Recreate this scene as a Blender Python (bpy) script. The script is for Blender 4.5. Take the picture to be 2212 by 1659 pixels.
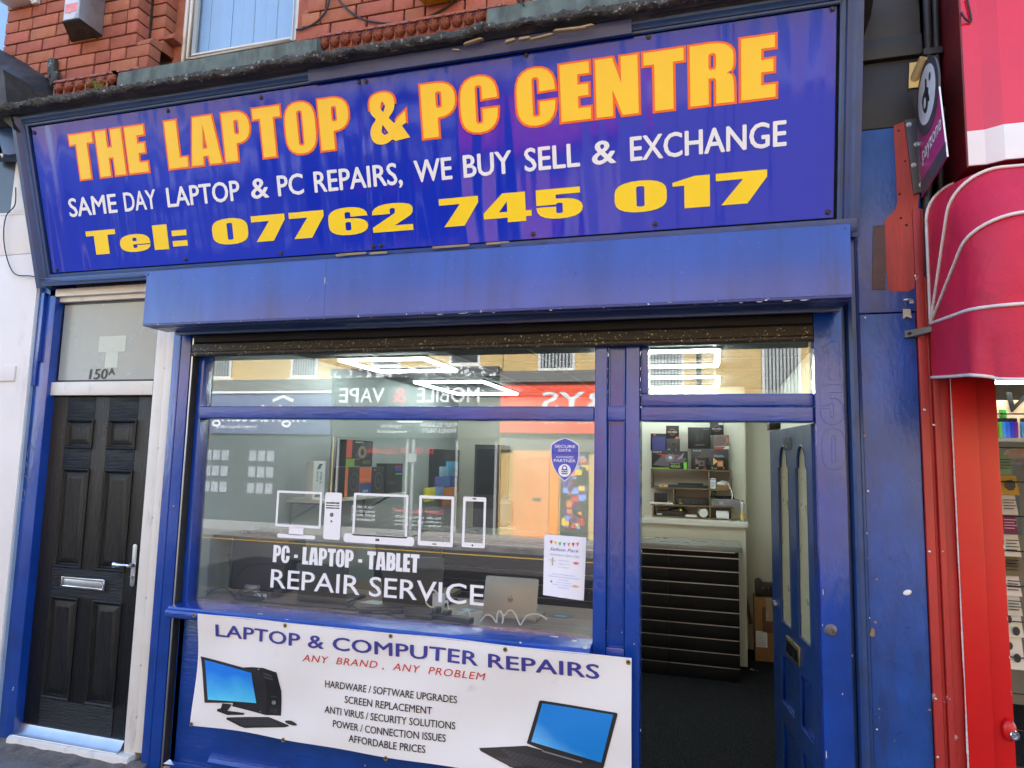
import bpy, bmesh, math, random
from mathutils import Vector, Matrix, noise
R = math.radians
rnd = random.Random(11)
for o in list(bpy.data.objects):
    bpy.data.objects.remove(o)
S = bpy.context.scene
COL = S.collection
V3 = Vector

# ---------------------------------------------------------------- camera
YAW, PITCH, ROLL, FPX = R(16.485), R(6.288), R(1.3215), 1480.0
CAMP = V3((0, -3.25, 1.78))
fw = V3((-math.sin(YAW) * math.cos(PITCH), math.cos(YAW) * math.cos(PITCH), math.sin(PITCH)))
_r = V3((math.cos(YAW), math.sin(YAW), 0)); _u = _r.cross(fw)
rt = _r * math.cos(ROLL) + _u * math.sin(ROLL); up = _u * math.cos(ROLL) - _r * math.sin(ROLL)
cd = bpy.data.cameras.new('camera'); cam = bpy.data.objects.new('camera', cd); COL.objects.link(cam)
cd.sensor_width = 36; cd.lens = FPX / 2212 * 36; cd.clip_start = 0.05; cd.clip_end = 500
mw = Matrix((rt, up, -fw)).transposed().to_4x4(); mw.translation = CAMP; cam.matrix_world = mw
S.camera = cam

# ---------------------------------------------------------------- sky, sun, exposure
SUN_EL, SUN_AZ = R(48), R(12)
w = bpy.data.worlds.new('World'); S.world = w; w.use_nodes = True
nt = w.node_tree; nt.nodes.clear()
sky = nt.nodes.new('ShaderNodeTexSky'); sky.sky_type = 'NISHITA'; sky.sun_disc = False
sky.sun_elevation = SUN_EL; sky.sun_rotation = SUN_AZ; sky.altitude = 30; sky.air_density = 1.0; sky.dust_density = 1.0; sky.ozone_density = 1.4
bg = nt.nodes.new('ShaderNodeBackground'); bg.inputs['Strength'].default_value = 0.13
wo = nt.nodes.new('ShaderNodeOutputWorld')
nt.links.new(sky.outputs[0], bg.inputs[0]); nt.links.new(bg.outputs[0], wo.inputs[0])
sd = bpy.data.lights.new('sun', 'SUN'); sd.energy = 3.0; sd.angle = R(0.5); sd.color = (1, .975, .95)
sun = bpy.data.objects.new('sun', sd); COL.objects.link(sun)
sdir = V3((math.sin(SUN_AZ) * math.cos(SUN_EL), math.cos(SUN_AZ) * math.cos(SUN_EL), math.sin(SUN_EL)))
sun.rotation_euler = sdir.to_track_quat('Z', 'Y').to_euler(); sun.location = sdir * 40
S.view_settings.view_transform = 'Standard'; S.view_settings.look = 'None'
S.view_settings.gamma = 1; S.view_settings.use_curve_mapping = False
S.view_settings.exposure = 2.7
S.render.engine = 'CYCLES'
cy = S.cycles; cy.use_denoising = True; cy.max_bounces = 8; cy.diffuse_bounces = 3; cy.glossy_bounces = 4
cy.transmission_bounces = 4; cy.transparent_max_bounces = 24; cy.caustics_reflective = False; cy.caustics_refractive = False
cy.sample_clamp_indirect = 6

# ---------------------------------------------------------------- measuring: a pixel of the photo on a known plane of the street
def ray(px, py):
    return fw * FPX + rt * (px - 1106.0) - up * (py - 829.5)
def hit(px, py, O, N):
    d = ray(px, py); return CAMP + d * ((V3(O) - CAMP).dot(N) / d.dot(N))
def W(px, py, Y=0.0): return hit(px, py, (0, Y, 0), V3((0, 1, 0)))
def WX(px, py, X): return hit(px, py, (X, 0, 0), V3((1, 0, 0)))
def WZ(px, py, Z): return hit(px, py, (0, 0, Z), V3((0, 0, 1)))

# ---------------------------------------------------------------- mesh helpers
class M:
    def __init__(s): s.v = []; s.f = []
    def add(s, vs, fs):
        b = len(s.v); s.v += [V3(p) for p in vs]; s.f += [tuple(i + b for i in f) for f in fs]; return s
    def box(s, x0, x1, y0, y1, z0, z1, fn=None):
        vs = [(x, y, z) for z in (z0, z1) for y in (y0, y1) for x in (x0, x1)]
        if fn: vs = [fn(*p) for p in vs]
        return s.add(vs, [(0, 2, 3, 1), (4, 5, 7, 6), (0, 1, 5, 4), (2, 6, 7, 3), (0, 4, 6, 2), (1, 3, 7, 5)])
    def quad(s, a, b, c, d): return s.add([a, b, c, d], [(0, 1, 2, 3)])
    def prism(s, pts, off):
        n = len(pts); off = V3(off); pts = [V3(p) for p in pts]
        vs = pts + [p + off for p in pts]
        fs = [tuple(range(n))[::-1], tuple(range(n, 2 * n))] + [(i, (i + 1) % n, n + (i + 1) % n, n + i) for i in range(n)]
        return s.add(vs, fs)
    def extr(s, prof, x0, x1, n=1, fn=None):      # profile of (y,z) swept along x, open strip ends capped
        k = len(prof); vs = []; fs = []
        for i in range(n + 1):
            x = x0 + (x1 - x0) * i / n
            for (y, z) in prof: vs.append(fn(x, y, z) if fn else (x, y, z))
        for i in range(n):
            for j in range(k):
                a = i * k + j; b = i * k + (j + 1) % k; fs.append((a, b, b + k, a + k))
        fs.append(tuple(range(k))[::-1]); fs.append(tuple(range(n * k, n * k + k)))
        return s.add(vs, fs)
    def tube(s, path, r, n=8, closed=False):
        path = [V3(p) for p in path]; m = len(path); vs = []; fs = []; pn = None
        for i, p in enumerate(path):
            a = path[(i - 1) % m] if (i or closed) else p; b = path[(i + 1) % m] if (i < m - 1 or closed) else p
            t = (b - a)
            t = t.normalized() if t.length > 1e-9 else V3((0, 0, 1))
            if pn is None: pn = t.orthogonal().normalized()
            else:
                pn = pn - t * pn.dot(t); pn = pn.normalized() if pn.length > 1e-6 else t.orthogonal().normalized()
            q = t.cross(pn)
            for k in range(n):
                A = 2 * math.pi * k / n; vs.append(p + (pn * math.cos(A) + q * math.sin(A)) * r)
        for i in range(m if closed else m - 1):
            for k in range(n):
                a = i * n + k; b = i * n + (k + 1) % n; c = ((i + 1) % m) * n + (k + 1) % n; d = ((i + 1) % m) * n + k
                fs.append((a, b, c, d))
        if not closed: fs.append(tuple(range(n))[::-1]); fs.append(tuple(range((m - 1) * n, m * n)))
        return s.add(vs, fs)
    def lathe(s, c, ax, prof, n=16):
        c = V3(c); ax = V3(ax).normalized(); p = ax.orthogonal().normalized(); q = ax.cross(p); vs = []; fs = []
        for (r, h) in prof:
            for k in range(n):
                A = 2 * math.pi * k / n; vs.append(c + ax * h + (p * math.cos(A) + q * math.sin(A)) * r)
        m = len(prof)
        for i in range(m - 1):
            for k in range(n):
                fs.append((i * n + k, i * n + (k + 1) % n, (i + 1) * n + (k + 1) % n, (i + 1) * n + k))
        fs.append(tuple(range(n))[::-1]); fs.append(tuple(range((m - 1) * n, m * n)))
        return s.add(vs, fs)
    def ell(s, c, rad, rot=None, nu=10, nv=6):
        c = V3(c); vs = []; fs = []
        for j in range(nv + 1):
            t = math.pi * j / nv
            for i in range(nu):
                a = 2 * math.pi * i / nu
                p = V3((rad[0] * math.sin(t) * math.cos(a), rad[1] * math.sin(t) * math.sin(a), rad[2] * math.cos(t)))
                vs.append(c + (rot @ p if rot else p))
        for j in range(nv):
            for i in range(nu):
                fs.append((j * nu + i, (j + 1) * nu + i, (j + 1) * nu + (i + 1) % nu, j * nu + (i + 1) % nu))
        return s.add(vs, fs)
    def grid(s, fn, nu, nv):
        vs = [fn(i / nu, j / nv) for j in range(nv + 1) for i in range(nu + 1)]
        fs = [(j * (nu + 1) + i, j * (nu + 1) + i + 1, (j + 1) * (nu + 1) + i + 1, (j + 1) * (nu + 1) + i) for j in range(nv) for i in range(nu)]
        return s.add(vs, fs)
WO = {}
def link(o, parent, wo):
    COL.objects.link(o); WO[o.name] = V3(wo)
    if parent is not None:
        o.parent = parent; o.location = V3(wo) - WO[parent.name]
    else: o.location = wo
    return o
def obj(name, m, mt, parent=None, bev=0, seg=2, smooth=30, solid=0, recalc=True):
    lo = V3([min(p[i] for p in m.v) for i in range(3)]); hi = V3([max(p[i] for p in m.v) for i in range(3)])
    c = (lo + hi) / 2
    if parent is None: c.z = lo.z
    me = bpy.data.meshes.new(name); me.from_pydata([p - c for p in m.v], [], m.f)
    if bev or recalc:
        bm = bmesh.new(); bm.from_mesh(me)
        bmesh.ops.remove_doubles(bm, verts=bm.verts, dist=1e-6)
        if recalc: bmesh.ops.recalc_face_normals(bm, faces=bm.faces)
        if bev:
            es = [e for e in bm.edges if len(e.link_faces) == 2 and e.calc_face_angle(0) > R(28)]
            bmesh.ops.bevel(bm, geom=es, offset=bev, segments=seg, affect='EDGES', profile=.6, clamp_overlap=True)
        bm.to_mesh(me); bm.free()
    if mt: me.materials.append(mt)
    if smooth:
        for p in me.polygons: p.use_smooth = True
        me.set_sharp_from_angle(angle=R(smooth))
    o = bpy.data.objects.new(name, me); return link(o, parent, c)
def tag(o, label, cat=None, group=None, kind=None):
    if label: o['label'] = label
    if cat: o['category'] = cat
    if group: o['group'] = group
    if kind: o['kind'] = kind
    return o
def thing(name, label, cat, loc=(0, 0, 0), group=None):
    o = bpy.data.objects.new(name, None); o.empty_display_size = .05; link(o, None, loc); return tag(o, label, cat, group)
def part(name, parent, loc):
    o = bpy.data.objects.new(name, None); o.empty_display_size = .05; return link(o, parent, loc)
def struct(name, m, mt, **k):
    o = obj(name, m, mt, **k); o['kind'] = 'structure'; return o
def inst(src, parent, wo, scale=(1, 1, 1), rot=None):
    o = src.copy(); link(o, parent, wo); o.scale = scale
    if rot: o.rotation_euler = rot
    return o
BX = lambda *a: M().box(*a)

# ---------------------------------------------------------------- materials
def N(t, k, **kw):
    n = t.nodes.new(k)
    for a, b in kw.items():
        if a.startswith('i_'): n.inputs[a[2:].replace('_', ' ')].default_value = b
        else: setattr(n, a, b)
    return n
def rgb(r, g, b):
    f = lambda c: (c / 255 / 12.92) if c <= 10.3 else ((c / 255 + .055) / 1.055) ** 2.4
    return (f(r), f(g), f(b))
def c4(c): return (*c, 1)
def mix(t, fac, a, b):
    m = N(t, 'ShaderNodeMix', data_type='RGBA')
    for s, val in ((m.inputs[0], fac), (m.inputs[6], a), (m.inputs[7], b)):
        if isinstance(val, bpy.types.NodeSocket): t.links.new(val, s)
        else: s.default_value = val if not isinstance(val, tuple) else (c4(val) if len(val) == 3 else val)
    return m.outputs[2]
def coords(t, scale=(1, 1, 1), kind='Object'):
    tc = N(t, 'ShaderNodeTexCoord'); mp = N(t, 'ShaderNodeMapping'); mp.inputs['Scale'].default_value = scale
    t.links.new(tc.outputs[kind], mp.inputs[0]); return mp.outputs[0]
def nz(t, vec, scale, detail=4, rough=.55, dist=0):
    n = N(t, 'ShaderNodeTexNoise'); n.inputs['Scale'].default_value = scale; n.inputs['Detail'].default_value = detail
    n.inputs['Roughness'].default_value = rough; n.inputs['Distortion'].default_value = dist
    t.links.new(vec, n.inputs[0]); return n.outputs[0]
def ramp(t, fac, a, b, ca=(0, 0, 0), cb=(1, 1, 1)):
    r = N(t, 'ShaderNodeValToRGB'); e = r.color_ramp.elements
    e[0].position = a; e[1].position = b; e[0].color = c4(ca); e[1].color = c4(cb)
    t.links.new(fac, r.inputs[0]); return r.outputs[0]
def mat(name, col, rough=.5, metal=0, var=.15, vs=5, vst=(1, 1, 1), bump=0, bs=40, bst=(1, 1, 1), coat=0, chips=(), dirt=None, spec=.5, rvar=.1, emit=0, col2=None, bdist=.004, rand=0, bdet=5):
    m = bpy.data.materials.new(name); m.use_nodes = True; t = m.node_tree
    b = t.nodes['Principled BSDF']; L = t.links.new
    vec = coords(t, vst); n1 = nz(t, vec, vs, 5, .6)
    dark = col2 if col2 else tuple(c * (1 - var) for c in col); lite = tuple(min(1, c * (1 + var * .6)) for c in col) if not col2 else col
    cc = mix(t, ramp(t, n1, .3, .7), dark, lite)
    v0 = coords(t)
    if rand:
        oi = N(t, 'ShaderNodeObjectInfo'); hs = N(t, 'ShaderNodeHueSaturation')
        mr = N(t, 'ShaderNodeMapRange'); mr.inputs[3].default_value = 1 - rand; mr.inputs[4].default_value = 1 + rand
        L(oi.outputs['Random'], mr.inputs[0]); L(mr.outputs[0], hs.inputs['Value']); L(cc, hs.inputs['Color'])
        m2 = N(t, 'ShaderNodeMath', operation='MULTIPLY_ADD'); m2.inputs[1].default_value = 7.31; m2.inputs[2].default_value = 0
        fr = N(t, 'ShaderNodeMath', operation='FRACT'); L(oi.outputs['Random'], m2.inputs[0]); L(m2.outputs[0], fr.inputs[0])
        mh = N(t, 'ShaderNodeMapRange'); mh.inputs[3].default_value = .5 - rand * .055; mh.inputs[4].default_value = .5 + rand * .055
        L(fr.outputs[0], mh.inputs[0]); L(mh.outputs[0], hs.inputs['Hue']); cc = hs.outputs[0]
    if dirt:
        dc, lo, hi, sc = dirt[:4]
        dv = coords(t, dirt[4]) if len(dirt) > 4 else v0
        cc = mix(t, ramp(t, nz(t, dv, sc, 6, .65), lo, hi), cc, dc)
    for (chc, lo, hi, sc) in chips:
        cc = mix(t, ramp(t, nz(t, v0, sc, 3, .5), lo, hi), cc, chc)
    L(cc, b.inputs['Base Color'])
    rr = N(t, 'ShaderNodeMapRange'); rr.inputs[3].default_value = max(.02, rough - rvar); rr.inputs[4].default_value = min(1, rough + rvar)
    L(nz(t, v0, 9, 4), rr.inputs[0]); L(rr.outputs[0], b.inputs['Roughness'])
    b.inputs['Metallic'].default_value = metal; b.inputs['Specular IOR Level'].default_value = spec
    if coat: b.inputs['Coat Weight'].default_value = coat; b.inputs['Coat Roughness'].default_value = .08
    if bump:
        bp = N(t, 'ShaderNodeBump'); bp.inputs['Strength'].default_value = bump; bp.inputs['Distance'].default_value = bdist
        L(nz(t, coords(t, bst), bs, bdet, .6), bp.inputs['Height']); L(bp.outputs[0], b.inputs['Normal'])
        if coat: L(bp.outputs[0], b.inputs['Coat Normal'])
    if emit: b.inputs['Emission Color'].default_value = c4(col); b.inputs['Emission Strength'].default_value = emit
    return m
_fc = {}
def flat(col, rough=.5, metal=0, key=None):
    k = (tuple(round(c, 4) for c in col), rough, metal)
    if k not in _fc: _fc[k] = mat('print_%d' % len(_fc), col, rough, metal, var=.06, vs=8, rvar=.06)
    return _fc[k]
def glass(name, ior, tint=(1, 1, 1), rough=0.0, wav=0):
    m = bpy.data.materials.new(name); m.use_nodes = True; t = m.node_tree; t.nodes.clear(); L = t.links.new
    tr = N(t, 'ShaderNodeBsdfTransparent'); tr.inputs[0].default_value = c4(tint)
    gl = N(t, 'ShaderNodeBsdfGlossy'); gl.inputs['Roughness'].default_value = rough
    ge = N(t, 'ShaderNodeNewGeometry'); dt = N(t, 'ShaderNodeVectorMath', operation='DOT_PRODUCT'); L(ge.outputs['Normal'], dt.inputs[0]); L(ge.outputs['Incoming'], dt.inputs[1])
    ab = N(t, 'ShaderNodeMath', operation='ABSOLUTE'); L(dt.outputs['Value'], ab.inputs[0])
    om = N(t, 'ShaderNodeMath', operation='SUBTRACT'); om.inputs[0].default_value = 1; L(ab.outputs[0], om.inputs[1])
    pw = N(t, 'ShaderNodeMath', operation='POWER'); L(om.outputs[0], pw.inputs[0]); pw.inputs[1].default_value = 5
    fr = N(t, 'ShaderNodeMath', operation='MULTIPLY_ADD'); L(pw.outputs[0], fr.inputs[0]); fr.inputs[1].default_value = 1 - ior; fr.inputs[2].default_value = ior     # Schlick
    mx = N(t, 'ShaderNodeMixShader'); out = N(t, 'ShaderNodeOutputMaterial')
    if wav:
        bp = N(t, 'ShaderNodeBump'); bp.inputs['Strength'].default_value = wav; bp.inputs['Distance'].default_value = .01
        L(nz(t, coords(t), 1.1, 2, .4), bp.inputs['Height']); L(bp.outputs[0], gl.inputs['Normal'])
    L(fr.outputs[0], mx.inputs[0]); L(tr.outputs[0], mx.inputs[1]); L(gl.outputs[0], mx.inputs[2]); L(mx.outputs[0], out.inputs[0])
    return m
WHITE_CHIP = ((.75, .74, .72), .74, .755, 55)
m_blue = mat('blue_gloss_paint', (.006, .050, .31), .20, var=.3, vs=3, bump=.55, bs=30, bst=(1.6, 1.6, .45), coat=.45, chips=(((.6, .6, .62), .775, .785, 38),), dirt=((.02, .035, .12), .56, .8, 3.5))
m_blueh = mat('blue_gloss_paint_rail', (.006, .050, .31), .20, var=.3, vs=3, bump=.65, bs=32, bst=(.35, 1.6, 1.6), coat=.45, chips=(((.6, .6, .62), .785, .795, 38),))
m_navy = mat('dark_blue_paint', (.018, .058, .19), .33, var=.3, vs=4, bump=.4, bs=45, bst=(.4, 1, 1), chips=(((.5, .5, .5), .78, .79, 40),), dirt=((.02, .025, .04), .5, .75, 4))
m_navyv = mat('dark_blue_paint_post', (.015, .050, .175), .33, var=.3, vs=4, bump=.4, bs=45, bst=(1, 1, .4), chips=(((.5, .5, .5), .78, .79, 40),), dirt=((.02, .025, .04), .5, .75, 4))
m_pilaster = mat('blue_painted_board', (.016, .075, .33), .30, var=.42, vs=2.2, bump=.8, bs=24, bst=(1.3, 1, .45), chips=(((.35, .33, .32), .80, .81, 30),), dirt=((.02, .038, .13), .46, .72, 3.4, (1.5, 1, .5)))
m_shutbox = mat('blue_shutter_box', (.034, .076, .34), .25, var=.24, vs=1.6, vst=(2, 1, .4), bump=.3, bs=3.5, bst=(1.6, 1, .5), bdist=.02, bdet=2, dirt=((.03, .045, .16), .55, .8, 4, (3, 1, .25)), chips=(((.65, .65, .68), .80, .81, 30),))
m_boxedge = mat('chipped_edge', (.02, .035, .17), .4, chips=(((.7, .7, .72), .66, .69, 45),))
def sign_mat():
    m = mat('sign_blue_acrylic', (.005, .026, .45), .07, var=.08, vs=.8, bump=.55, bs=1.5, bst=(2.6, 1, .22), bdist=.03, rvar=.03, spec=.38, bdet=1.5)
    return m
m_sign = sign_mat()
m_yel = mat('sign_yellow_vinyl', rgb(247, 200, 40), .3, var=.03, rvar=.05)
m_yel2 = mat('sign_bright_yellow_vinyl', rgb(250, 212, 20), .3, var=.03, rvar=.05)
m_org = mat('sign_orange_vinyl', rgb(243, 96, 18), .3, var=.05, rvar=.05)
m_wht = mat('sign_white_vinyl', (.80, .80, .80), .35, var=.03)
m_glass = glass('shop_window_glass', .125, (.97, .985, .975), 0, .012)
m_glass2 = glass('upper_window_glass', .13, (.9, .94, .97), .0, .02)
m_frost = mat('obscured_glass', rgb(150, 160, 158), .25, var=.12, vs=1.2, bump=.05, bs=60, spec=.6)
m_upvc = mat('white_upvc', rgb(214, 212, 205), .38, var=.07, vs=3, dirt=((.28, .27, .25), .58, .85, 7, (1, 1, .4)), bump=.06, bs=50)
m_white = mat('white_panel', rgb(222, 220, 219), .45, var=.06, vs=2, dirt=((.45, .42, .4), .62, .9, 5, (1, 1, .3)), chips=(((.4, .28, .18), .79, .8, 22),))
def wood_black():
    m = mat('black_woodgrain', (.0075, .008, .0095), .32, var=.5, vs=14, vst=(6, 1, .35), bump=1, bs=24, bst=(7, 1, .24), bdist=.009, rvar=.12, spec=.32)
    return m
m_black = wood_black()
m_blackh = mat('black_woodgrain_rail', (.0075, .008, .0095), .32, var=.5, vs=14, vst=(.35, 1, 6), bump=1, bs=24, bst=(.24, 1, 7), bdist=.009, rvar=.12, spec=.32)
m_chrome = mat('polished_chrome', (.62, .63, .65), .16, 1, var=.08, rvar=.06)
m_steel = mat('brushed_steel', (.50, .51, .53), .32, 1, var=.12, vs=8, vst=(1, 1, .2))
m_dark = mat('dark_grime', (.022, .020, .018), .7, var=.5, vs=12, bump=.6, bs=60)
m_shutter = mat('dirty_shutter_metal', (.016, .013, .010), .6, var=.5, vs=9, bump=.3, bs=80, chips=(((.50, .42, .22), .655, .675, 105),))
m_lead = mat('weathered_lead', (.055, .056, .052), .75, var=.5, vs=14, bump=1, bs=38, bdist=.012, chips=(((.34, .34, .31), .60, .70, 48), ((.05, .06, .025), .60, .72, 11)))
m_cornice = mat('weathered_black_cornice', (.030, .027, .023), .65, var=.5, vs=10, vst=(.3, 1, 1), bump=.6, bs=30, bst=(.25, 1, 1), dirt=((.10, .09, .07), .55, .8, 6))
m_rawwood = mat('split_bare_timber', (.34, .27, .16), .8, var=.4, vs=20, vst=(.2, 1, 1), bump=.8, bs=50, bst=(.15, 1, 1))
m_patch = mat('faded_purple_board', (.062, .078, .20), .5, var=.25, vs=5, vst=(.3, 1, 1), bump=.5, bs=40, bst=(.12, 1, 1), dirt=((.05, .05, .07), .58, .75, 2.6, (2, 1, .4)))
m_brick = mat('red_pressed_brick', rgb(166, 100, 77), .82, var=.26, vs=14, bump=.35, bs=70, rand=.15, dirt=((.12, .075, .06), .58, .85, 11), spec=.25)
m_brick2 = mat('yellow_stock_brick', rgb(222, 176, 104), .85, var=.2, vs=20)
m_mortar = mat('old_mortar', (.20, .13, .105), .95, var=.4, vs=22, bump=1, bs=90)
m_terra = mat('moulded_terracotta', rgb(156, 86, 62), .5, var=.3, vs=20, bump=.3, bs=60, dirt=((.05, .03, .025), .55, .8, 16))
m_stone = mat('green_painted_stone_sill', rgb(98, 112, 104), .75, var=.3, vs=7, bump=.6, bs=45, dirt=((.05, .052, .047), .44, .68, 8, (1, 1, .35)))
m_cable = mat('black_cable', (.012, .012, .013), .5, var=.3)
m_red = mat('red_powder_coat', (.56, .004, .004), .34, var=.1, vs=2, bump=.04, bs=40, rvar=.06)
m_redtrim = mat('worn_red_trim', (.42, .030, .026), .45, var=.3, vs=4, vst=(1, 1, .3), bump=.25, bs=30, bst=(1, 1, .3), chips=(((.62, .55, .56), .70, .74, 14),))
m_redsign = mat('red_gloss_sign', (.70, .010, .028), .16, var=.06, rvar=.03, coat=.25)
m_shaded_maroon = mat('shaded_maroon', (.16, .012, .015), .5, var=.3, vs=4)  # sign box side in shadow: the shade is put into a darker base colour
m_canvas = mat('crimson_awning_fabric', (.55, .007, .042), .6, var=.2, vs=3, bump=.45, bs=5, bdist=.03, dirt=((.16, .01, .03), .58, .85, 6))
m_pipe = mat('white_awning_piping', rgb(222, 210, 205), .6, var=.15, vs=20, dirt=((.3, .2, .2), .6, .8, 12))
m_blackp = mat('black_painted_board', (.022, .021, .020), .55, var=.5, vs=5, bump=.4, bs=35, bst=(1, 1, .3), chips=(((.2, .2, .2), .76, .78, 22), ((.12, .02, .02), .76, .80, 6)))
m_redold = mat('old_red_paint', (.44, .055, .040), .6, var=.3, vs=7, vst=(3, 1, .4), bump=.5, bs=40, bst=(2, 1, .3), chips=(((.04, .03, .03), .76, .78, 22),))
m_maroonold = mat('faded_brown_paint', (.10, .050, .045), .6, var=.4, vs=9, bump=.5, bs=40)
m_paver = mat('pavement_flag', (.17, .16, .155), .85, var=.3, vs=9, bump=.7, bs=60, dirt=((.07, .065, .06), .5, .8, 4), rand=.15)
m_cement = mat('rough_cement_fillet', (.16, .14, .125), .95, var=.4, vs=14, bump=1, bs=45, bdist=.015, dirt=((.06, .05, .045), .5, .75, 8))
m_asph = mat('asphalt', (.036, .036, .037), .9, var=.25, vs=30, bump=.6, bs=150)
m_cream = mat('cream_wall_paint', rgb(214, 211, 196), .7, var=.05, vs=1.5)
m_grey = mat('pale_grey_wall', rgb(150, 157, 156), .7, var=.05, vs=1.5)
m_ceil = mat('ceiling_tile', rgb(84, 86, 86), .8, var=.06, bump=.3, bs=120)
m_carpet = mat('charcoal_carpet', (.016, .016, .018), .95, var=.6, vs=70, bump=1, bs=160, spec=.1, chips=(((.06, .06, .062), .58, .64, 120),))
m_slat = mat('black_slat_board', (.004, .004, .0045), .55, var=.3, vs=10, spec=.2)
m_alu = mat('aluminium_strip', (.55, .55, .53), .35, 1, var=.1)
m_walnut = mat('worn_laminate_top', rgb(150, 120, 106), .42, var=.28, vs=12, vst=(.3, 3, 1), bump=.1, bs=20, bst=(.2, 3, 1), dirt=((.30, .24, .18), .5, .75, 5, (.4, 2, 1)))
m_oak = mat('oak_shelf_board', rgb(118, 98, 72), .5, var=.2, vs=14, vst=(.3, 1, 3))
m_counter = mat('grey_laminate_counter', rgb(128, 130, 126), .3, var=.08)
m_led = bpy.data.materials.new('led_tube'); m_led.use_nodes = True
_b = m_led.node_tree.nodes['Principled BSDF']; _b.inputs['Base Color'].default_value = (.9, .95, 1, 1); _b.inputs['Emission Color'].default_value = (.86, 1.0, .97, 1); _b.inputs['Emission Strength'].default_value = 6.0
m_card = mat('brown_cardboard', rgb(156, 116, 70), .8, var=.14, vs=8)
m_blkplastic = mat('black_plastic', (.014, .014, .015), .4, var=.3, vs=10, bump=.1, bs=80)
m_wplastic = mat('white_plastic', rgb(226, 226, 224), .35, var=.04)
m_silver = mat('silver_aluminium_lid', (.32, .305, .285), .4, .6, var=.06)
m_banner = mat('white_pvc_banner', rgb(228, 226, 223), .42, var=.04, vs=1.5, bump=.05, bs=60, dirt=((.42, .40, .38), .66, .9, 4))
m_brass = mat('aged_brass', (.36, .27, .10), .4, .9, var=.3, vs=30)
m_paper = mat('white_paper', rgb(232, 234, 243), .7, var=.03)

# ---------------------------------------------------------------- lettering
_tc = {}
def _mesh_of(cu):
    o = bpy.data.objects.new('tmp', cu); me = o.to_mesh()
    r = ([(v.co.x, v.co.y) for v in me.vertices], [tuple(p.vertices) for p in me.polygons])
    o.to_mesh_clear(); bpy.data.objects.remove(o); bpy.data.curves.remove(cu); return r
def text2d(body, offset=0.0, shear=0.0, space=1.0):
    k = (body, offset, shear, space)
    if k in _tc: return _tc[k]
    cu = bpy.data.curves.new('tmp', 'FONT'); cu.body = body; cu.size = 1; cu.offset = offset; cu.shear = shear
    cu.space_character = space; cu.fill_mode = 'FRONT'; cu.resolution_u = 3
    vs, fs = _mesh_of(cu); s = 1 / .729
    _tc[k] = ([(x * s, y * s) for x, y in vs], fs); return _tc[k]
def curve2d(contours, offset=0.0):
    cu = bpy.data.curves.new('tmp', 'CURVE'); cu.dimensions = '2D'; cu.fill_mode = 'BOTH'; cu.offset = offset
    for c in contours:
        sp = cu.splines.new('POLY'); sp.points.add(len(c) - 1); sp.use_cyclic_u = True
        for p, q in zip(sp.points, c): p.co = (q[0], q[1], 0, 1)
    return _mesh_of(cu)
def fil(*pts, n=5):
    """closed contour; a point (x,y,r) gets its corner rounded by r"""
    out = []; k = len(pts)
    for i, p in enumerate(pts):
        if len(p) == 2 or p[2] == 0: out.append((p[0], p[1])); continue
        a = V3((*pts[i - 1][:2], 0)); c = V3((*pts[(i + 1) % k][:2], 0)); b = V3((p[0], p[1], 0)); r = p[2]
        u = (a - b); v = (c - b); ra = min(r, u.length * .5 if len(pts[i - 1]) > 2 else u.length); rc = min(r, v.length * .5 if len(pts[(i + 1) % k]) > 2 else v.length)
        u = u.normalized(); v = v.normalized(); s = b + u * ra; e = b + v * rc
        for j in range(n + 1):
            t = j / n; q = s * (1 - t) ** 2 + b * (2 * t * (1 - t) * 1.0) + e * t * t
            q = q.lerp(b, .0); out.append((q.x, q.y))
    return out
def rr(x0, y0, x1, y1, r): return fil((x0, y0, r), (x0, y1, r), (x1, y1, r), (x1, y0, r))
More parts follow.
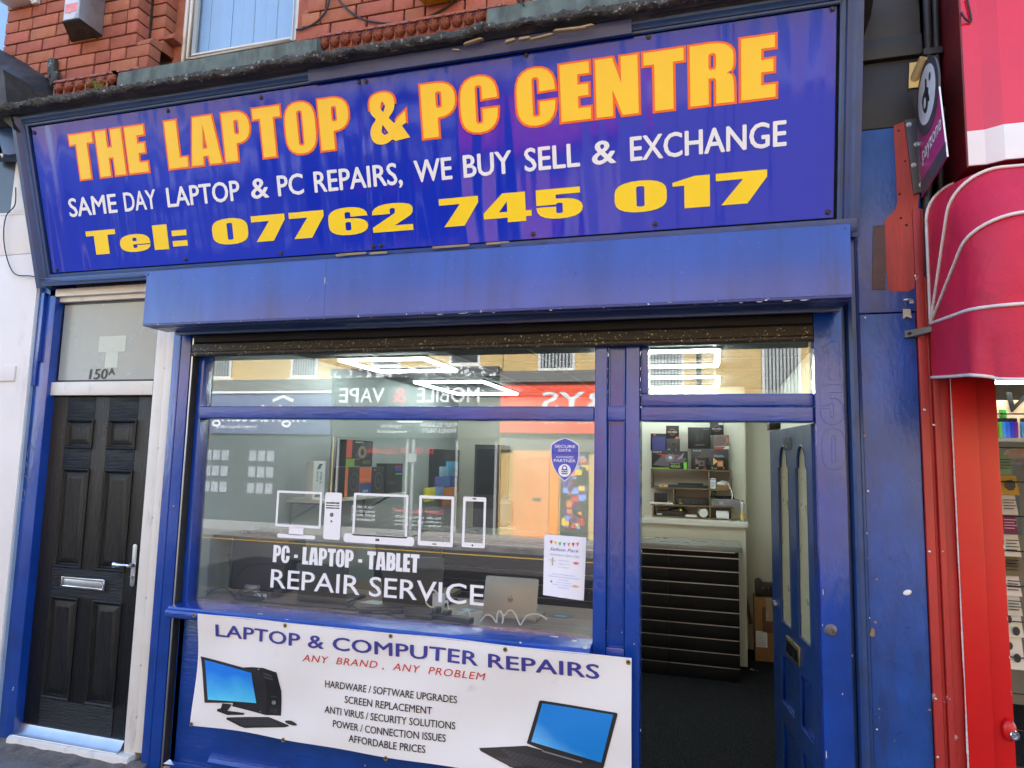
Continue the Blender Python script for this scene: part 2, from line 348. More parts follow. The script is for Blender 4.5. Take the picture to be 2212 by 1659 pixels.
GL = {   # heavy condensed capitals and digits, drawn on a height of 100
 'T': (60, [fil((0,100),(60,100),(60,79),(44,79),(44,0),(16,0),(16,79),(0,79))]),
 'H': (66, [fil((0,0),(0,100),(27,100),(27,62),(39,62),(39,100),(66,100),(66,0),(39,0),(39,40),(27,40),(27,0))]),
 'E': (48, [fil((0,0),(0,100),(47,100),(47,80),(28,80),(28,62),(45,62),(45,42),(28,42),(28,21),(48,21),(48,0))]),
 'L': (46, [fil((0,0),(0,100),(28,100),(28,21),(46,21),(46,0))]),
 'A': (71, [fil((0,0),(13,100),(57,100),(71,0),(43,0),(41,18),(29,18),(27.5,0)), fil((29.5,33),(35,84),(40.5,33))]),
 'P': (61, [fil((0,0),(0,100),(61,100,34),(61,36,34),(28,36),(28,0)), rr(26,54,37,84,5)]),
 'O': (64, [rr(0,-1,64,101,38), rr(26,15,38,85,6)]),
 'C': (64, [fil((64,60),(64,101,38),(0,101,38),(0,-1,38),(64,-1,38),(64,41),(38,41),(38,15,6),(26,15,6),(26,85,6),(38,85,6),(38,59))]),
 'N': (66, [fil((0,0),(0,100),(27,100),(40,55),(40,100),(66,100),(66,0),(41,0),(26,46),(26,0))]),
 'R': (65, [fil((0,0),(0,100),(63,100,34),(63,53,14),(52,49,4),(63,45,16),(64,0),(38,0),(38,43,5),(27,43),(27,0)), rr(27,57,38,84,5)]),
 'B': (64, [fil((0,0),(0,100),(62,100,32),(62,54,14),(56,51,3),(64,48,14),(64,0,32)), rr(28,61,35,83,4), rr(28,17,36,42,4)]),
 '-': (36, [fil((4,34),(4,52),(32,52),(32,34))]),
 '0': (64, [rr(0,-1,64,101,38), rr(27,17,37,83,5)]),
 '1': (44, [fil((14,0),(14,72),(0,72),(0,84),(26,100),(44,100),(44,0))]),
 '2': (63, [fil((0,0),(0,18),(36,66,6),(36,84,5),(28,84,5),(28,64),(0,64),(0,101,38),(63,101,38),(63,58,14),(34,21),(62,21),(62,0))]),
 '4': (68, [fil((34,0),(34,16),(0,16),(0,36),(28,100),(60,100),(60,36),(68,36),(68,16),(60,16),(60,0)), fil((34,36),(22,36),(34,72))]),
 '5': (63, [fil((0,40),(27,40),(27,17,5),(36,17,5),(36,52,5),(27,52,5),(27,47),(0,47),(0,100),(60,100),(60,80),(27,80),(27,66),(63,68,34),(63,-1,38),(0,-1,38))]),
 '6': (63, [fil((63,66),(63,101,38),(0,101,38),(0,-1,38),(63,-1,38),(63,62,34),(27,60),(27,84,5),(36,84,5),(36,66)), rr(27,16,36,47,5)]),
 '7': (58, [fil((0,100),(58,100),(58,78),(36,0),(6,0),(31,77),(0,77))]),
 'e': (60, [fil((60,30),(60,72,34),(0,72,34),(0,-1,34),(60,-1,34),(60,26),(34,26),(34,15,4),(26,15,4),(26,30)), rr(26,43,34,57,3)]),
 'l': (28, [fil((0,0),(0,100),(28,100),(28,0))]),
 ':': (30, [fil((1,8),(1,30),(29,30),(29,8)), fil((1,50),(1,72),(29,72),(29,50))]),
 '&': (74, [fil((74,6),(46,2),(41,7,4),(30,-2,10),(12,-2,14),(0,10,12),(0,34,12),(13,50,4),(2,62,10),(2,92,14),(16,102,14),(36,102,14),(49,92,12),(49,66,10),(36,50,3),(46,38),(54,48),(68,60),(68,36),(60,31)), fil((27,62),(21,73,4),(26,86,3),(32,75,4)), fil((34,20),(26,16,3),(21,24,4),(24,38))]),
 ' ': (24, []),
}
def heavy(word, gap=4, offset=0):
    """returns one filled outline per letter, all on the word's own scale"""
    x = 0; out = []
    for ch in word:
        w_, con = GL[ch]
        if con: out.append(curve2d([[((p[0] + x) / 100, p[1] / 100) for p in c] for c in con], offset))
        x += w_ + gap
    return out, (x - gap) / 100
def puth(m, hv, u0, u1, v0, v1, fn, z=0):
    for q, (vs, fs) in enumerate(hv[0]): m.add([fn(u0 + x / hv[1] * (u1 - u0), v0 + y * (v1 - v0), z + (q % 2) * .0003) for x, y in vs], fs)
    return m
def put(m, tv, u0, u1, v0, v1, fn, src=None, z=0):
    """fit letters (baseline 0, cap height 1) into u0..u1 x v0..v1 and map them with fn(u,v,n)"""
    vs, fs = tv[0], tv[1]
    if len(tv) > 2: a, b = 0, tv[2]
    elif src: a, b = src
    else: a = min(p[0] for p in vs); b = max(p[0] for p in vs)
    m.add([fn(u0 + (x - a) / (b - a) * (u1 - u0), v0 + y * (v1 - v0), z) for x, y in vs], fs); return m
def ext(tv): return (min(p[0] for p in tv[0]), max(p[0] for p in tv[0]))
def wallfn(Y): return lambda u, v, n=0: V3((u, Y - n, v))
def refine(vs, fs, L):
    bm = bmesh.new(); bv = [bm.verts.new((x, y, 0)) for x, y in vs]
    for f in fs:
        try: bm.faces.new([bv[i] for i in f])
        except ValueError: pass
    bmesh.ops.triangulate(bm, faces=bm.faces)
    for _ in range(6):
        es = [e for e in bm.edges if e.calc_length() > L]
        if not es: break
        bmesh.ops.subdivide_edges(bm, edges=es, cuts=1); bmesh.ops.triangulate(bm, faces=[f for f in bm.faces if len(f.verts) > 3])
    bm.verts.index_update(); r = ([(v.co.x, v.co.y) for v in bm.verts], [tuple(v.index for v in f.verts) for f in bm.faces]); bm.free(); return r
def line(m, body, p0, p1, h, fn, off=0, shear=0, space=1, z=.001, b0=0):
    """a line of text between two (u,v) baseline ends"""
    tv = text2d(body, 0, shear, space); a, b = ext(tv); L = math.hypot(p1[0] - p0[0], p1[1] - p0[1]); du = ((p1[0] - p0[0]) / L, (p1[1] - p0[1]) / L)
    k = L / (b - a)
    sh = ((0, 0),) if off <= 0 else ((-off * .8, 0), (0, -off * .5), (off * .8, 0), (0, off * .5))       # heavier weight: the letters laid over themselves, a hair apart
    for q, (sx, sy) in enumerate(sh):
        m.add([fn(p0[0] + (x + sx - a) * k * du[0] - (y + sy) * h * du[1], p0[1] + (x + sx - a) * k * du[1] + (y + sy) * h * du[0], z + q * .00012) for x, y in tv[0]], tv[1])
    return m
def split_words(m, key, gap):
    """split a mesh of letters into one mesh per word: wherever key (position along the line) leaves a gap"""
    fr = sorted(((min(key(m.v[i]) for i in f), max(key(m.v[i]) for i in f), f) for f in m.f), key=lambda t_: t_[0]); out = []; hi = None
    for lo_, h_, f in fr:
        if hi is None or lo_ > hi + gap: out.append([]); hi = h_
        hi = max(hi, h_); out[-1].append(f)
    res = []
    for fs in out:
        ids = sorted({i for f in fs for i in f}); mp = {i: k for k, i in enumerate(ids)}; w_ = M(); w_.add([m.v[i] for i in ids], [tuple(mp[i] for i in f) for f in fs]); res.append(w_)
    return res
def tl_(parent, name, mt, body, p0, p1, h, fn, **k):
    m = line(M(), body, p0, p1, h, fn, **k); A_, B_ = fn(p0[0], p0[1], 0), fn(p1[0], p1[1], 0); d_ = (B_ - A_).normalized()
    gap = .22 * h * (fn(0, 1, 0) - fn(0, 0, 0)).length if ' ' in body else 1e9
    for w_ in split_words(m, lambda p: (p - A_).dot(d_), gap): o = obj(name, w_, mt, parent, recalc=False, smooth=0)
    return o
def shape(m, contours, fn, z=0, offset=0):
    vs, fs = curve2d(contours, offset); m.add([fn(x, y, z) for x, y in vs], fs); return m
def circ(cx, cy, r, n=20, ry=None): return [(cx + r * math.cos(2 * math.pi * i / n), cy + (ry or r) * math.sin(2 * math.pi * i / n)) for i in range(n)]

# ================================================================ SETTING
GZ = .045      # pavement level at the shop
pave = M().box(-9, 9, -4.1, .55, -.2, GZ - .012)
o_pave = struct('pavement', pave, m_cement)
fl_v = {}
xs = -8.4
for r_, (ya, yb) in enumerate(((-.62, -.03), (-1.24, -.63), (-1.86, -1.25), (-2.48, -1.87), (-3.3, -2.49), (-3.92, -3.31))):
    x = -8.2 + .3 * (r_ % 2)
    while x < 8:
        L = (.6, .75, .9)[rnd.randrange(3)]
        if r_ < 2 or rnd.random() < 2:
            key = (round(L, 2), round(yb - ya, 2))
            c = V3((x + L / 2, (ya + yb) / 2, GZ - .03 + rnd.uniform(-.002, .002)))
            if key not in fl_v:
                o = obj('paving_slab', BX(x + .004, x + L - .004, ya + .004, yb - .004, GZ - .05, GZ), m_paver, o_pave, bev=.005, seg=1); fl_v[key] = o
            else: inst(fl_v[key], o_pave, c)
        x += L
struct('kerb', BX(-9, 9, -4.28, -4.1, -.2, GZ - .006), m_paver, bev=.02)
struct('road', BX(-60, 60, -10.02, -4.28, -.3, -.09), m_asph)
for z_, n_ in ((-4.8, 0), (-9.5, 0)):
    struct('painted_road_line', BX(-40, 40, z_ - .05, z_ + .05, -.09, -.086), mat('road_yellow', rgb(190, 150, 50), .8, var=.3, vs=20))
struct('far_kerb', BX(-60, 60, -10.2, -10.02, -.3, .02), m_paver, bev=.02)
struct('far_pavement', BX(-60, 60, -12.3, -10.2, -.3, .03), mat('far_paving', (.28, .27, .25), .9, var=.2, vs=3, vst=(2, 2, 2)))
struct('ground', BX(-120, 120, -120, 120, -.6, -.32), m_asph)

# ---------------------------------------------------------------- opposite side of the street (seen mirrored in the glass)
OY = -12.1
def opfn(u, v, n=0): return V3((u, OY + n, v))
def brick_courses(name, col, mortar, sw=.24, sh=.085):
    m = bpy.data.materials.new(name); m.use_nodes = True; t = m.node_tree; b = t.nodes['Principled BSDF']
    tc = N(t, 'ShaderNodeTexCoord'); sp = N(t, 'ShaderNodeSeparateXYZ'); cb = N(t, 'ShaderNodeCombineXYZ')
    t.links.new(tc.outputs['Object'], sp.inputs[0]); t.links.new(sp.outputs[0], cb.inputs[0]); t.links.new(sp.outputs[2], cb.inputs[1])
    bt = N(t, 'ShaderNodeTexBrick'); t.links.new(cb.outputs[0], bt.inputs[0]); bt.inputs['Scale'].default_value = 1
    bt.inputs['Brick Width'].default_value = sw; bt.inputs['Row Height'].default_value = sh; bt.inputs['Mortar Size'].default_value = .006
    bt.inputs['Color1'].default_value = c4(col); bt.inputs['Color2'].default_value = c4(tuple(c * .78 for c in col)); bt.inputs['Mortar'].default_value = c4(mortar)
    nn = nz(t, coords(t), 3, 4); cc = mix(t, nn, bt.outputs[0], tuple(c * .9 for c in col)); t.links.new(cc, b.inputs['Base Color']); b.inputs['Roughness'].default_value = .9
    return m
m_ystock = brick_courses('yellow_stock_brickwork', rgb(212, 180, 118), rgb(160, 138, 98))
m_opblind = mat('pale_blind', rgb(170, 172, 170), .7)
m_opdark = mat('dark_room', (.03, .03, .032), .5)
def op_building(x0, x1, label, zbase):
    t = thing('terrace_building', label, 'building', ((x0 + x1) / 2, OY, 0))
    obj('wall', BX(x0 + .01, x1 - .01, OY - 6, OY, zbase, 7.2), m_ystock, t)
    obj('roof', M().prism([V3((x0, OY + .15, 7.2)), V3((x0, OY - 3, 9.2)), V3((x0, OY - 6, 7.2))], (x1 - x0, 0, 0)), mat('slate_roof', (.06, .06, .07), .8), t)
    return t
def op_window(t, x0, x1, z0, z1, slats=True):
    fr = M()
    for (a, b, c, d) in ((x0, x0 + .06, z0, z1), (x1 - .06, x1, z0, z1), (x0 + .06, x1 - .06, z0, z0 + .07), (x0 + .06, x1 - .06, z1 - .07, z1)): fr.box(a, b, OY, OY + .05, c, d)
    p = obj('window', fr, m_upvc, t)
    obj('pane', BX(x0 + .06, x1 - .06, OY + .004, OY + .012, z0 + .07, z1 - .07), m_opdark, p)
    if slats:
        n = 9; mb = M()
        for i in range(n):
            xx = x0 + .1 + (x1 - x0 - .2) * i / (n - 1); mb.box(xx - .022, xx + .022, OY + .013, OY + .018, z0 + .09, z1 - .09)
        obj('blind', mb, m_opblind, p)
    obj('sill', BX(x0 - .14, x1 + .14, OY, OY + .12, z0 - .16, z0 - .01), mat('cream_sill', rgb(205, 196, 170), .8), t, bev=.01)
tA = op_building(-19, -9.28, 'yellow brick building across the street above the grey-blue lettings fascia', -.3)
tB = op_building(-9.28, -4.83, 'yellow brick building across the street with dark grey phone shop fascia', -.3)
tC = op_building(-4.83, 16, 'yellow brick building across the street with orange-red store fascia and orange door', -.3)
op_window(tA, -10.65, -9.85, 3.78, 5.2); op_window(tA, -13.4, -12.5, 3.78, 5.2); op_window(tB, -6.2, -5.4, 4.02, 5.3, False); op_window(tB, -8.3, -7.5, 4.02, 5.3)
op_window(tC, -3.95, -3.08, 3.86, 5.2); op_window(tC, 1.0, 1.78, 3.2, 4.9); op_window(tC, -1.4, -.62, 3.3, 4.9); op_window(tC, 4, 4.8, 3.3, 4.9)
m_opgrey = mat('grey_blue_fascia', rgb(98, 106, 138), .5); m_opchar = mat('charcoal_fascia', rgb(62, 64, 62), .5); m_oporg = mat('orange_red_fascia', rgb(238, 78, 42), .5)
m_oprender = mat('grey_render', rgb(120, 118, 112), .9, var=.2)
obj('cornice', BX(-19, -9.3, OY + .001, OY + .2, 3.42, 3.72), m_oprender, tA)
obj('fascia', BX(-18.6, -9.32, OY + .001, OY + .16, 2.3, 3.42), m_opgrey, tA, bev=.01)
obj('fascia_trim', BX(-18.6, -9.32, OY + .161, OY + .2, 3.36, 3.43), m_wht, tA)
def oprev(u): return lambda a, b, n=0: V3((u - a, OY + .165 + n, b))     # reads left to right from across the road
g = M(); f_ = oprev(-9.8)
tl_(tA, 'lettering', m_wht, 'nightletting', (.25, 2.62), (3.1, 2.62), .46, f_, off=.015)
g.add([f_(*p, .001) for p in ((.62, 2.98 + .22), (.95, 3.18 + .14), (1.28, 3.2), (1.24, 3.12), (.95, 3.24), (.66, 3.12))], [(0, 1, 4, 5), (1, 2, 3, 4)])
tl_(tA, 'lettering', m_wht, 'Liverpool Student Letting', (1.7, 2.44), (2.95, 2.44), .1, f_)
obj('chevron_logo', g, m_wht, tA)
obj('shopfront', BX(-18.6, -9.32, OY + .001, OY + .1, .03, 2.3), mat('shaded_lettings_window', rgb(74, 79, 80), .6), tA)
for i in range(4):
    for j in range(3):
        for k in range(3):
            if i < 3: obj('window_card', BX(-11.6 - i * 1.4 + k * .27 - .11, -11.6 - i * 1.4 + k * .27 + .11, OY + .105, OY + .11, .75 + j * .42, 1.02 + j * .42), flat(rgb(150, 152, 156)), tA)
obj('cornice', BX(-9.27, -4.85, OY + .001, OY + .35, 3.72, 3.95), mat('flaking_grey_cornice', (.09, .09, .09), .8, chips=(((.7, .7, .68), .56, .6, 9),)), tB)
obj('fascia', BX(-9.26, -4.86, OY + .001, OY + .16, 2.25, 3.70), m_opchar, tB, bev=.01)
f_ = oprev(-4.9)
tg = lambda *a, **k: tl_(tB, 'lettering', m_wht, *a, **k)
line_ = lambda g_, *a, **k: tg(*a, **k)
line_(0, 'MOBILE', (.45, 3.12), (2.05, 3.12), .38, f_, off=.02); line_(0, 'V', (2.95, 3.12), (3.27, 3.12), .38, f_, off=.02); line_(0, 'A', (3.28, 3.12), (3.6, 3.12), .38, f_, off=.02); line_(0, 'PE', (3.66, 3.12), (4.2, 3.12), .38, f_, off=.02)
line_(0, 'PHONES & REPAIR', (.9, 2.72), (1.75, 2.72), .1, f_); line_(0, 'WE BUY, SELL & REPAIR', (.95, 2.52), (1.95, 2.52), .11, f_, off=.01); line_(0, 'PHONES & TABLETS', (1.02, 2.38), (1.88, 2.38), .11, f_, off=.01)
line_(0, '0151 394 1793', (2.45, 2.48), (2.98, 2.48), .09, f_); line_(0, 'www.mvapecity.co.uk', (2.3, 2.36), (3.1, 2.36), .09, f_); line_(0, 'CBD | K', (2.7, 2.72), (3.1, 2.72), .1, f_); line_(0, 'IQUIDS', (3.5, 2.72), (3.85, 2.72), .1, f_)
obj('logo_plate', shape(M(), [rr(1.85, 2.62, 2.6, 2.95, .12)], f_, .001), m_wht, tB)
m_rp = mat('sign_red_print', rgb(215, 50, 55), .5); tl_(tB, 'lettering', m_rp, '&', (2.35, 3.12), (2.72, 3.12), .38, f_, off=.03); tl_(tB, 'lettering', m_rp, 'CITY', (1.98, 2.7), (2.46, 2.7), .18, f_, off=.01, z=.004)
obj('shopfront', BX(-9.26, -4.86, OY + .001, OY + .08, .03, .62), mat('dark_stall_riser', rgb(58, 58, 60), .6), tB)
obj('shop_glazing', BX(-9.26, -4.86, OY + .001, OY + .05, .62, 2.25), mat('shaded_shop_interior', rgb(34, 37, 38), .5, var=.5, vs=2), tB)
for x_ in (-9.1, -7.2, -5.9, -4.92): obj('glazing_post', BX(x_ - .03, x_ + .03, OY + .05, OY + .1, .03, 2.25), flat(rgb(150, 150, 146)), tB)
g = M(); line(g, '5K 10K 20K Disposable', (1.6, 1.86), (3.4, 1.86), .16, lambda a, b, n=0: V3((-4.9 - a, OY + .055 + n, b)), off=.01); obj('window_lettering', g, mat('red_window_print', rgb(200, 50, 50), .5), tB)
g = M(); line(g, 'Cracked Glass Screen?', (1.3, .45), (2.6, .45), .1, lambda a, b, n=0: V3((-4.9 - a, OY + .085 + n, b)), off=.01); obj('window_lettering', g, mat('pink_window_print', rgb(230, 120, 120), .5), tB)
g = M(); ff = lambda a, b, n=0: V3((-4.9 - a, OY + .085 + n, b))
for k, s_ in enumerate(('We offer professional LCD', 'refurbishing & replacement', 'services at affordable prices')): tl_(tB, 'window_lettering', m_wht, s_, (1.35, .32 - k * .09), (2.55, .32 - k * .09), .055, ff)
for k, s_ in enumerate(('TABLET REPAIR', 'UNLOCKING', 'BEST PRICE', 'GUARANTEE')): tl_(tB, 'window_lettering', m_wht, s_, (3.1, .5 - k * .1), (3.75, .5 - k * .1), .06, ff)
obj('cornice', BX(-4.82, -2.45, OY + .001, OY + .25, 3.58, 3.84), m_oprender, tC)
obj('fascia', BX(-4.82, -2.2, OY + .001, OY + .18, 2.4, 3.57), m_oporg, tC, bev=.01)
f_ = lambda a, b, n=0: V3((-2.2 - a, OY + .185 + n, b))
tl_(tC, 'lettering', m_wht, 'RYS', (.12, 2.95), (1.6, 2.95), .42, f_, off=.03); tl_(tC, 'lettering', m_wht, 'NCE', (.45, 2.62), (.78, 2.62), .11, f_); tl_(tC, 'lettering', m_wht, 'STORE', (1.1, 2.62), (1.55, 2.62), .11, f_)
obj('ground_floor_wall', BX(-4.82, -2.2, OY + .001, OY + .06, 2.0, 2.4), m_oprender, tC)
obj('ground_floor_wall', BX(-4.5, -3.6, OY + .061, OY + .1, .03, 2.0), mat('orange_render', rgb(224, 160, 104), .8), tC)
dr = obj('door', BX(-4.2, -3.62, OY + .101, OY + .15, .03, 1.85), mat('orange_door', rgb(226, 148, 84), .6), tC)
obj('letter_plate', BX(-4.0, -3.8, OY + .151, OY + .16, .85, .92), m_oprender, dr)
obj('door_frame', BX(-3.6, -3.4, OY + .061, OY + .14, .03, 2.0), mat('bright_orange_frame', rgb(236, 140, 30), .6), tC)
pst = obj('poster_panel', BX(-3.36, -2.72, OY + .061, OY + .09, .03, 2.0), m_opdark, tC)
for k in range(70):
    cx = rnd.uniform(-3.28, -2.8); cz = rnd.uniform(.3, 1.9); a = rnd.uniform(.04, .09)
    obj('poster_print', BX(cx - a, cx + a, OY + .091 + k * .0004, OY + .0915 + k * .0004, cz - a * .8, cz + a * .8), flat(rgb(*rnd.choice(((60, 60, 140), (220, 120, 60), (90, 40, 110), (230, 190, 60), (120, 150, 220), (190, 50, 50), (40, 35, 40))))), pst)
obj('ground_floor_wall', BX(-2.15, 9, OY + .001, OY + .05, .03, 2.9), mat('tan_shopfront', rgb(150, 130, 110), .7), tC)
obj('drainpipe', M().tube([(-.3, OY + .06, .03), (-.3, OY + .06, 7)], .05, 8), m_dark, tC)
SPX = W(889, 1100, 10.7).x; SPZ = W(889, 989, 10.7).z
t = thing('street_sign_post', 'grey road sign post standing on the far pavement', 'sign post', (SPX, -10.5, .03))
obj('post', M().tube([(SPX, -10.5, .03), (SPX, -10.5, SPZ + .4)], .035, 10), mat('galvanised', (.45, .46, .46), .5, .6), t); obj('sign_plate', BX(SPX - .11, SPX + .11, -10.455, -10.44, SPZ - .09, SPZ + .09), flat(rgb(150, 150, 146)), t)

# ================================================================ BRICK UPPER STOREY
bb = thing('brick_building', 'red brick upper storey above the blue shop sign, with white window', 'building', (-1.5, .1, 0))
obj('wall_core', M().box(-4.79, -3.66, .135, 6.2, 4.0, 8.6).box(-2.30, -1.12, .135, 6.2, 4.0, 8.6).box(-3.66, -2.30, .43, 6.2, 5.6, 8.6).box(-3.66, -2.30, .2, 6.2, 4.0, 4.3).box(-3.66, -3.53, .325, 6.2, 4.3, 8.6).box(-1.08, 9, .4, 6.2, 4.0, 8.6).box(-4.81, 9, 6.2, 6.4, .05, 8.6), m_mortar, bb)
obj('wall_core', M().box(-4.81, 9.0, .15, 6.4, 8.6, 8.75), m_mortar, bb)
obj('upper_brickwork', M().box(-4.81, -3.63, .1, .134, 5.24, 8.6).box(-2.33, -1.1, .1, .134, 5.24, 8.6), brick_courses('red_brickwork', rgb(186, 92, 66), (.2, .13, .1)), bb)
BH, BJ = .0785, .010
bcache = {}
def brick(x0, x1, y0, y1, z0, zh=BH):
    L = round((x1 - x0) / .012) * .012; D = round(y1 - y0, 3); k = (round(L, 3), D, round(zh, 3))
    c = V3(((x0 + x1) / 2, (y0 + y1) / 2 + rnd.uniform(-.003, .003), z0 + zh / 2))
    if k not in bcache:
        m = BX(c.x - L / 2, c.x + L / 2, c.y - D / 2, c.y + D / 2, c.z - zh / 2, c.z + zh / 2)
        bcache[k] = obj('brick', m, m_brick, bb, bev=.005, seg=2); return bcache[k]
    o = inst(bcache[k], bb, c); o.rotation_euler = (0, rnd.uniform(-.004, .004), 0); return o
Z0, PITCHZ = 4.262, .0885
def course(xa, xb, i, ph, y0=.1, y1=.2):
    z = Z0 + i * PITCHZ; x = xa; first = True
    while x < xb - .02:
        L = (.118 if (first and ph) else rnd.choice((.232, .232, .232, .118)))
        if xb - (x + L) < .07: L = xb - x
        brick(x, x + L, y0, y1, z); x += L + BJ; first = False
for i in range(11):
    if i < 2: course(-4.81, -3.515, i, i % 2)
    else:
        course(-4.81, -3.63, i, i % 2)
        brick(-3.622, -3.512, .21, .31, Z0 + i * PITCHZ)
for i in range(9):
    if i == 0: course(-2.41, -1.02, i, 0)
    elif i == 1: course(-2.37, -1.02, i, 1)
    else: course(-2.335, -1.12, i, i % 2)
# bullnose stop bricks where the reveals step in
for (xa, xb, ya, zc) in ((-3.63, -3.52, .112, Z0 + 2 * PITCHZ), (-3.515, -3.44, .215, Z0 + 3 * PITCHZ), (-2.41, -2.34, .115, Z0 + 1 * PITCHZ), (-2.375, -2.335, .115, Z0 + 2 * PITCHZ)):
    prof = [(ya, zc), (ya, zc + .02), (ya + .008, zc + .026), (ya + .02, zc + .045), (ya + .05, zc + .055), (ya + .18, zc + .055), (ya + .18, zc)]
    obj('stop_brick', M().extr(prof, xa, xb), m_brick, bb)
obj('reveal', M().box(-3.525, -3.45, .31, .42, 4.3, 5.6), m_brick, bb); obj('reveal', M().box(-2.47, -2.36, .2, .42, 4.33, 5.6), m_brick, bb)
# acanthus frieze tiles
def leaf_tile(x0, L, mt):
    m = BX(x0, x0 + L, .078, .15, 4.132, 4.238); n = 3
    for k in range(n):
        cx = x0 + L * (k + .5) / n; w_ = L / n
        for (a, ln, wd, pz) in ((0, .042, .011, .0), (.45, .034, .010, -.006), (-.45, .034, .010, -.006), (.95, .026, .009, -.012), (-.95, .026, .009, -.012)):
            q = Matrix.Rotation(a, 3, 'Y')
            m.ell(V3((cx, .062, 4.165)) + q @ V3((0, 0, ln * .75)) , (wd, .026, ln), q, 8, 6)
        m.ell((cx, .045, 4.222), (.017, .018, .011), None, 8, 5)
        m.tube([(cx - w_ * .45, .062, 4.14), (cx - w_ * .42, .058, 4.18), (cx - w_ * .25, .06, 4.222)], .006, 5)
    m.box(x0, x0 + L, .052, .066, 4.228, 4.243)
    return obj('terracotta_tile', m, mt, bb, smooth=60)
t0 = leaf_tile(-4.245, .262, m_terra)
for x in (-3.975, -3.705 - .09):
    inst(t0, bb, V3((x + .131, WO[t0.name].y, WO[t0.name].z)))
for k in range(5):
    inst(t0, bb, V3((-2.215 + k * .2635 * .79 + .104, WO[t0.name].y + rnd.uniform(-.004, .004), WO[t0.name].z)), (.785, 1, 1))
inst(t0, bb, V3((-2.215 + 5 * .208 + .06, WO[t0.name].y, WO[t0.name].z)), (.4, 1, 1))
# stone sills
sp = [(0.0, 4.02), (0.0, 4.185), (.03, 4.205), (.3, 4.355), (.36, 4.355), (.36, 4.02)]
def sill(xa, xb):
    m = M().extr(sp, xa, xb, 40, lambda x, y, z: (x, y + noise.noise((x * 6, y * 6, z * 9)) * .006, z + noise.noise((x * 5, z * 7, 3)) * .005)); return obj('stone_sill', m, m_stone, bb, smooth=35)
sill(-3.64, -2.19); sill(-1.15, 1.2)
# white window with blinds
wn = part('window', bb, (-2.94, .3, 4.4))
def ring(x0, x1, z0, z1, w_, y0, y1, wb=None):
    wb = wb or w_; m = M()
    m.box(x0, x0 + w_, y0, y1, z0, z1).box(x1 - w_, x1, y0, y1, z0, z1).box(x0 + w_, x1 - w_, y0, y1, z0, z0 + wb).box(x0 + w_, x1 - w_, y0, y1, z1 - w_, z1); return m
obj('frame', ring(-3.445, -2.475, 4.36, 5.5, .05, .3, .36), m_upvc, wn, bev=.006)
obj('sash', ring(-3.393, -2.527, 4.412, 5.45, .045, .285, .335, .03), m_upvc, wn, bev=.008)
obj('pane', BX(-3.348, -2.572, .318, .322, 4.44, 5.41), m_glass2, wn)
for k in range(10):
    x = -3.36 + k * .09; obj('blind_slat', BX(x - .043, x + .043, .40 + (k % 2) * .004, .402 + (k % 2) * .004, 4.42, 5.42), flat(rgb(176, 196, 214), .7), wn)
obj('room_shade', BX(-3.45, -2.45, .9, .92, 4.36, 5.5), m_cream, wn)
wn2 = part('window', bb, (-.5, .3, 4.4))
obj('frame', ring(-.98, .3, 4.36, 5.5, .05, .3, .36), m_upvc, wn2, bev=.006); obj('pane', BX(-.93, .25, .32, .324, 4.41, 5.45), m_glass2, wn2)
obj('reveal', M().box(-1.1, -.98, .11, .42, 4.3, 5.6), m_brick, bb)

wn_sky = part('window', bb, (-5.2, .2, 4.3))  # added window, stands in for the sliver of sky
obj('pane', BX(-5.6, -4.83, .2, .206, 4.2, 5.6), m_glass2, wn_sky); obj('blind', BX(-5.6, -4.82, .26, .262, 4.2, 5.6), flat(rgb(176, 206, 236), .7), wn_sky); obj('surround', M().box(-6.5, -5.6, .1, .3, 4.0, 8.6).box(-5.6, -4.81, .1, .3, 5.6, 8.6).box(-5.6, -4.81, .1, .3, 4.0, 4.2), m_brick, wn_sky); obj('back_wall', BX(-6.5, -4.8, .7, 6.2, 3.9, 8.6), m_mortar, wn_sky)  # added window, its pale blue blind stands in for the sky's colour
# wall-mounted boxes and cables
t = thing('metal_vent_hood', 'dull grey metal hood with pink label, bolted to the red bricks', 'vent hood', (-4.05, .1, 4.54))
P8 = [(-4.181, .098, 4.541), (-3.913, .098, 4.537), (-3.913, -.084, 4.541), (-4.043, -.084, 4.541), (-4.181, .098, 5.25), (-3.913, .098, 5.25), (-3.913, -.084, 5.25), (-4.043, -.084, 5.25)]
m_hood = mat('galvanised_hood', (.36, .37, .36), .42, .75, var=.25, vs=7, bump=.1, bs=30, dirt=((.10, .10, .09), .55, .8, 7)); m_hoodb = mat('mottled_dark_metal', (.09, .085, .065), .7, .3, var=.6, vs=16, bump=.5, bs=50)  # second metal: darker than the hood body, mottled by noise
obj('hood_body', M().add(P8, [(4, 5, 6, 7), (0, 4, 7, 3), (1, 2, 6, 5), (3, 7, 6, 2), (0, 1, 5, 4)]), m_hood, t, bev=.003)
obj('underside', M().add([V3(p) + V3((0, 0, -.002)) for p in P8[:4]] + [V3(p) + V3((0, 0, .01)) for p in P8[:4]], [(0, 1, 2, 3), (4, 7, 6, 5), (0, 4, 5, 1), (1, 5, 6, 2), (2, 6, 7, 3), (3, 7, 4, 0)]), m_hoodb, t)
lb = M().box(-4.036, -3.921, -.0855, -.0845, 4.555, 5.2); obj('label_plate', lb, mat('peeling_white_label', rgb(200, 202, 204), .5, var=.15, vs=9, chips=(((.35, .35, .34), .6, .62, 15),)), t)
obj('pink_stripe', BX(-4.03, -3.93, -.0875, -.0858, 4.60, 4.66), mat('faded_pink_print', rgb(226, 140, 140), .6, var=.3, vs=30), t)
t = thing('junction_box', 'white plastic junction box at the top left edge of the brickwork', 'junction box', (-4.66, .05, 4.87))
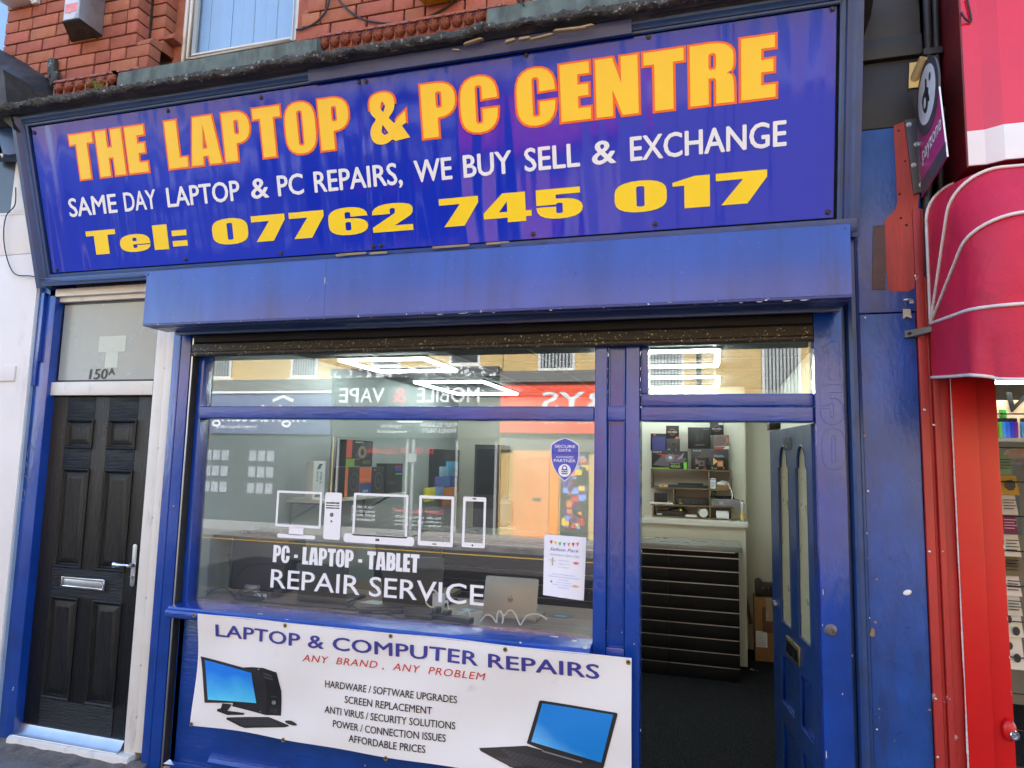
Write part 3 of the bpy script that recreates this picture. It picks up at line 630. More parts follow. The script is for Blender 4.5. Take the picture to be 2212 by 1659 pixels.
obj('box_body', BX(-4.77, -4.55, -.03, .098, 4.885, 5.2), m_wplastic, t, bev=.006); obj('box_bracket', BX(-4.55, -4.5, .07, .098, 4.87, 5.2), m_upvc, t, bev=.002)
t = thing('alarm_box', 'yellow and black alarm box mounted high on the red bricks', 'alarm box', (-1.45, .03, 4.31))
obj('alarm_cover', M().extr([(.098, 4.335), (.0, 4.312), (-.03, 4.33), (-.03, 4.6), (.098, 4.6)], -1.56, -1.34), mat('alarm_yellow', rgb(236, 190, 20), .4, var=.05), t, bev=.012)
obj('black_band', BX(-1.545, -1.40, -.033, -.028, 4.365, 4.45), m_blkplastic, t, bev=.002)
def cable(name, label, pts, r, parent=None):
    return tag(obj(name, M().tube(pts, r, 8), m_cable), label, 'cable')
def smoothp(pts, n=6):
    pts = [V3(p) for p in pts]; out = []
    for i in range(len(pts) - 1):
        p0 = pts[max(i - 1, 0)]; p1 = pts[i]; p2 = pts[i + 1]; p3 = pts[min(i + 2, len(pts) - 1)]
        for j in range(n):
            t_ = j / n; out.append(.5 * ((2 * p1) + (p2 - p0) * t_ + (2 * p0 - 5 * p1 + 4 * p2 - p3) * t_ * t_ + (3 * p1 - p0 - 3 * p2 + p3) * t_ ** 3))
    out.append(pts[-1]); return out
cable('wall_cable', 'black cable curving down the bricks beside the white window frame', smoothp([W(712, -14, .085), W(709, 10, .085), W(700, 30, .085), W(680, 50, .085), W(655, 62, .085), W(640, 64, .085)]), .006)
cable('wall_cable', 'black cable hanging in a loop below the yellow alarm box', smoothp([W(722, -14, .085), W(745, 15, .085), W(780, 40, .085), W(820, 49, .085), W(870, 50, .085), W(915, 40, .085), W(960, 18, .085), W(983, 0, .08), W(1000, -10, .08)]), .006)
cable('wall_cable', 'short black cable crossing the corner of the right stone sill', smoothp([W(1110, -10, -.01), W(1125, 3, -.01), W(1132, 12, -.01)]), .005)

# ================================================================ SHOPFRONT
sf = thing('timber_shopfront', 'royal blue painted timber shopfront with dark weathered cornice and large window', 'shopfront', (-1.2, 0, GZ))
FB = V3((-3.96, -.05, 2.874)); FVv = V3((0, -.23, .842)).normalized(); FN = V3((0, -FVv.z, FVv.y)); FL = .873; FWD = 4.475
def FP(u, v, n=0): return FB + V3((u, 0, 0)) + FVv * v + FN * n
def fuv(px, py):
    p = hit(px, py, FB, FN) - FB; return (p.x, p.dot(FVv))
def fbox(u0, u1, v0, v1, n0, n1): return M().box(u0, u1, v0, v1, n0, n1, fn=lambda u, v, n: FP(u, v, n))
def fextr(prof, u0, u1, vert=False, n=1):
    """moulding with (v,n) profile along u, or (u,n) profile along v when vert"""
    m = M()
    if vert: vs = [FP(a, s, b) for s in (u0, u1) for a, b in prof]
    else: vs = [FP(s, a, b) for s in (u0, u1) for a, b in prof]
    k = len(prof); m.add(vs, [(j, (j + 1) % k, k + (j + 1) % k, k + j) for j in range(k)] + [tuple(range(k)), tuple(range(k, 2 * k))]); return m
mould = [(0, -.04), (0, .012), (.008, .018), (.02, .018), (.026, .03), (.045, .034), (.058, .045), (.085, .045), (.085, -.04)]
obj('fascia_rail', fextr([(FL + .005 + a * .69, b * .65 if b > 0 else b) for a, b in mould], -.10, FWD + .09), m_navy, sf)
obj('fascia_rail', fextr([(-.008 - a * .85, b * .9) for a, b in mould], -.10, FWD + .09), m_navy, sf)
obj('fascia_stile', fextr([(-.012 - a, b) for a, b in mould], -.09, FL + .063, True), m_navyv, sf)
obj('fascia_stile', fextr([(FWD + .012 + a, b) for a, b in mould], -.09, FL + .063, True), m_navyv, sf)
obj('fascia_backboard', fbox(-.09, FWD + .09, -.07, FL + .07, -.06, -.03), m_dark, sf)
obj('repair_board', fbox(1.95, 3.62, FL + .004, FL + .066, .031, .042), m_patch, sf, bev=.002)
obj('repair_board', fbox(2.95, 4.56, -.07, -.012, .042, .05), m_navy, sf, bev=.002)
# cornice and lead edge
cprof = [(-.300, 3.760), (-.322, 3.764), (-.338, 3.772), (-.352, 3.768), (-.366, 3.776), (-.405, 3.772), (-.41, 3.80), (.1, 3.90), (.1, 3.70), (-.2, 3.70)]
obj('cornice', M().extr(cprof, -4.13, .66, 60, lambda x, y, z: (x, y + noise.noise((x * 3, z * 9, 0)) * .006, z + noise.noise((x * 2.3, y * 7, 5)) * .006)), m_cornice, sf, smooth=40)
def leadfn(u, v):
    x = -4.16 + u * 4.85; a = v * 8
    ring_ = [(-.37, 3.780), (-.410, 3.767), (-.424, 3.771), (-.428, 3.784), (-.424, 3.797), (-.408, 3.806), (-.15, 3.88), (0, 3.94), (.1, 4.01)]
    i = min(int(a), 7); t_ = a - i; y = ring_[i][0] * (1 - t_) + ring_[i + 1][0] * t_; z = ring_[i][1] * (1 - t_) + ring_[i + 1][1] * t_
    e = noise.noise((x * 9, z * 26, y * 18)) * .015 + abs(noise.noise((x * 26, z * 60, y * 44))) * .016 + noise.noise((x * 60, z * 120, y * 90)) * .006 + noise.noise((x * 1.7, 0, 0)) * .010 - .008
    if -.02 < (x + 1.93) < .06 and v < .6: e += .03; z -= .03
    return V3((x, y - e, z + e * .5 + noise.noise((x * 4, 7, v)) * .006))
obj('lead_flashing', M().grid(leadfn, 900, 26), m_lead, sf, smooth=60)
for k, (px, py, ln) in enumerate(((848, 106, .045), (1102, 88, .05), (1133, 83, .06), (1170, 79, .12), (1022, 89, .10), (985, 108, .04), (1230, 63, .16), (1260, 58, .10))):
    p = W(px, py, -.385); d = V3((ln / 2, 0, rnd.uniform(-.008, .008))); e = rnd.uniform(.005, .011)
    obj('timber_splinter', M().prism([p - d, p - d * .8 + V3((0, 0, e)), p + d * .7 + V3((0, -.004, e * .8)), p + d], (0, .02, 0)), m_rawwood, sf)
for k, (px, py, ln) in enumerate(((770, 548, .16), (825, 546, .10), (745, 551, .06), (980, 532, .2), (1080, 525, .12))):
    a, b = fuv(px, py); obj('timber_splinter', fbox(a - ln / 2, a + ln / 2, b - .008, b + .004, .035, .045), m_rawwood, sf, bev=.002)
t = thing('weed_sprig', 'small green weed growing from the lead edge below the bricks', 'weed', W(208, 192, -.40))
mg = M(); base = W(207, 194, -.41)
for k in range(70):
    a = rnd.uniform(0, 6.28); e = rnd.uniform(.2, 1.4); L = rnd.uniform(.02, .07); p = base + V3((rnd.uniform(-.03, .03), rnd.uniform(-.015, .02), 0)) + V3((math.cos(a) * math.cos(e), math.sin(a) * math.cos(e), math.sin(e))) * L
    q = Matrix.Rotation(a, 3, 'Z') @ Matrix.Rotation(rnd.uniform(0, 2), 3, 'X'); s_ = rnd.uniform(.004, .009)
    mg.add([p + q @ V3(c) for c in ((-s_, 0, 0), (0, s_ * .5, s_ * .3), (s_, 0, 0), (0, -s_ * .5, 0))], [(0, 1, 2, 3)])
    if k < 18: mg.tube([base + V3((rnd.uniform(-.01, .01), 0, 0)), p], .0012, 4)
obj('leaves', mg, mat('weed_green', (.16, .22, .03), .7, var=.4, vs=60), t)

# sign ------------------------------------------------------------
sg = thing('shop_sign', 'long glossy blue fascia sign with yellow and white lettering', 'shop sign', FP(2.2, 0, 0))
SEAM = 2.226
obj('sign_panel', fbox(0, SEAM - .001, 0, FL, -.004, 0), m_sign, sg, bev=.0008, seg=1); obj('sign_panel', fbox(SEAM + .001, FWD, 0, FL, -.004, .0), m_sign, sg, bev=.0008, seg=1)
def wordspan(pl, pr): return fuv(*pl)[0], fuv(*pr)[0]
V0, V1 = .530, .802
def word(name, mt, m): return obj(name, m, mt, sg, recalc=False, smooth=0)
for wd_, pl, pr in (('THE', (154, 340), (321, 340)), ('LAPTOP', (359, 315), (757, 260)), ('PC', (909, 240), (1078, 225)), ('CENTRE', (1113, 200), (1679, 140))):
    a, b = wordspan(pl, pr); a += .007; b -= .007
    word('lettering', m_yel, puth(M(), heavy(wd_, 9), a, b, V0 + .007, V1 - .007, FP, z=.0035))
    word('lettering_outline', m_org, puth(M(), heavy(wd_, 9, .038), a, b, V0 + .007, V1 - .007, FP, z=.0016))
a, b = wordspan((797, 265), (887, 265))
word('lettering', m_yel, puth(M(), heavy('&'), a + .006, b - .006, V0 + .007, V1 - .02, FP, z=.0035)); word('lettering_outline', m_org, puth(M(), heavy('&', 0, .038), a + .006, b - .006, V0 + .007, V1 - .02, FP, z=.0016))
v0, v1 = .327, .440
for wd_, pl, pr in (('SAME', (149, 450), (254, 447)), ('DAY', (268, 440), (339, 436)), ('LAPTOP', (360, 425), (519, 415)), ('&', (542, 410), (581, 408)), ('PC', (599, 400), (656, 395)), ('REPAIRS,', (678, 393), (870, 380)), ('WE', (894, 370), (977, 362)), ('BUY', (1000, 357), (1106, 345)), ('SELL', (1132, 342), (1253, 330)), ('&', (1278, 325), (1331, 320)), ('EXCHANGE', (1360, 312), (1700, 285))):
    a, b = wordspan(pl, pr); tl_(sg, 'lettering', m_wht, wd_, (a + .004, v0), (b - .004, v0), v1 - v0, FP, off=.036, z=.002)
v0, v1 = .090, .232
for wd_, pl, pr in (('Tel:', (189, 528), (406, 515)), ('07762', (459, 500), (893, 470)), ('745', (950, 465), (1259, 440)), ('017', (1328, 432), (1657, 400))):
    a, b = wordspan(pl, pr); word('lettering', m_yel2, puth(M(), heavy(wd_, 7), a, b, v0, v1, FP, z=.0022))
m_bolt = mat('dark_bolt', (.035, .037, .06), .45, .3, var=.3)
b0 = None
for px, py in ((75, 287), (363, 240), (564, 211), (776, 178), (791, 177), (1137, 119), (1401, 80), (1798, 20), (123, 583), (401, 560), (607, 547), (806, 532), (823, 530), (1152, 506), (1415, 484), (1788, 458)):
    u, v = fuv(px, py); c = FP(u, v, 0)
    if b0 is None:
        m = M().lathe(c, FN, [(.0125, 0), (.0125, .002), (.010, .004), (.0072, .004), (.0072, .008), (.006, .010)], 12); b0 = obj('bolt', m, m_bolt, sg); bo = WO[b0.name] - c
    else: inst(b0, sg, c + bo)

# pilaster to the right of the sign and shop, boards between the two shops
pl = thing('party_pilaster', 'blue painted board pilaster between the two shops, black above, red patch', 'pilaster', (.73, 0, GZ))
PX0, PX1 = .615, .832
obj('lower_board', BX(PX0, PX1, 0, .05, GZ, 2.445), m_pilaster, pl, bev=.004)
obj('middle_board', BX(PX0, PX1 + .04, .002, .05, 2.451, 3.285), m_pilaster, pl, bev=.004)
obj('black_board', BX(PX0, .90, .004, .05, 3.289, 3.60), m_blackp, pl, bev=.004)
obj('black_rail', BX(PX0, .90, -.022, .05, 3.603, 3.70), m_blackp, pl, bev=.006)
obj('black_board', BX(.66, .90, -.004, .05, 3.703, 4.3), m_blackp, pl, bev=.004); obj('black_board', BX(PX0, .655, -.012, .05, 3.703, 4.3), m_blackp, pl, bev=.006)
obj('backing', BX(.55, 1.0, .05, .4, 0, 4.3), m_dark, pl)
rp = [W(*p, .0015) for p in ((1930, 272), (1955, 262), (1985, 262), (1985, 420), (1975, 560), (1975, 622), (1962, 630), (1918, 628), (1913, 560), (1910, 478), (1932, 455), (1938, 440), (1933, 330))]
obj('red_patch', M().prism(rp, (0, -.002, 0)), m_redold, pl)
bp_ = [W(*p, -.002) for p in ((1886, 488), (1911, 486), (1913, 560), (1913, 625), (1884, 626))]
obj('brown_patch', M().prism(bp_, (0, -.002, 0)), m_maroonold, pl)
for px, py in ((1941, 282), (1955, 348), (1943, 419), (1946, 471), (1958, 486), (1904, 609), (1897, 490)):
    p = W(px, py, -.001); obj('screw_hole', M().lathe(p, (0, -1, 0), [(.004 + rnd.uniform(0, .002), 0), (.003, .003)], 8), m_dark, pl)
for px, py in ((1869, 686), (1871, 1152), (1877, 1335), (1875, 1061), (1894, 1640 - 64)):
    p = W(px, py, 0); obj('screw', M().lathe(p, (0, -1, 0), [(.0042, 0), (.0042, .002), (.002, .003)], 10), m_steel, pl)
m_bare = mat('bare_wood_chip', (.30, .20, .10), .8, var=.3, vs=60)
for px, py, w_, h_ in ((1891, 1344, .012, .012), (1884, 1368, .022, .045), (1868, 941, .012, .014), (1899, 1531, .006, .012), (1900, 1550, .004, .006), (1932, 1600, .006, .006), (1875, 1206, .006, .008), (1894, 1251, .012, .008), (2008, 1533, .018, .008)):
    p = W(px, py, -.0005); obj('paint_chip', M().prism([p + V3((w_ / 2 * math.cos(a) * rnd.uniform(.6, 1.1), 0, h_ / 2 * math.sin(a) * rnd.uniform(.6, 1.1))) for a in [i * .785 for i in range(8)]], (0, -.0015, 0)), m_bare, pl)
p = W(1960, 1280, 0); obj('putty_spot', M().ell(p, (.017, .004, .011), Matrix.Rotation(-.4, 3, 'Y'), 12, 6), m_wplastic, pl)
# broken bracket clip
t = thing('broken_clip', 'bent broken metal clip screwed to the blue pilaster', 'metal clip', W(1957, 690, -.01))
q = W(1955, 655, -.012); pts = [q + V3((.014 * math.cos(a), -.012 - .012 * math.sin(a) * .4, .016 * math.sin(a))) for a in [i * .35 - .3 for i in range(9)]]
ms = M()
for a, b in zip(pts, pts[1:]): ms.quad(a, b, b + V3((.016, -.004, 0)), a + V3((.016, -.004, 0)))
obj('clip_strip', ms, m_hood, t); ms = M(); ms.prism([W(1950, 668, -.006), W(1966, 668, -.006), W(1970, 688, -.006), W(1958, 684, -.006), W(1950, 690, -.006)], (0, -.003, 0)); obj('clip_base', ms, m_hood, t)
t = thing('steel_bracket', 'flat grey steel bracket holding the awning end against the pilaster', 'bracket', W(1975, 720, -.01))
obj('strap', M().prism([W(1953, 715, -.003), W(1983, 711, -.003), W(2012, 704, -.06), W(2012, 716, -.06), W(1984, 727, -.003), W(1954, 730, -.003)], (0, -.006, 0)), mat('dull_dark_steel', (.13, .13, .135), .5, .6, var=.3), t); obj('bolt', M().lathe(W(1964, 721, -.008), (0, -1, 0), [(.008, 0), (.008, .006), (.004, .007)], 6), m_dark, t)

# ---------------------------------------------------------------- shopfront joinery
def sfp(name, b, mt=None, bev=.004, **k): return obj(name, b, mt or m_blue, sf, bev=bev, **k)
sfp('corner_post', BX(-3.042, -2.915, 0, .16, GZ, 2.80))
sfp('bead', BX(-3.0, -2.985, -.004, 0, GZ, 2.46), bev=.002)
sfp('window_stile', M().extr([(.045, 0), (.045, 1), (.12, 1), (.12, 0)], -2.893, -2.852, 1, lambda x, y, z: (x, y, GZ + z * 2.36)), bev=.006)
sfp('transom_rail', BX(-2.8515, -.5515, .028, .13, 1.974, 2.045), m_blueh, bev=.012, seg=3)
sfp('transom_rail', BX(-.334, .4275, .028, .13, 1.974, 2.045), m_blueh, bev=.012, seg=3)
sfp('door_head_rail', BX(-.334, .4275, .04, .13, 2.048, 2.104), m_blueh, bev=.006)
sfp('fanlight_stile', BX(-.334, -.299, .042, .13, 2.105, 2.40), bev=.006)
for (a, b) in ((-.551, -.490), (-.402, -.335)): sfp('mullion_stile', BX(a, b, .02, .14, GZ, 2.40), bev=.008, seg=3)
sfp('mullion_panel', BX(-.489, -.403, .046, .12, GZ, 2.40), bev=0)
sfp('mullion_cross', BX(-.489, -.403, .024, .12, 1.974, 2.045), m_blueh, bev=.01)
sfp('mullion_cross', BX(-.489, -.403, .024, .12, GZ, .93), m_blueh, bev=.01)
for (za, zb) in ((.932, 1.972), (2.047, 2.38)):
    for xx, s_ in ((-.489, 1), (-.403, -1)): sfp('panel_bead', M().tube([(xx + s_ * .006, .044, za + .004), (xx + s_ * .006, .044, zb - .004)], .006, 8), bev=0)
sfp('head_rail', BX(-2.851, .43, .05, .13, 2.4, 2.56), m_navy)
sfp('window_sill', M().extr([(.12, .885), (.03, .885), (.03, .872), (-.045, .872), (-.055, .882), (-.055, .905), (-.046, .915), (-.036, .918), (-.03, .928), (.06, .946), (.12, .946)], -2.91, -.552), m_blueh, bev=.003)
sfp('stall_riser', BX(-2.91, -.552, .045, .12, GZ, .871), m_blueh)
pm = M()
X0, X1, Z0_, Z1_ = -2.62, -.75, .115, .80
pm.extr([(.045, Z0_), (.018, Z0_ + .004), (.014, Z0_ + .018), (.026, Z0_ + .03), (.028, Z0_ + .045), (.045, Z0_ + .05)], X0, X1).extr([(.045, Z1_), (.018, Z1_ - .004), (.014, Z1_ - .018), (.026, Z1_ - .03), (.028, Z1_ - .045), (.045, Z1_ - .05)], X0, X1)
sfp('panel_moulding', pm, m_blueh, bev=.002)
sfp('plinth', BX(-2.91, -.552, .03, .045, GZ, .095), m_blueh)
sfp('door_jamb', BX(.4285, .545, 0, .14, GZ, 2.50))
sfp('jamb_groove', BX(.5455, .562, .03, .1, GZ, 2.95), m_navyv)
jp = [(.563, .05), (.563, -.01), (.567, -.022), (.580, -.03), (.596, -.028), (.604, -.012), (.613, -.008), (.613, .05)]
sfp('quarter_post', M().prism([(a, b, GZ) for a, b in jp], (0, 0, 3.9)), m_navyv, bev=0)
# raised ghost of painted-over house numbers on the jamb
gm = M()
for ch, (x0, y0, x1, y1) in (('1', (1779, 737, 1812, 820)), ('5', (1773, 831, 1820, 916)), ('0', (1776, 927, 1825, 1013))):
    a = W(x0, y1, 0); b = W(x1, y0, 0); w_, con = GL[ch]
    for c in con:
        gm.tube([(a.x + p[0] / w_ * (b.x - a.x), -.0005, a.z + p[1] / 100 * (b.z - a.z)) for p in c], .0009, 6, True)
sfp('raised_number', gm, bev=0)
lk = M().lathe(W(1795, 1361, 0), (0, -1, 0), [(.026, 0), (.024, .004), (.017, .007), (.0165, .016), (.0105, .017), (.0095, .006)], 20); obj('shutter_lock', lk, mat('worn_lock', (.16, .15, .17), .45, .6, var=.3), sf)
obj('window_pane', BX(-2.852, -.5505, .085, .089, .946, 1.974), m_glass, sf); obj('window_pane', BX(-2.852, -.5505, .085, .089, 2.045, 2.41), m_glass, sf); obj('window_pane', BX(-.299, .428, .085, .089, 2.104, 2.41), m_glass, sf)
obj('step', BX(-.335, .428, -.02, .3, GZ - .02, GZ + .012), m_dark, sf, bev=.01)
# chipped paint along the sill and posts
m_chipw = mat('exposed_primer', (.55, .54, .53), .8, var=.3, vs=60)
for (px, py, Y, w_, h_) in ((562, 1326, -.0565, .05, .003), (620, 1338, -.0565, .02, .003), (1198, 1375, -.047, .06, .006), (1240, 1384, -.047, .03, .01), (1124, 1388, -.057, .012, .012), (1265, 1399, -.05, .03, .02), (375, 1093, -.001, .012, .006), (398, 1000, -.001, .006, .03), (327, 1543, -.001, .008, .02), (322, 1630, -.001, .012, .008), (1386, 1190, .019, .004, .012), (1384, 1577, .019, .005, .014), (1370, 1391, .019, .004, .006), (1778, 1278, -.001, .005, .03), (1777, 1350, -.001, .004, .012), (1785, 1630, -.001, .006, .05), (1820, 1499, -.001, .006, .008), (1841, 1416, -.001, .005, .01)):
    p = W(px, py, Y); obj('paint_chip', M().prism([p + V3((w_ / 2 * math.cos(a) * rnd.uniform(.5, 1.1), 0, h_ / 2 * math.sin(a) * rnd.uniform(.5, 1.1))) for a in [i * .785 for i in range(8)]], (0, -.0012, 0)), m_chipw, sf)

# ---------------------------------------------------------------- roller shutter
rs = thing('roller_shutter', 'long blue roller shutter box above the window with dirty raised curtain', 'shutter', (-1.24, -.12, 2.33))
BXL, BXR = -3.026, .545
obj('housing', M().add([(BXL, -.25, 2.478), (BXR, -.25, 2.478), (BXR, -.25, 2.775), (BXL, -.25, 2.775), (BXL, -.01, 2.478), (BXR, -.01, 2.478), (BXR, -.01, 2.80), (BXL, -.01, 2.80)], [(0, 1, 2, 3), (3, 2, 6, 7), (0, 3, 7, 4), (1, 5, 6, 2)]), m_shutbox, rs, bev=.004)
obj('front_lip', BX(BXL + .002, BXR - .002, -.2515, -.2, 2.466, 2.477), m_boxedge, rs, bev=.002)
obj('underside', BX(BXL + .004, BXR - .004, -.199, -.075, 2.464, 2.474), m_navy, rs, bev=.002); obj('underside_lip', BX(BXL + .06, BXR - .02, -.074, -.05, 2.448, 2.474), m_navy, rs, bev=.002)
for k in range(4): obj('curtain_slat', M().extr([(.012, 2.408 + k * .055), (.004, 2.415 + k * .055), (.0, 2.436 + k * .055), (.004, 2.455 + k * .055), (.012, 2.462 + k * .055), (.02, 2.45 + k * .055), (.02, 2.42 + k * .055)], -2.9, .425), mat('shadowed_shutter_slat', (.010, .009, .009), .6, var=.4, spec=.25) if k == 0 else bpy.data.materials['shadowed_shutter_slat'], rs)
obj('bottom_bar', M().extr([(.03, 2.332), (-.012, 2.332), (-.018, 2.340), (-.018, 2.352), (-.008, 2.358), (-.006, 2.402), (.03, 2.406)], -2.9, .425), m_shutter, rs, bev=.003)
obj('guide_rail', BX(-2.914, -2.894, .004, .06, GZ, 2.47), m_dark, rs, bev=.003)
obj('guide_rail', BX(-2.905, -2.897, .0, .012, GZ, 2.44), m_steel, rs)
for px, py in ((317, 593), (958 / 3 + 0, 592), (1243, 590), (1827, 492)):
    obj('screw', M().lathe(W(px, py, -.25), (0, -1, 0), [(.006, 0), (.006, .002), (.003, .003)], 8), m_blue, rs)
obj('seam_strip', BX(W(703, 610, -.25).x - .001, W(703, 610, -.25).x + .001, -.2506, -.25, 2.48, 2.77), m_navy, rs)
for px, py, w_, h_ in ((702, 605, .006, .05), (430, 698, .02, .004), (520, 694, .014, .004), (950, 679, .04, .004), (1000, 677, .05, .004), (1066, 675, .014, .005), (1190, 670, .02, .004), (1304, 665, .01, .004), (1640, 652, .03, .004), (1700, 650, .05, .005), (1737, 648, .04, .005), (1600, 654, .02, .003)):
    p = W(px, py, -.2505); obj('paint_chip', M().prism([p + V3((w_ / 2 * math.cos(a) * rnd.uniform(.5, 1.1), 0, h_ / 2 * math.sin(a) * rnd.uniform(.5, 1.1))) for a in [i * .785 for i in range(8)]], (0, -.0012, 0)), m_chipw, rs)

# ---------------------------------------------------------------- residential door 150A
rd = thing('front_door', 'black six-panel wood-grain door numbered 150A in a white frame', 'door', (-3.59, .05, GZ))
LX0, LX1, LZ0, LZ1, LY = -3.985, -3.197, .135, 2.105, .055
obj('door_frame', M().box(-4.03, -3.989, .03, .12, GZ, 2.78).box(-3.192, -3.112, .028, .12, GZ + .02, 2.78).box(-3.989, -3.192, .03, .12, 2.705, 2.78).box(-3.989, -3.192, .026, .12, 2.112, 2.196), m_upvc, rd, bev=.006)
obj('cover_trim', BX(-3.108, -3.05, .018, .12, GZ + .07, 2.78), m_upvc, rd, bev=.003)
obj('frame_head', BX(-4.03, -3.05, .0, .029, 2.735, 2.785), m_upvc, rd, bev=.006)
for zz in (2.27, 1.80, 1.40, .95, .58, .3): obj('frame_screw', M().lathe((-3.11, .018, zz), (0, -1, 0), [(.006, 0), (.006, .002), (.003, .003)], 8), m_steel, rd)
pn = obj('fanlight_pane', BX(-3.965, -3.2, .06, .066, 2.2, 2.70), m_frost, rd)
obj('pane_gasket', ring(-3.985, -3.194, 2.198, 2.703, .012, .056, .07), m_blkplastic, rd)
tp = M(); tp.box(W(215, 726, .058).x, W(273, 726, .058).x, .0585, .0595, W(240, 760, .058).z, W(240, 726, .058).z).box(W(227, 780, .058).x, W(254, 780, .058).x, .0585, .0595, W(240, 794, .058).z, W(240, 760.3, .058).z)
obj('hall_light_patch', tp, mat('pale_patch', rgb(186, 198, 186), .3, var=.08), pn)  # pale T on the pane: light from the hall put into the colour
nm = M(); a = W(192, 819, .058); b = W(231, 818, .058); line(nm, '150', (a.x, a.z), (b.x, a.z), .066, wallfn(.0575), off=.02, shear=.1); a = W(234, 814, .058); b = W(247, 814, .058); line(nm, 'A', (a.x, a.z + .012), (b.x, a.z + .012), .044, wallfn(.0575), off=.02)
obj('house_number', nm, m_blkplastic, pn, recalc=False, smooth=0)
lf = obj('door_leaf', BX(LX0, LX1, LY + .014, LY + .055, LZ0, LZ1), m_black, rd)
zs = [W(165, 906, LY).z, W(160, 969, LY).z, W(150, 1012, LY).z, W(140, 1226, LY).z, W(133, 1289, LY).z, W(112, 1509, LY).z]
U = [LX0 + .128, LX0 + .345, LX0 + .455, LX0 + .672]
for (a, b) in ((LX0, U[0]), (U[3], LX1)): obj('stile', BX(a, b, LY, LY + .0139, LZ0, LZ1), m_black, lf, bev=.003)
obj('mullion', BX(U[1], U[2], LY, LY + .0139, LZ0, LZ1), m_black, lf, bev=.003)
for (a, b) in ((LZ1, zs[0]), (zs[1], zs[2]), (zs[3], zs[4]), (zs[5], LZ0)):
    for (c, d) in ((U[0], U[1]), (U[2], U[3])): obj('rail', BX(c + .0003, d - .0003, LY, LY + .0139, min(a, b), max(a, b)), m_blackh, lf, bev=.003)
obj('rail', BX(U[0], U[3], LY - .0012, LY + .002, LZ0, zs[5] - .004), m_blackh, lf)
obj('rail', BX(U[0], U[3], LY - .0012, LY + .002, zs[4] + .004, zs[3] - .004), m_blackh, lf)
for i in range(3):
    z1, z0 = zs[2 * i], zs[2 * i + 1]
    for (c, d) in ((U[0], U[1]), (U[2], U[3])):
        m = M(); L0 = [(c, z0), (d, z0), (d, z1), (c, z1)]
        def ins(k): return [(c + k, z0 + k), (d - k, z0 + k), (d - k, z1 - k), (c + k, z1 - k)]
        rings = [(0, LY - .005), (.006, LY - .008), (.014, LY - .003), (.02, LY + .009), (.026, LY + .010), (.058, LY - .001), (.062, LY - .001)]
        vs = []; fs = []
        for k, y in rings: vs += [(x, y, z) for x, z in ins(k)]
        for r_ in range(len(rings) - 1):
            for j in range(4): fs.append((r_ * 4 + j, r_ * 4 + (j + 1) % 4, r_ * 4 + 4 + (j + 1) % 4, r_ * 4 + 4 + j))
        fs.append(tuple(range((len(rings) - 1) * 4, len(rings) * 4)))
        vs += [(x, LY + .014, z) for x, z in L0]; e = len(vs) - 4
        for j in range(4): fs.append((j, e + j, e + (j + 1) % 4, (j + 1) % 4))
        obj('panel', m.add(vs, fs), m_black, lf, smooth=20)
a, b = W(137, 1244, LY), W(228, 1278, LY)
lp = obj('letter_plate', ring(a.x, b.x, b.z + .005, a.z + .0, .012, LY - .014, LY), m_chrome, rd, bev=.003); obj('flap', BX(a.x + .013, b.x - .013, LY - .009, LY - .002, b.z + .018, a.z - .013), m_steel, lp, bev=.002)
a = W(294, 1175, LY); b = W(292, 1267, LY); cx = (a.x + b.x) / 2 - .006
hd = obj('handle_plate', M().prism([(cx + x, LY - .010, z) for x, z in rr(-.016, b.z, .016, a.z, .016)], (0, .010, 0)), m_steel, rd, bev=.002)
pz = W(293, 1220, LY).z; lv = M()
for k in range(15):
    t_ = k / 14
    lv_w = .011 + .012 * t_ ** 2
    lv.ell((cx - .012 - t_ * .095, LY - .045 - .006 * math.sin(t_ * 3.1), pz + .002 - .004 * t_), (.013, .009, lv_w * .8), None, 10, 6)
lv.lathe((cx, LY - .010, pz), (0, -1, 0), [(.013, 0), (.013, .03), (.010, .042)], 14); lv.ell((cx - .004, LY - .045, pz), (.016, .011, .012), None, 10, 6)
obj('lever', lv, m_chrome, hd, smooth=60); obj('cylinder', M().lathe((cx, LY - .010, b.z + .06), (0, -1, 0), [(.008, 0), (.008, .012)], 12).box(cx - .004, cx + .004, LY - .020, LY - .01, b.z + .035, b.z + .058), m_chrome, hd)
obj('weather_bar', M().extr([(LY, LZ0 + .018), (LY - .008, LZ0 + .016), (LY - .03, LZ0 - .02), (LY - .055, LZ0 - .034), (LY - .06, LZ0 - .045), (LY, LZ0 - .04)], -3.987, -3.21), m_steel, rd)
obj('threshold', M().extr([(LY + .05, .098), (-.005, .098), (-.02, .088), (-.025, .05), (-.03, GZ - .01), (LY + .05, GZ - .01)], -4.0, -3.115), m_upvc, rd, bev=.004)
obj('cement_fillet', M().extr([(.0, .075), (-.05, .055), (-.14, GZ + .001), (-.14, GZ - .02), (.0, GZ - .02)], -4.15, -3.0, 50, lambda x, y, z: (x, y + noise.noise((x * 9, 1, z * 5)) * .02, z + (noise.noise((x * 12, y * 15, 3)) * .012 if z > GZ else 0))), m_cement, rd, smooth=60)
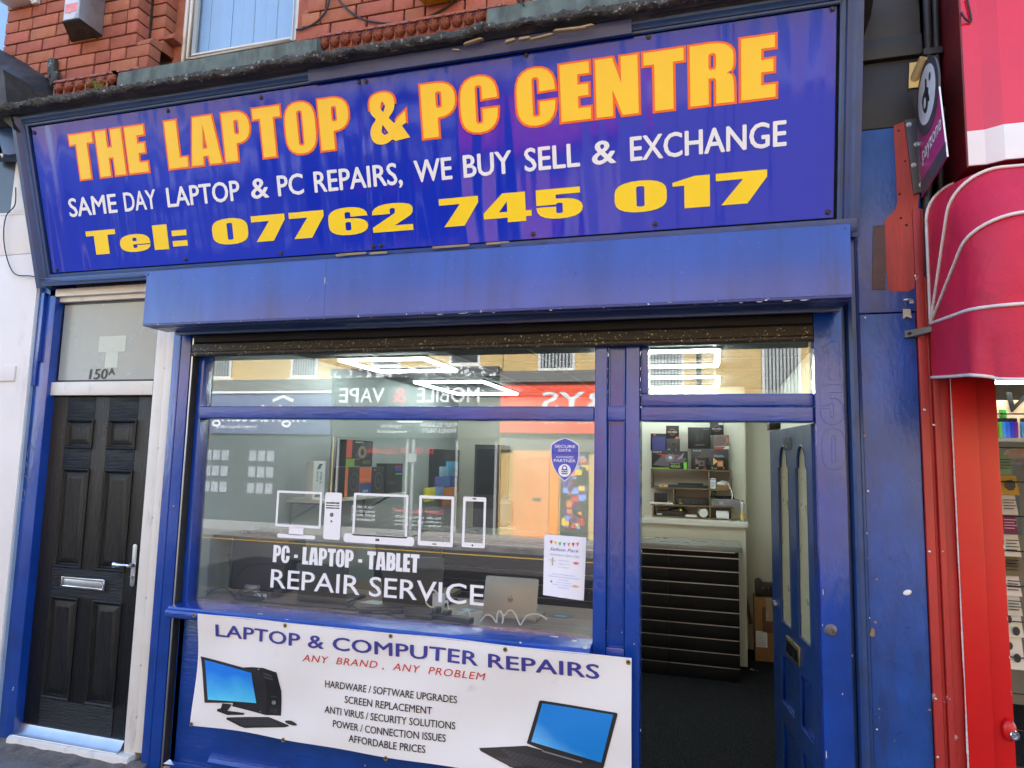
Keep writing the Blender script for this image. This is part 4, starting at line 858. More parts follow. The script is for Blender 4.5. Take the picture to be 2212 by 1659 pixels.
# left post
lp_ = thing('door_post', 'blue painted post at the left of the black door, graffiti scratched on it', 'post', (-4.05, 0, GZ))
obj('post', BX(-4.118, -3.976, .0, .14, GZ, 2.84), m_blue, lp_, bev=.006); obj('batten', BX(-4.10, -4.062, -.014, 0, 2.17, 2.76), m_blue, lp_, bev=.004); obj('batten', BX(-4.062, -4.045, -.022, 0, 2.32, 2.76), m_blue, lp_, bev=.003)
gf = M()
for body, (px, py), s_ in (('3', (65, 976), .03), ('o', (52, 1010), .03), ('3', (53, 1040), .03), ('o', (47, 1070), .03)):
    c = W(px, py, 0); tv = text2d(body, -.02); a, b = ext(tv)
    pts = [(c.x + math.cos(i * .7) * .028 * (1 if body == 'o' else abs(math.cos(i * .35 + .4)) + .2), -.001, c.z + math.sin(i * .7) * .036) for i in range(9 if body == 'o' else 7)]
    gf.tube(smoothp(pts, 4), .0018, 5)
obj('scribble', gf, mat('gold_marker', (.25, .2, .09), .6), lp_)

# ---------------------------------------------------------------- left neighbour
nb = thing('neighbour_front', 'white panelled shopfront at the left edge, black lead hump and torn blue trim above', 'shopfront', (-5, 0, GZ))
obj('white_panel', BX(-7.5, -4.104, -.03, .1, GZ, 3.02), m_white, nb, bev=.004); obj('white_panel', BX(-7.5, -4.145, -.026, .1, 3.024, 3.31), m_white, nb, bev=.004)
obj('trim_strip', BX(-7.5, W(32, 800, -.04).x, -.042, -.0305, W(20, 823, -.04).z, W(20, 790, -.04).z), m_white, nb, bev=.003)
obj('edge_strip', BX(-4.1035, -4.0905, -.02, .1, GZ, 2.95), mat('pale_blue_edge', rgb(150, 168, 190), .5), nb)
obj('window_frame', M().prism([W(*p, -.03) for p in ((36, 340), (42, 338), (57, 455), (22, 460))], (0, .05, 0)).prism([W(*p, -.03) for p in ((-80, 463), (22, 460), (58, 454), (58, 462), (-80, 470))], (0, .05, 0)), m_upvc, nb)
obj('dark_pane', M().prism([W(*p, .0) for p in ((-60, 335), (36, 335), (24, 462), (-60, 466))], (0, .04, 0)), mat('dark_window', (.05, .055, .055), .2, var=.2), nb)
obj('wall', M().box(-9, -4.15, .12, 5, GZ, 3.9), m_mortar, nb)
obj('torn_trim', M().prism([W(*p, -.16) for p in ((-60, 268), (24, 262), (31, 280), (39, 331), (20, 334), (8, 333), (-60, 333))], (0, .12, 0)), m_navy, nb, bev=.004)
obj('torn_edge', M().prism([W(*p, -.16) for p in ((0, 310), (6, 333), (4, 340), (-4, 326))], (0, .01, 0)), m_upvc, nb)
def hump(u, v):
    pts = [(-90, 60), (0, 106), (25, 118), (60, 140), (85, 156), (104, 168), (114, 188), (118, 205)]
    a = u * 7; i = min(int(a), 6); t_ = a - i; px = pts[i][0] * (1 - t_) + pts[i + 1][0] * t_; py = pts[i][1] * (1 - t_) + pts[i + 1][1] * t_
    top = W(px, py, .09); p = top + V3((-.02 * v, -.42 * v, -.16 * v - .10 * v * v))
    e = noise.noise((p.x * 8, p.y * 8, p.z * 8)) * .012 + noise.noise((p.x * 30, p.y * 30, p.z * 30)) * .004
    return p + V3((0, -e, e))
obj('lead_hump', M().grid(hump, 60, 30), mat('flaking_black_lead', (.028, .030, .031), .55, var=.4, vs=10, bump=.5, bs=25, chips=(((.45, .46, .50), .66, .70, 9),)), nb, smooth=60)
obj('lead_face', M().prism([W(*p, -.345) for p in ((-80, 120), (6, 150), (10, 170), (14, 220), (22, 245), (30, 280), (10, 262), (0, 240), (-80, 250))], (0, .2, 0)), m_cornice, nb)
st = M().prism([W(*p, .06) for p in ((103, 125), (118, 125), (116, 150), (104, 168), (101, 165))], (0, .03, 0)).prism([W(*p, .05) for p in ((112, 152), (124, 152), (120, 168), (108, 186), (106, 178))], (0, .03, 0)); obj('lead_strap', st, m_lead, nb, bev=.003)
cable('fascia_cable', 'thin black cable clipped along the white panel and under the blue sign', smoothp([W(34, 405, -.06), W(32, 443, -.06), (W(14, 465, -.05)), W(8, 500, -.05), W(12, 545, -.05), W(30, 590, -.05), W(66, 596, -.05), W(98, 602, -.105), W(140, 608, -.125), W(200, 605, -.125), W(256, 602, -.125), W(312, 597, -.125)]), .0035)

# litter by the post
t = thing('litter', 'scrap of pale paper litter on the pavement by the blue post', 'litter', W(365, 1648, -.02))
obj('scrap', M().grid(lambda u, v: W(352, 1652, -.06) + V3((u * .05, v * .03, .006 + .012 * math.sin(u * 5) * v)), 6, 4), m_paper, t); obj('leaf', M().grid(lambda u, v: W(350, 1660, -.09) + V3((u * .04, v * .03, .008 * math.sin(v * 3))), 4, 4), m_card, t)

# ---------------------------------------------------------------- vinyl banner
bn = thing('banner', 'white vinyl banner on the stall riser reading laptop and computer repairs', 'banner', (-1.54, -.04, .33))
BA = [W(420, 1325, -.068), W(1365, 1420, -.068), None, W(415, 1565, -.068)]
BX0, BX1, BZ0, BZ1 = BA[3].x, BA[1].x, BA[3].z, BA[1].z + .0
def bsurf(x, z):
    u = (x - BX0) / (BX1 - BX0); v = (z - BZ0) / (BZ1 - BZ0)
    d = .010 * math.sin(u * 9 + v * 2.2) * (.4 + .6 * (1 - v)) + .006 * noise.noise((x * 2.2, z * 4, 1.3)) + .005 * math.sin((u * 3 - v * 1.5) * 5.0)
    for ux in (0, .25, .5, .75, 1):          # pulls from the eyelets
        for vz in (0, 1):
            rr_ = math.hypot((u - ux) * 4, (v - vz) * 1.6); d -= .013 * math.exp(-rr_ * rr_ * 9)
    return -.070 + d
def bfn(u, v, n=0): return V3((u, bsurf(u, v) - n, v))
def bsag(u, v):
    x = BX0 + (BX1 - BX0) * u; z = BZ0 + (BZ1 - BZ0) * v
    z -= (.010 * math.sin(math.pi * ((u * 4) % 1)) * (1 - abs(2 * v - 1)) * 0) + .006 * math.sin(math.pi * ((u * 4) % 1)) * (1 if v > .98 else 0)
    return bfn(x, z)
obj('sheet', M().grid(bsag, 120, 40), m_banner, bn, smooth=180)
obj('hem', M().tube([bfn(BX0 + (BX1 - BX0) * i / 80, BZ1 - .002, 0) for i in range(81)], .0025, 6), m_banner, bn)
def bp(px, py): p = W(px, py, -.068); return (p.x, p.z)
navy = mat('banner_blue_print', rgb(58, 58, 140), .5, var=.05); bred = mat('banner_red_print', rgb(196, 38, 34), .5, var=.05); bblk = mat('banner_black_print', rgb(22, 22, 24), .5, var=.05)
a, b = bp(467, 1374), bp(1294, 1466); h = (bp(1294, 1433)[1] - b[1]); tl_(bn, 'headline_lettering', navy, 'LAPTOP & COMPUTER REPAIRS', a, b, h, bfn, off=.035, space=1.03, z=.003)
a, b = bp(657, 1426), bp(1050, 1469); h = bp(1050, 1452)[1] - b[1]; tl_(bn, 'slogan_lettering', bred, 'ANY  BRAND ,  ANY  PROBLEM', a, b, h, bfn, off=0, shear=.22, space=1.12, z=.003)
for s_, l, r in (('HARDWARE / SOFTWARE UPGRADES', (704, 1483), (987, 1519)), ('SCREEN REPLACEMENT', (747, 1516), (934, 1542)), ('ANTI VIRUS / SECURITY SOLUTIONS', (703, 1538), (983, 1576)), ('POWER / CONNECTION ISSUES', (722, 1568), (963, 1602)), ('AFFORDABLE PRICES', (757, 1599), (921, 1624))):
    a, b = bp(*l), bp(*r); tl_(bn, 'service_list_lettering', bblk, s_, a, b, .0345, bfn, off=.02, z=.003)
def A3(x, y): return bp(x / 3, 1106 + y / 3)
def B3(x, y): return bp(737.3 + x / 3, 1106 + y / 3)
def bpoly(name, mp, pts, mt, z, parent):
    m = M()
    for ps in pts:
        vs_, fs_ = refine(*curve2d([[mp(*p) for p in ps]]), .03); m.add([bfn(x, y, z) for x, y in vs_], fs_)
    return obj(name, m, mt, parent, recalc=False, smooth=0)
def grad(name, ca, cb, kind='Generated', diag=False):
    m = bpy.data.materials.new(name); m.use_nodes = True; t_ = m.node_tree; b_ = t_.nodes['Principled BSDF']; b_.inputs['Roughness'].default_value = .4
    v_ = coords(t_, (1, 1, 1), 'Generated'); sp_ = N(t_, 'ShaderNodeSeparateXYZ'); t_.links.new(v_, sp_.inputs[0])
    ad = N(t_, 'ShaderNodeMath', operation='ADD'); t_.links.new(sp_.outputs[2], ad.inputs[0]); t_.links.new(sp_.outputs[0], ad.inputs[1])
    n_ = nz(t_, v_, 2.2, 2); ml = N(t_, 'ShaderNodeMath', operation='MULTIPLY_ADD'); t_.links.new(n_, ml.inputs[0]); ml.inputs[1].default_value = .5; t_.links.new(ad.outputs[0] if diag else sp_.outputs[2], ml.inputs[2])
    t_.links.new(mix(t_, ramp(t_, ml.outputs[0], .25, 1.1), ca, cb), b_.inputs['Base Color']); return m
dgry = flat(rgb(30, 30, 32)); mgry = flat(rgb(58, 58, 62)); lgry = flat(rgb(120, 122, 126))
pc = part('printed_computer', bn, bfn(*A3(1500, 1100)))
bpoly('tower_print', A3, [[(1560, 1007), (1640, 1003), (1715, 1008), (1800, 1036), (1825, 1160), (1820, 1320), (1715, 1318), (1500, 1262)]], dgry, .0022, pc)
bpoly('tower_front_print', A3, [[(1660, 1012), (1700, 1006), (1800, 1038), (1822, 1160), (1818, 1316), (1716, 1312), (1730, 1150), (1715, 1060)]], flat(rgb(16, 16, 18)), .0026, pc)
bpoly('drive_print', A3, [[(1712, 1035), (1770, 1055), (1772, 1070), (1714, 1050)], [(1718, 1060), (1776, 1078), (1776, 1090), (1720, 1074)], [(1756, 1190), (1796, 1196), (1796, 1203), (1756, 1198)]], mgry, .0030, pc)
bpoly('power_button_print', A3, [circ(1773, 1236, 14, 14), circ(1682, 1016, 6, 10), circ(1683, 1296, 5, 10)], lgry, .0032, pc)
bpoly('vent_print', A3, [[(1746, 1274), (1800, 1278), (1800, 1282), (1746, 1278)], [(1746, 1284), (1800, 1288), (1800, 1292), (1746, 1288)], [(1746, 1294), (1800, 1298), (1800, 1302), (1746, 1298)]], mgry, .0032, pc)
bpoly('monitor_print', A3, [[(1296, 937), (1640, 1022), (1662, 1244), (1330, 1234)]], dgry, .0034, pc)
bpoly('screen_print', A3, [[(1322, 960), (1634, 1040), (1658, 1246 - 6), (1350, 1215)]], grad('screen_blue', rgb(90, 205, 240), rgb(20, 120, 220)), .0038, pc)
bpoly('stand_print', A3, [[(1440, 1240), (1500, 1248), (1470, 1290), (1580, 1306), (1570, 1318), (1470, 1318), (1405, 1290), (1410, 1276), (1430, 1272)]], dgry, .0036, pc)
bpoly('keyboard_print', A3, [[(1465, 1334), (1740, 1330), (1870, 1376), (1880, 1384), (1850, 1392), (1580, 1404), (1545, 1392), (1462, 1346)]], dgry, .0030, pc)
keys = []
for r_ in range(4):
    for k in range(15):
        x = 1490 + k * 17.5 + r_ * 19; y = 1337 + r_ * 13; keys.append([(x, y), (x + 13, y), (x + 18, y + 9), (x + 5, y + 9)])
bpoly('keys_print', A3, keys, mgry, .0034, pc)
bpoly('mouse_print', A3, [fil((1840, 1352, 20), (1890, 1346, 30), (1936, 1376, 12), (1915, 1382, 12), (1870, 1372, 20))], dgry, .0030, pc)
lt = part('printed_laptop', bn, bfn(*B3(1500, 1450)))
bpoly('lid_print', B3, [fil((1282, 1222, 14), (1796, 1296, 16), (1700, 1655, 6), (1560, 1650, 6), (1200, 1500, 6))], dgry, .0026, lt)
bpoly('screen_print', B3, [[(1300, 1243), (1765, 1307), (1684, 1624), (1230, 1490)]], grad('laptop_screen_blue', rgb(120, 200, 240), rgb(20, 125, 205), diag=True), .0030, lt)
bpoly('base_print', B3, [[(895, 1527), (1200, 1515), (1700, 1655), (1640, 1820), (1480, 1830), (905, 1545)]], flat(rgb(38, 38, 40)), .0034, lt)
keys = []
for r_ in range(5):
    for k in range(16):
        x = 1040 + k * 31 - r_ * 4 + r_ * 24; y = 1533 + k * 8.2 + r_ * 17; keys.append([(x, y), (x + 24, y + 5), (x + 30, y + 17), (x + 6, y + 12)])
bpoly('keys_print', B3, keys, mgry, .0038, lt)
bpoly('trackpad_print', B3, [[(1000, 1580), (1085, 1590), (1200, 1640), (1100, 1645)]], mgry, .0038, lt)
bpoly('hinge_print', B3, [[(1305, 1545), (1560, 1618), (1556, 1628), (1300, 1553)]], lgry, .0042, lt)
e0 = None
for px, py in ((424, 1328), (620, 1350), (846, 1373), (1094, 1401), (1358, 1429), (418, 1562), (614, 1597), (838, 1634), (1080, 1675), (1350, 1722)):
    p = W(px, py, -.068); p = bfn(p.x, p.z)
    if e0 is None: e0 = obj('eyelet', M().lathe(p, (0, -1, 0), [(.011, 0), (.011, .002), (.009, .0035), (.0055, .003), (.005, .0005)], 16), m_brass, bn); eo = WO[e0.name] - p; h0 = obj('eyelet_hole', M().lathe(p, (0, -1, 0), [(.005, 0), (.005, .0022)], 10), m_dark, e0)
    else:
        e_ = inst(e0, bn, p + eo); inst(h0, e_, WO[h0.name] - WO[e0.name] + p + eo)

# ---------------------------------------------------------------- window vinyl
GY = .0835
wd = thing('window_decal', 'white vinyl computer icons and repair service lettering on the shop window', 'window decal', (-1.9, GY, 1.0))
gfn = wallfn(GY)
def gp(px, py): p = W(px, py, GY); return (p.x, p.z)
def grect(x0, y0, x1, y1, r=.006):
    a = gp(x0, (y0 + y1) / 2)[0]; b = gp(x1, (y0 + y1) / 2)[0]; c = gp((x0 + x1) / 2, y1)[1]; d = gp((x0 + x1) / 2, y0)[1]; return rr(a, c, b, d, r)
vin = mat('white_window_vinyl', (.82, .82, .84), .45, var=.02)
def icon(name, cs): obj(name, shape(M(), cs, gfn, 0), vin, wd, recalc=False, smooth=0)
def dec(name, cs, mt, n=.001): obj(name, shape(M(), cs, gfn, n), mt, wd, recalc=False, smooth=0)
icon('monitor_icon', [grect(596.5, 1061, 694.5, 1139.5, .008), grect(601, 1066, 690, 1134.5, .003)]); icon('monitor_stand_icon', [grect(624, 1138.5, 655.5, 1156, .001)]); icon('monitor_base_icon', [grect(598.5, 1154.5, 681, 1163, .01)])
icon('tower_icon', [grect(700.5, 1064, 736.5, 1165.5, .012), grect(704, 1084.5, 733.5, 1088.5, .001), grect(704, 1091, 733.5, 1093.5, .001), grect(704, 1096, 733.5, 1099, .001)])
dec('button_icon', [circ(*gp(716.7, 1112), .0115)], flat(rgb(95, 100, 105))); dec('button_icon', [circ(*gp(716, 1126), .006)], flat(rgb(95, 100, 105)))
icon('laptop_icon', [grect(762.5, 1066.5, 881, 1160, .008), grect(767.5, 1072, 876, 1157, .003)]); icon('laptop_base_icon', [grect(742, 1156, 895, 1175.5, .018)]); dec('notch_icon', [grect(811, 1163.5, 819.5, 1169, .002)], flat(rgb(80, 82, 84)))
icon('tablet_icon', [grect(904, 1071, 980, 1180, .010), grect(910, 1077.5, 974, 1170, .001)]); dec('slot_icon', [grect(934, 1174, 943, 1176.5, .001)], flat(rgb(80, 82, 84)))
icon('phone_icon', [grect(999, 1073.5, 1049, 1183, .010), grect(1004.5, 1083, 1044, 1172.5, .001)]); dec('slot_icon', [grect(1021, 1076, 1029, 1079, .001)], flat(rgb(60, 60, 60))); dec('home_icon', [circ(*gp(1020.5, 1178), .005)], flat(rgb(60, 60, 60)))
g = M(); a, b = gp(589, 1214), gp(905, 1236); cap = gp(590, 1177)[1] - a[1]
hv = heavy('PC - LAPTOP - TABLET', 4); puth(g, hv, a[0], b[0], a[1], a[1] + cap, gfn)
for w_ in split_words(g, lambda p: p.x, .008): obj('lettering', w_, vin, wd, recalc=False, smooth=0)
a, b = gp(584, 1270), gp(1044, 1307); tl_(wd, 'lettering', vin, 'REPAIR SERVICE', (a[0], (a[1] + b[1]) / 2), (b[0], (a[1] + b[1]) / 2), gp(584, 1228)[1] - a[1], gfn, off=.012, z=0)

# shield sticker
ss = thing('shield_sticker', 'blue and white shield sticker on the window beside the mullion', 'sticker', (*gp(1220, 1040)[:1], GY, gp(1220, 1040)[1]))
a = gp(1189.5, 990)[0]; b = gp(1251, 990)[0]; zt = gp(1220, 945.5)[1]; zb = gp(1218, 1040)[1]; cx = (a + b) / 2; H = zt - zb
def shd(k): w_ = (b - a) / 2 - k; return fil((cx, zt - k), (cx + w_ * .55, zt - H * .06 - k, .02), (cx + w_, zt - H * .16 - k, .008), (cx + w_, zb + H * .45, .05), (cx + w_ * .55, zb + H * .16, .04), (cx, zb + k * 1.2), (cx - w_ * .55, zb + H * .16, .04), (cx - w_, zb + H * .45, .05), (cx - w_, zt - H * .16 - k, .008), (cx - w_ * .55, zt - H * .06 - k, .02))
obj('border', shape(M(), [shd(0)], gfn, 0), vin, ss, recalc=False, smooth=0); obj('field', shape(M(), [shd(.004)], gfn, .0008), mat('sticker_blue', rgb(62, 84, 190), .3, var=.1), ss, recalc=False, smooth=0)
g = M(); w_ = b - a
for s_, k, wk, hk in (('SECURE', .77, .72, .065), ('DATA', .68, .44, .065), ('AUTHORIZED', .53, .62, .05), ('PARTNER', .44, .76, .07)): line(g, s_, (cx - w_ * wk / 2, zb + H * k), (cx + w_ * wk / 2, zb + H * k), H * hk, gfn, off=.02, z=.0016)
shape(g, [circ(cx, zb + H * .25, w_ * .22, 24)], gfn, .0014); obj('lettering', g, vin, ss, recalc=False, smooth=0)
g = M(); shape(g, [fil((a + w_ * .06, zb + H * .635), (a + w_ * .06, zb + H * .655), (b - w_ * .06, zb + H * .655), (b - w_ * .06, zb + H * .635))], gfn, .0016)
for k in range(3): shape(g, [rr(cx - w_ * .11, zb + H * (.165 + k * .045), cx + w_ * .11, zb + H * (.19 + k * .045), .002)], gfn, .002)
shape(g, [circ(cx, zb + H * .31, w_ * .09, 16), circ(cx, zb + H * .31, w_ * .055, 16)], gfn, .002); obj('padlock', g, mat('sticker_navy', rgb(40, 58, 160), .3), ss, recalc=False, smooth=0)

# poster in the window
po = thing('paper_poster', 'white paper poster with coloured bunting taped to the window', 'poster', W(1217, 1290, .08))
c4_ = [W(1176, 1154, .0815), W(1267, 1161, .0815), W(1261, 1297.5, .0815), W(1173, 1285, .0815)]
def pofn(u, v, n=0):
    p = c4_[3].lerp(c4_[2], u).lerp(c4_[0].lerp(c4_[1], u), v); p.y -= n + .004 * math.sin(u * 3.1) * (1 - v) + .0005; return p
obj('sheet', M().grid(lambda u, v: pofn(u, v), 12, 12), m_paper, po, smooth=180)
for k, col in enumerate(((214, 60, 60), (236, 200, 60), (110, 180, 70), (70, 150, 220), (236, 130, 70), (190, 60, 70), (230, 110, 120))):
    u = .17 + k * .105; v = .885 - .02 * math.sin(k / 6 * math.pi)
    obj('bunting', M().add([pofn(u - .036, v + .02, .0015), pofn(u + .036, v + .025, .0015), pofn(u + .002, v - .045, .0015)], [(0, 2, 1)]), flat(rgb(*col)), po, recalc=False)
g = M(); line(g, 'Sefton Park', (.14, .745), (.84, .745), .055, pofn, off=-.02, shear=.35, z=.0015); obj('lettering', g, flat(rgb(64, 84, 170)), po, recalc=False, smooth=0)
g = M(); line(g, 'Allotment Open Day', (.14, .665), (.86, .665), .04, pofn, off=-.022, shear=.35, z=.0015)
for k in range(3): line(g, ('Saturday', 'August 3rd', '12-4pm')[k], (.36, .59 - k * .055), (.62, .59 - k * .055), .02, pofn, off=-.01, z=.0015)
obj('lettering', g, flat(rgb(170, 175, 205)), po, recalc=False, smooth=0)
g = M()
for k, s_ in enumerate(('Plants and Produce Sale', 'Refreshments and Homemade Cakes', 'Face Paint', 'Cakes and Snacks', 'Children s Treasure Hunt', 'Refreshments')): line(g, s_, (.5 - len(s_) * .0115, .36 - k * .042), (.5 + len(s_) * .0115, .36 - k * .042), .02, pofn, off=-.006, z=.0015)
obj('lettering', g, flat(rgb(150, 170, 225)), po, recalc=False, smooth=0)
g = M(); g.add([pofn(*p, .0015) for p in ((.2, .5), (.235, .5), (.24, .6), (.225, .64), (.205, .64), (.19, .6))], [(0, 1, 2, 3, 4, 5)]); g.add([pofn(*p, .0016) for p in ((.12, .585), (.3, .575), (.3, .583), (.12, .593))], [(0, 1, 2, 3)]); obj('scarecrow_drawing', g, flat(rgb(190, 180, 165)), po, recalc=False)
obj('cakes_drawing', M().add([pofn(.78 + .07 * math.cos(a) * (1 if k == 0 else .6), .575 - k * .05 + .022 * math.sin(a), .0015) for k in (0,) for a in [i * .63 for i in range(10)]], [tuple(range(10))]), flat(rgb(226, 120, 120)), po, recalc=False)
obj('trowel_drawing', M().add([pofn(*p, .0015) for p in ((.7, .2), (.76, .235), (.88, .215), (.86, .2), (.78, .19))], [(0, 1, 2, 3, 4)]), flat(rgb(232, 180, 120)), po, recalc=False)
obj('bird_drawing', M().add([pofn(.2 + .025 * math.cos(a), .24 + .018 * math.sin(a), .0015) for a in [i * .63 for i in range(10)]], [tuple(range(10))]), flat(rgb(200, 100, 110)), po, recalc=False)

# ================================================================ RED SHOP ON THE RIGHT
rsx = thing('red_shopfront', 'bright red metal shopfront frame at the right edge of the street', 'shopfront', (1.2, 0, GZ))
def rp_(name, x0, x1, y0, y1, z0, z1, mt=m_red, bev=.003): return obj(name, BX(x0, x1, y0, y1, z0, z1), mt, rsx, bev=bev)
rp_('trim_flange', .836, .868, -.012, .05, GZ, 2.9, m_redtrim); obj('trim_groove', M().tube([(.876, .004, GZ), (.876, .004, 2.9)], .008, 8), m_redtrim, rsx); rp_('trim_flange', .884, .905, -.016, .05, GZ, 2.9, m_redtrim); rp_('trim_flat', .9055, .943, -.006, .05, GZ, 2.6, m_redtrim)
rp_('shutter_post', .944, 1.036, -.03, .1, GZ, 2.6, m_red, .006); rp_('door_frame', 1.0375, 1.112, -.012, .1, GZ, 2.6, m_red, .006)
mw_ = M(); ks = 60
for k in range(ks):
    z = .5 + 1.75 * k / ks; w_ = max(0, .006 * noise.noise((z * 5, 0, 0)) + .004 + .002 * noise.noise((z * 30, 1, 0)))
    if w_ > .0015: mw_.box(.943 - w_ * .7, .9435 + w_ * .2, -.0315, -.029, z, z + 1.75 / ks - .0005)
obj('worn_edge', mw_, m_chipw, rsx)
for px, py in ((1978, 596), (1997, 885), (2017, 918), (2007, 1192), (2036, 1191), (2021, 1510), (2051, 1510), (2025, 1636)):
    obj('screw', M().lathe(W(px, py, -.012), (0, -1, 0), [(.0055, 0), (.0055, .003), (.003, .004)], 8), m_steel, rsx)
c = W(2178, 1578, -.012)
kn = obj('lock_housing', M().ell(c + V3((0, -.01, .004)), (.026, .022, .042), None, 16, 10), m_red, rsx, smooth=60); obj('lock_cylinder', M().lathe(c + V3((.008, -.026, -.006)), (.25, -1, 0), [(.017, 0), (.018, .008), (.016, .012), (.011, .012), (.010, .008)], 18).box(c.x + .004, c.x + .012, -.052, -.048, c.z - .012, c.z + .0), m_chrome, kn)
for k in range(6):
    p = W(2152 + k * 4, 1180 + k * 80, -.013); obj('paint_chip', M().prism([V3((1.1095, -.0125, p.z)) + V3((rnd.uniform(-.006, .0025), 0, rnd.uniform(-.02, .02))) for _ in range(3)], (0, -.001, 0)), m_chipw, rsx)
obj('frame_head', BX(1.1125, 3.2, -.01, .1, 2.18, 2.6), m_shaded_maroon, rsx); obj('side_wall', BX(.9, 1.10, .101, 3, GZ, 2.6), m_cream, rsx); obj('frame_far_post', BX(2.3, 2.4, -.01, .1, GZ, 2.6), m_red, rsx)
obj('upper_wall', BX(.905, 9, .05, .4, 2.6, 8), m_mortar, rsx)
# projecting red sign box
sb = thing('red_sign_box', 'large projecting red and white sign box over the red shop', 'sign box', (2, -.1, 2.95))
obj('side_panel', BX(.985, .992, -.228, .045, 2.985, 4.3), m_shaded_maroon, sb)
fp = [(.985, -.23), (1.045, -.23), (1.10, -.262), (3.4, -.262)]
for (za, zb_, mt, nm_) in ((3.13, 4.3, m_redsign, 'face_panel'), (2.985, 3.13, m_wht, 'white_band')):
    m = M(); vs = [(x, y, z) for z in (za, zb_) for x, y in fp] + [(x, y + .006, z) for z in (za, zb_) for x, y in fp]
    for j in range(3): m.add([vs[j], vs[j + 1], vs[j + 5], vs[j + 4]], [(0, 1, 2, 3)])
    m.add([vs[0], vs[4], vs[12], vs[8]], [(0, 1, 2, 3)]); obj(nm_, m, mt, sb, smooth=0)
obj('soffit', M().prism([(x, y, 2.983) for x, y in fp] + [(3.4, .045, 2.983), (.985, .045, 2.983)], (0, 0, .004)), m_shaded_maroon, sb); obj('back_edge', BX(.978, .9845, -.231, .045, 2.98, 4.3), m_shaded_maroon, sb)
# conduit between
t = thing('conduit_pipe', 'black conduit pipes running down between black boards and red sign', 'pipe', (.92, 0, 2.9))
for x_, r_ in ((.918, .016), (.95, .013)): obj('pipe', M().tube(smoothp([(x_ + .01, -.03, 4.3), (x_, -.03, 3.6), (x_ - .006, -.035, 3.2), (x_ - .03 if r_ > .014 else x_ - .012, -.03, 2.9), (x_ - .035 if r_ > .014 else x_ - .02, -.02, 2.6)]), r_, 10), m_blackp, t, smooth=60)
for z_ in (3.86, 3.58, 3.3): obj('pipe_clip', BX(.895, .97, -.05, -.01, z_, z_ + .03), m_blackp, t, bev=.004)
cable('thin_wire', 'thin wire tangle hanging from the pipes beside the red sign', smoothp([W(2042, -5, -.06), W(2046, 18, -.06), W(2058, 14, -.06), W(2070, 2, -.06), W(2078, 30, -.24), W(2092, 46, -.24), W(2098, 40, -.24), W(2088, -5, -.24)]), .004)

# awning: pivoting hoops with fabric between
aw = thing('awning', 'crimson fabric dutch awning with white piping over the red shop door', 'awning', (1.8, -.3, 2.1))
PV = V3((.877, -.055, 2.385)); AW = 2.6
def hoop(ang, Rr, n=10):
    """U-shaped hoop: from the pivot out, round the corner, along the shop and back"""
    d = V3((0, -math.cos(ang), math.sin(ang))); cr = .16; pts = []
    pts.append(PV.copy()); pts.append(PV + d * (Rr - cr) * .5); 
    for k in range(n + 1):
        a = math.pi / 2 * k / n; pts.append(PV + d * (Rr - cr + cr * math.sin(a)) + V3((cr * (1 - math.cos(a)), 0, 0)))
    for k in range(1, 9): pts.append(PV + d * Rr + V3((cr + (AW - 2 * cr) * k / 8, 0, 0)))
    for k in range(n + 1):
        a = math.pi / 2 * (1 - k / n); pts.append(PV + d * (Rr - cr + cr * math.sin(a)) + V3((AW - cr + cr * (1 - math.sin(math.pi / 2 * (1 - k / n))) * 0 + cr * (1 - math.cos(math.pi / 2 * k / n)) * 0 + cr * math.sin(math.pi / 2 * k / n), 0, 0)) if False else PV + d * (Rr - cr + cr * math.cos(math.pi / 2 * k / n)) + V3((AW - cr + cr * math.sin(math.pi / 2 * k / n), 0, 0)))
    pts.append(PV + d * (Rr - cr) * .5 + V3((AW, 0, 0))); pts.append(PV + V3((AW, 0, 0)))
    return pts
angs = [R(89), R(55), R(27), R(-5)]; Rs = [.60, .62, .60, .57]
hs = [hoop(a, r_) for a, r_ in zip(angs, Rs)]
fab = M()
for h1, h2 in zip(hs, hs[1:]):
    n = len(h1); K = 7
    vs = []
    for j in range(K + 1):
        t_ = j / K
        for a, b in zip(h1, h2):
            p = a.lerp(b, t_); q = p - V3((p.x, PV.y, PV.z)); L = (a - V3((a.x, PV.y, PV.z))).length * (1 - t_) + (b - V3((b.x, PV.y, PV.z))).length * t_
            s_ = (L / q.length if q.length > 1e-6 else 1); s_ = 1 + (s_ - 1) * .45
            vs.append(V3((p.x, PV.y + q.y * s_, PV.z + q.z * s_)))
    fab.add(vs, [(j * n + i, j * n + i + 1, (j + 1) * n + i + 1, (j + 1) * n + i) for j in range(K) for i in range(n - 1)])
obj('canopy_fabric', fab, m_canvas, aw, smooth=50)
lo = hs[3]; n = len(lo); val = M(); vs = []
for j in range(9):
    for i, p in enumerate(lo):
        s_ = j / 8; dz = .225 + .03 * min(i, 10) / 10
        vs.append(p + V3((.012 * math.sin(i * 1.3) * s_ - .004, .018 * math.sin(i * .9 + 1) * s_, -dz * s_)))
val.add(vs, [(j * n + i, j * n + i + 1, (j + 1) * n + i + 1, (j + 1) * n + i) for j in range(8) for i in range(n - 1)])
obj('valance', val, m_canvas, aw, smooth=60)
for h_ in hs: obj('piping', M().tube([p + (p - (PV + V3((p.x - PV.x, 0, 0)))) * .008 + V3((-.004, 0, 0)) for p in h_], .0065, 8), m_pipe, aw, smooth=60)
obj('piping', M().tube([p for p in vs[8 * n:9 * n]], .0062, 8), m_pipe, aw, smooth=60)
obj('hinge', M().lathe(PV + V3((-.01, 0, 0)), (1, 0, 0), [(.014, 0), (.014, .02)], 10), m_steel, aw)

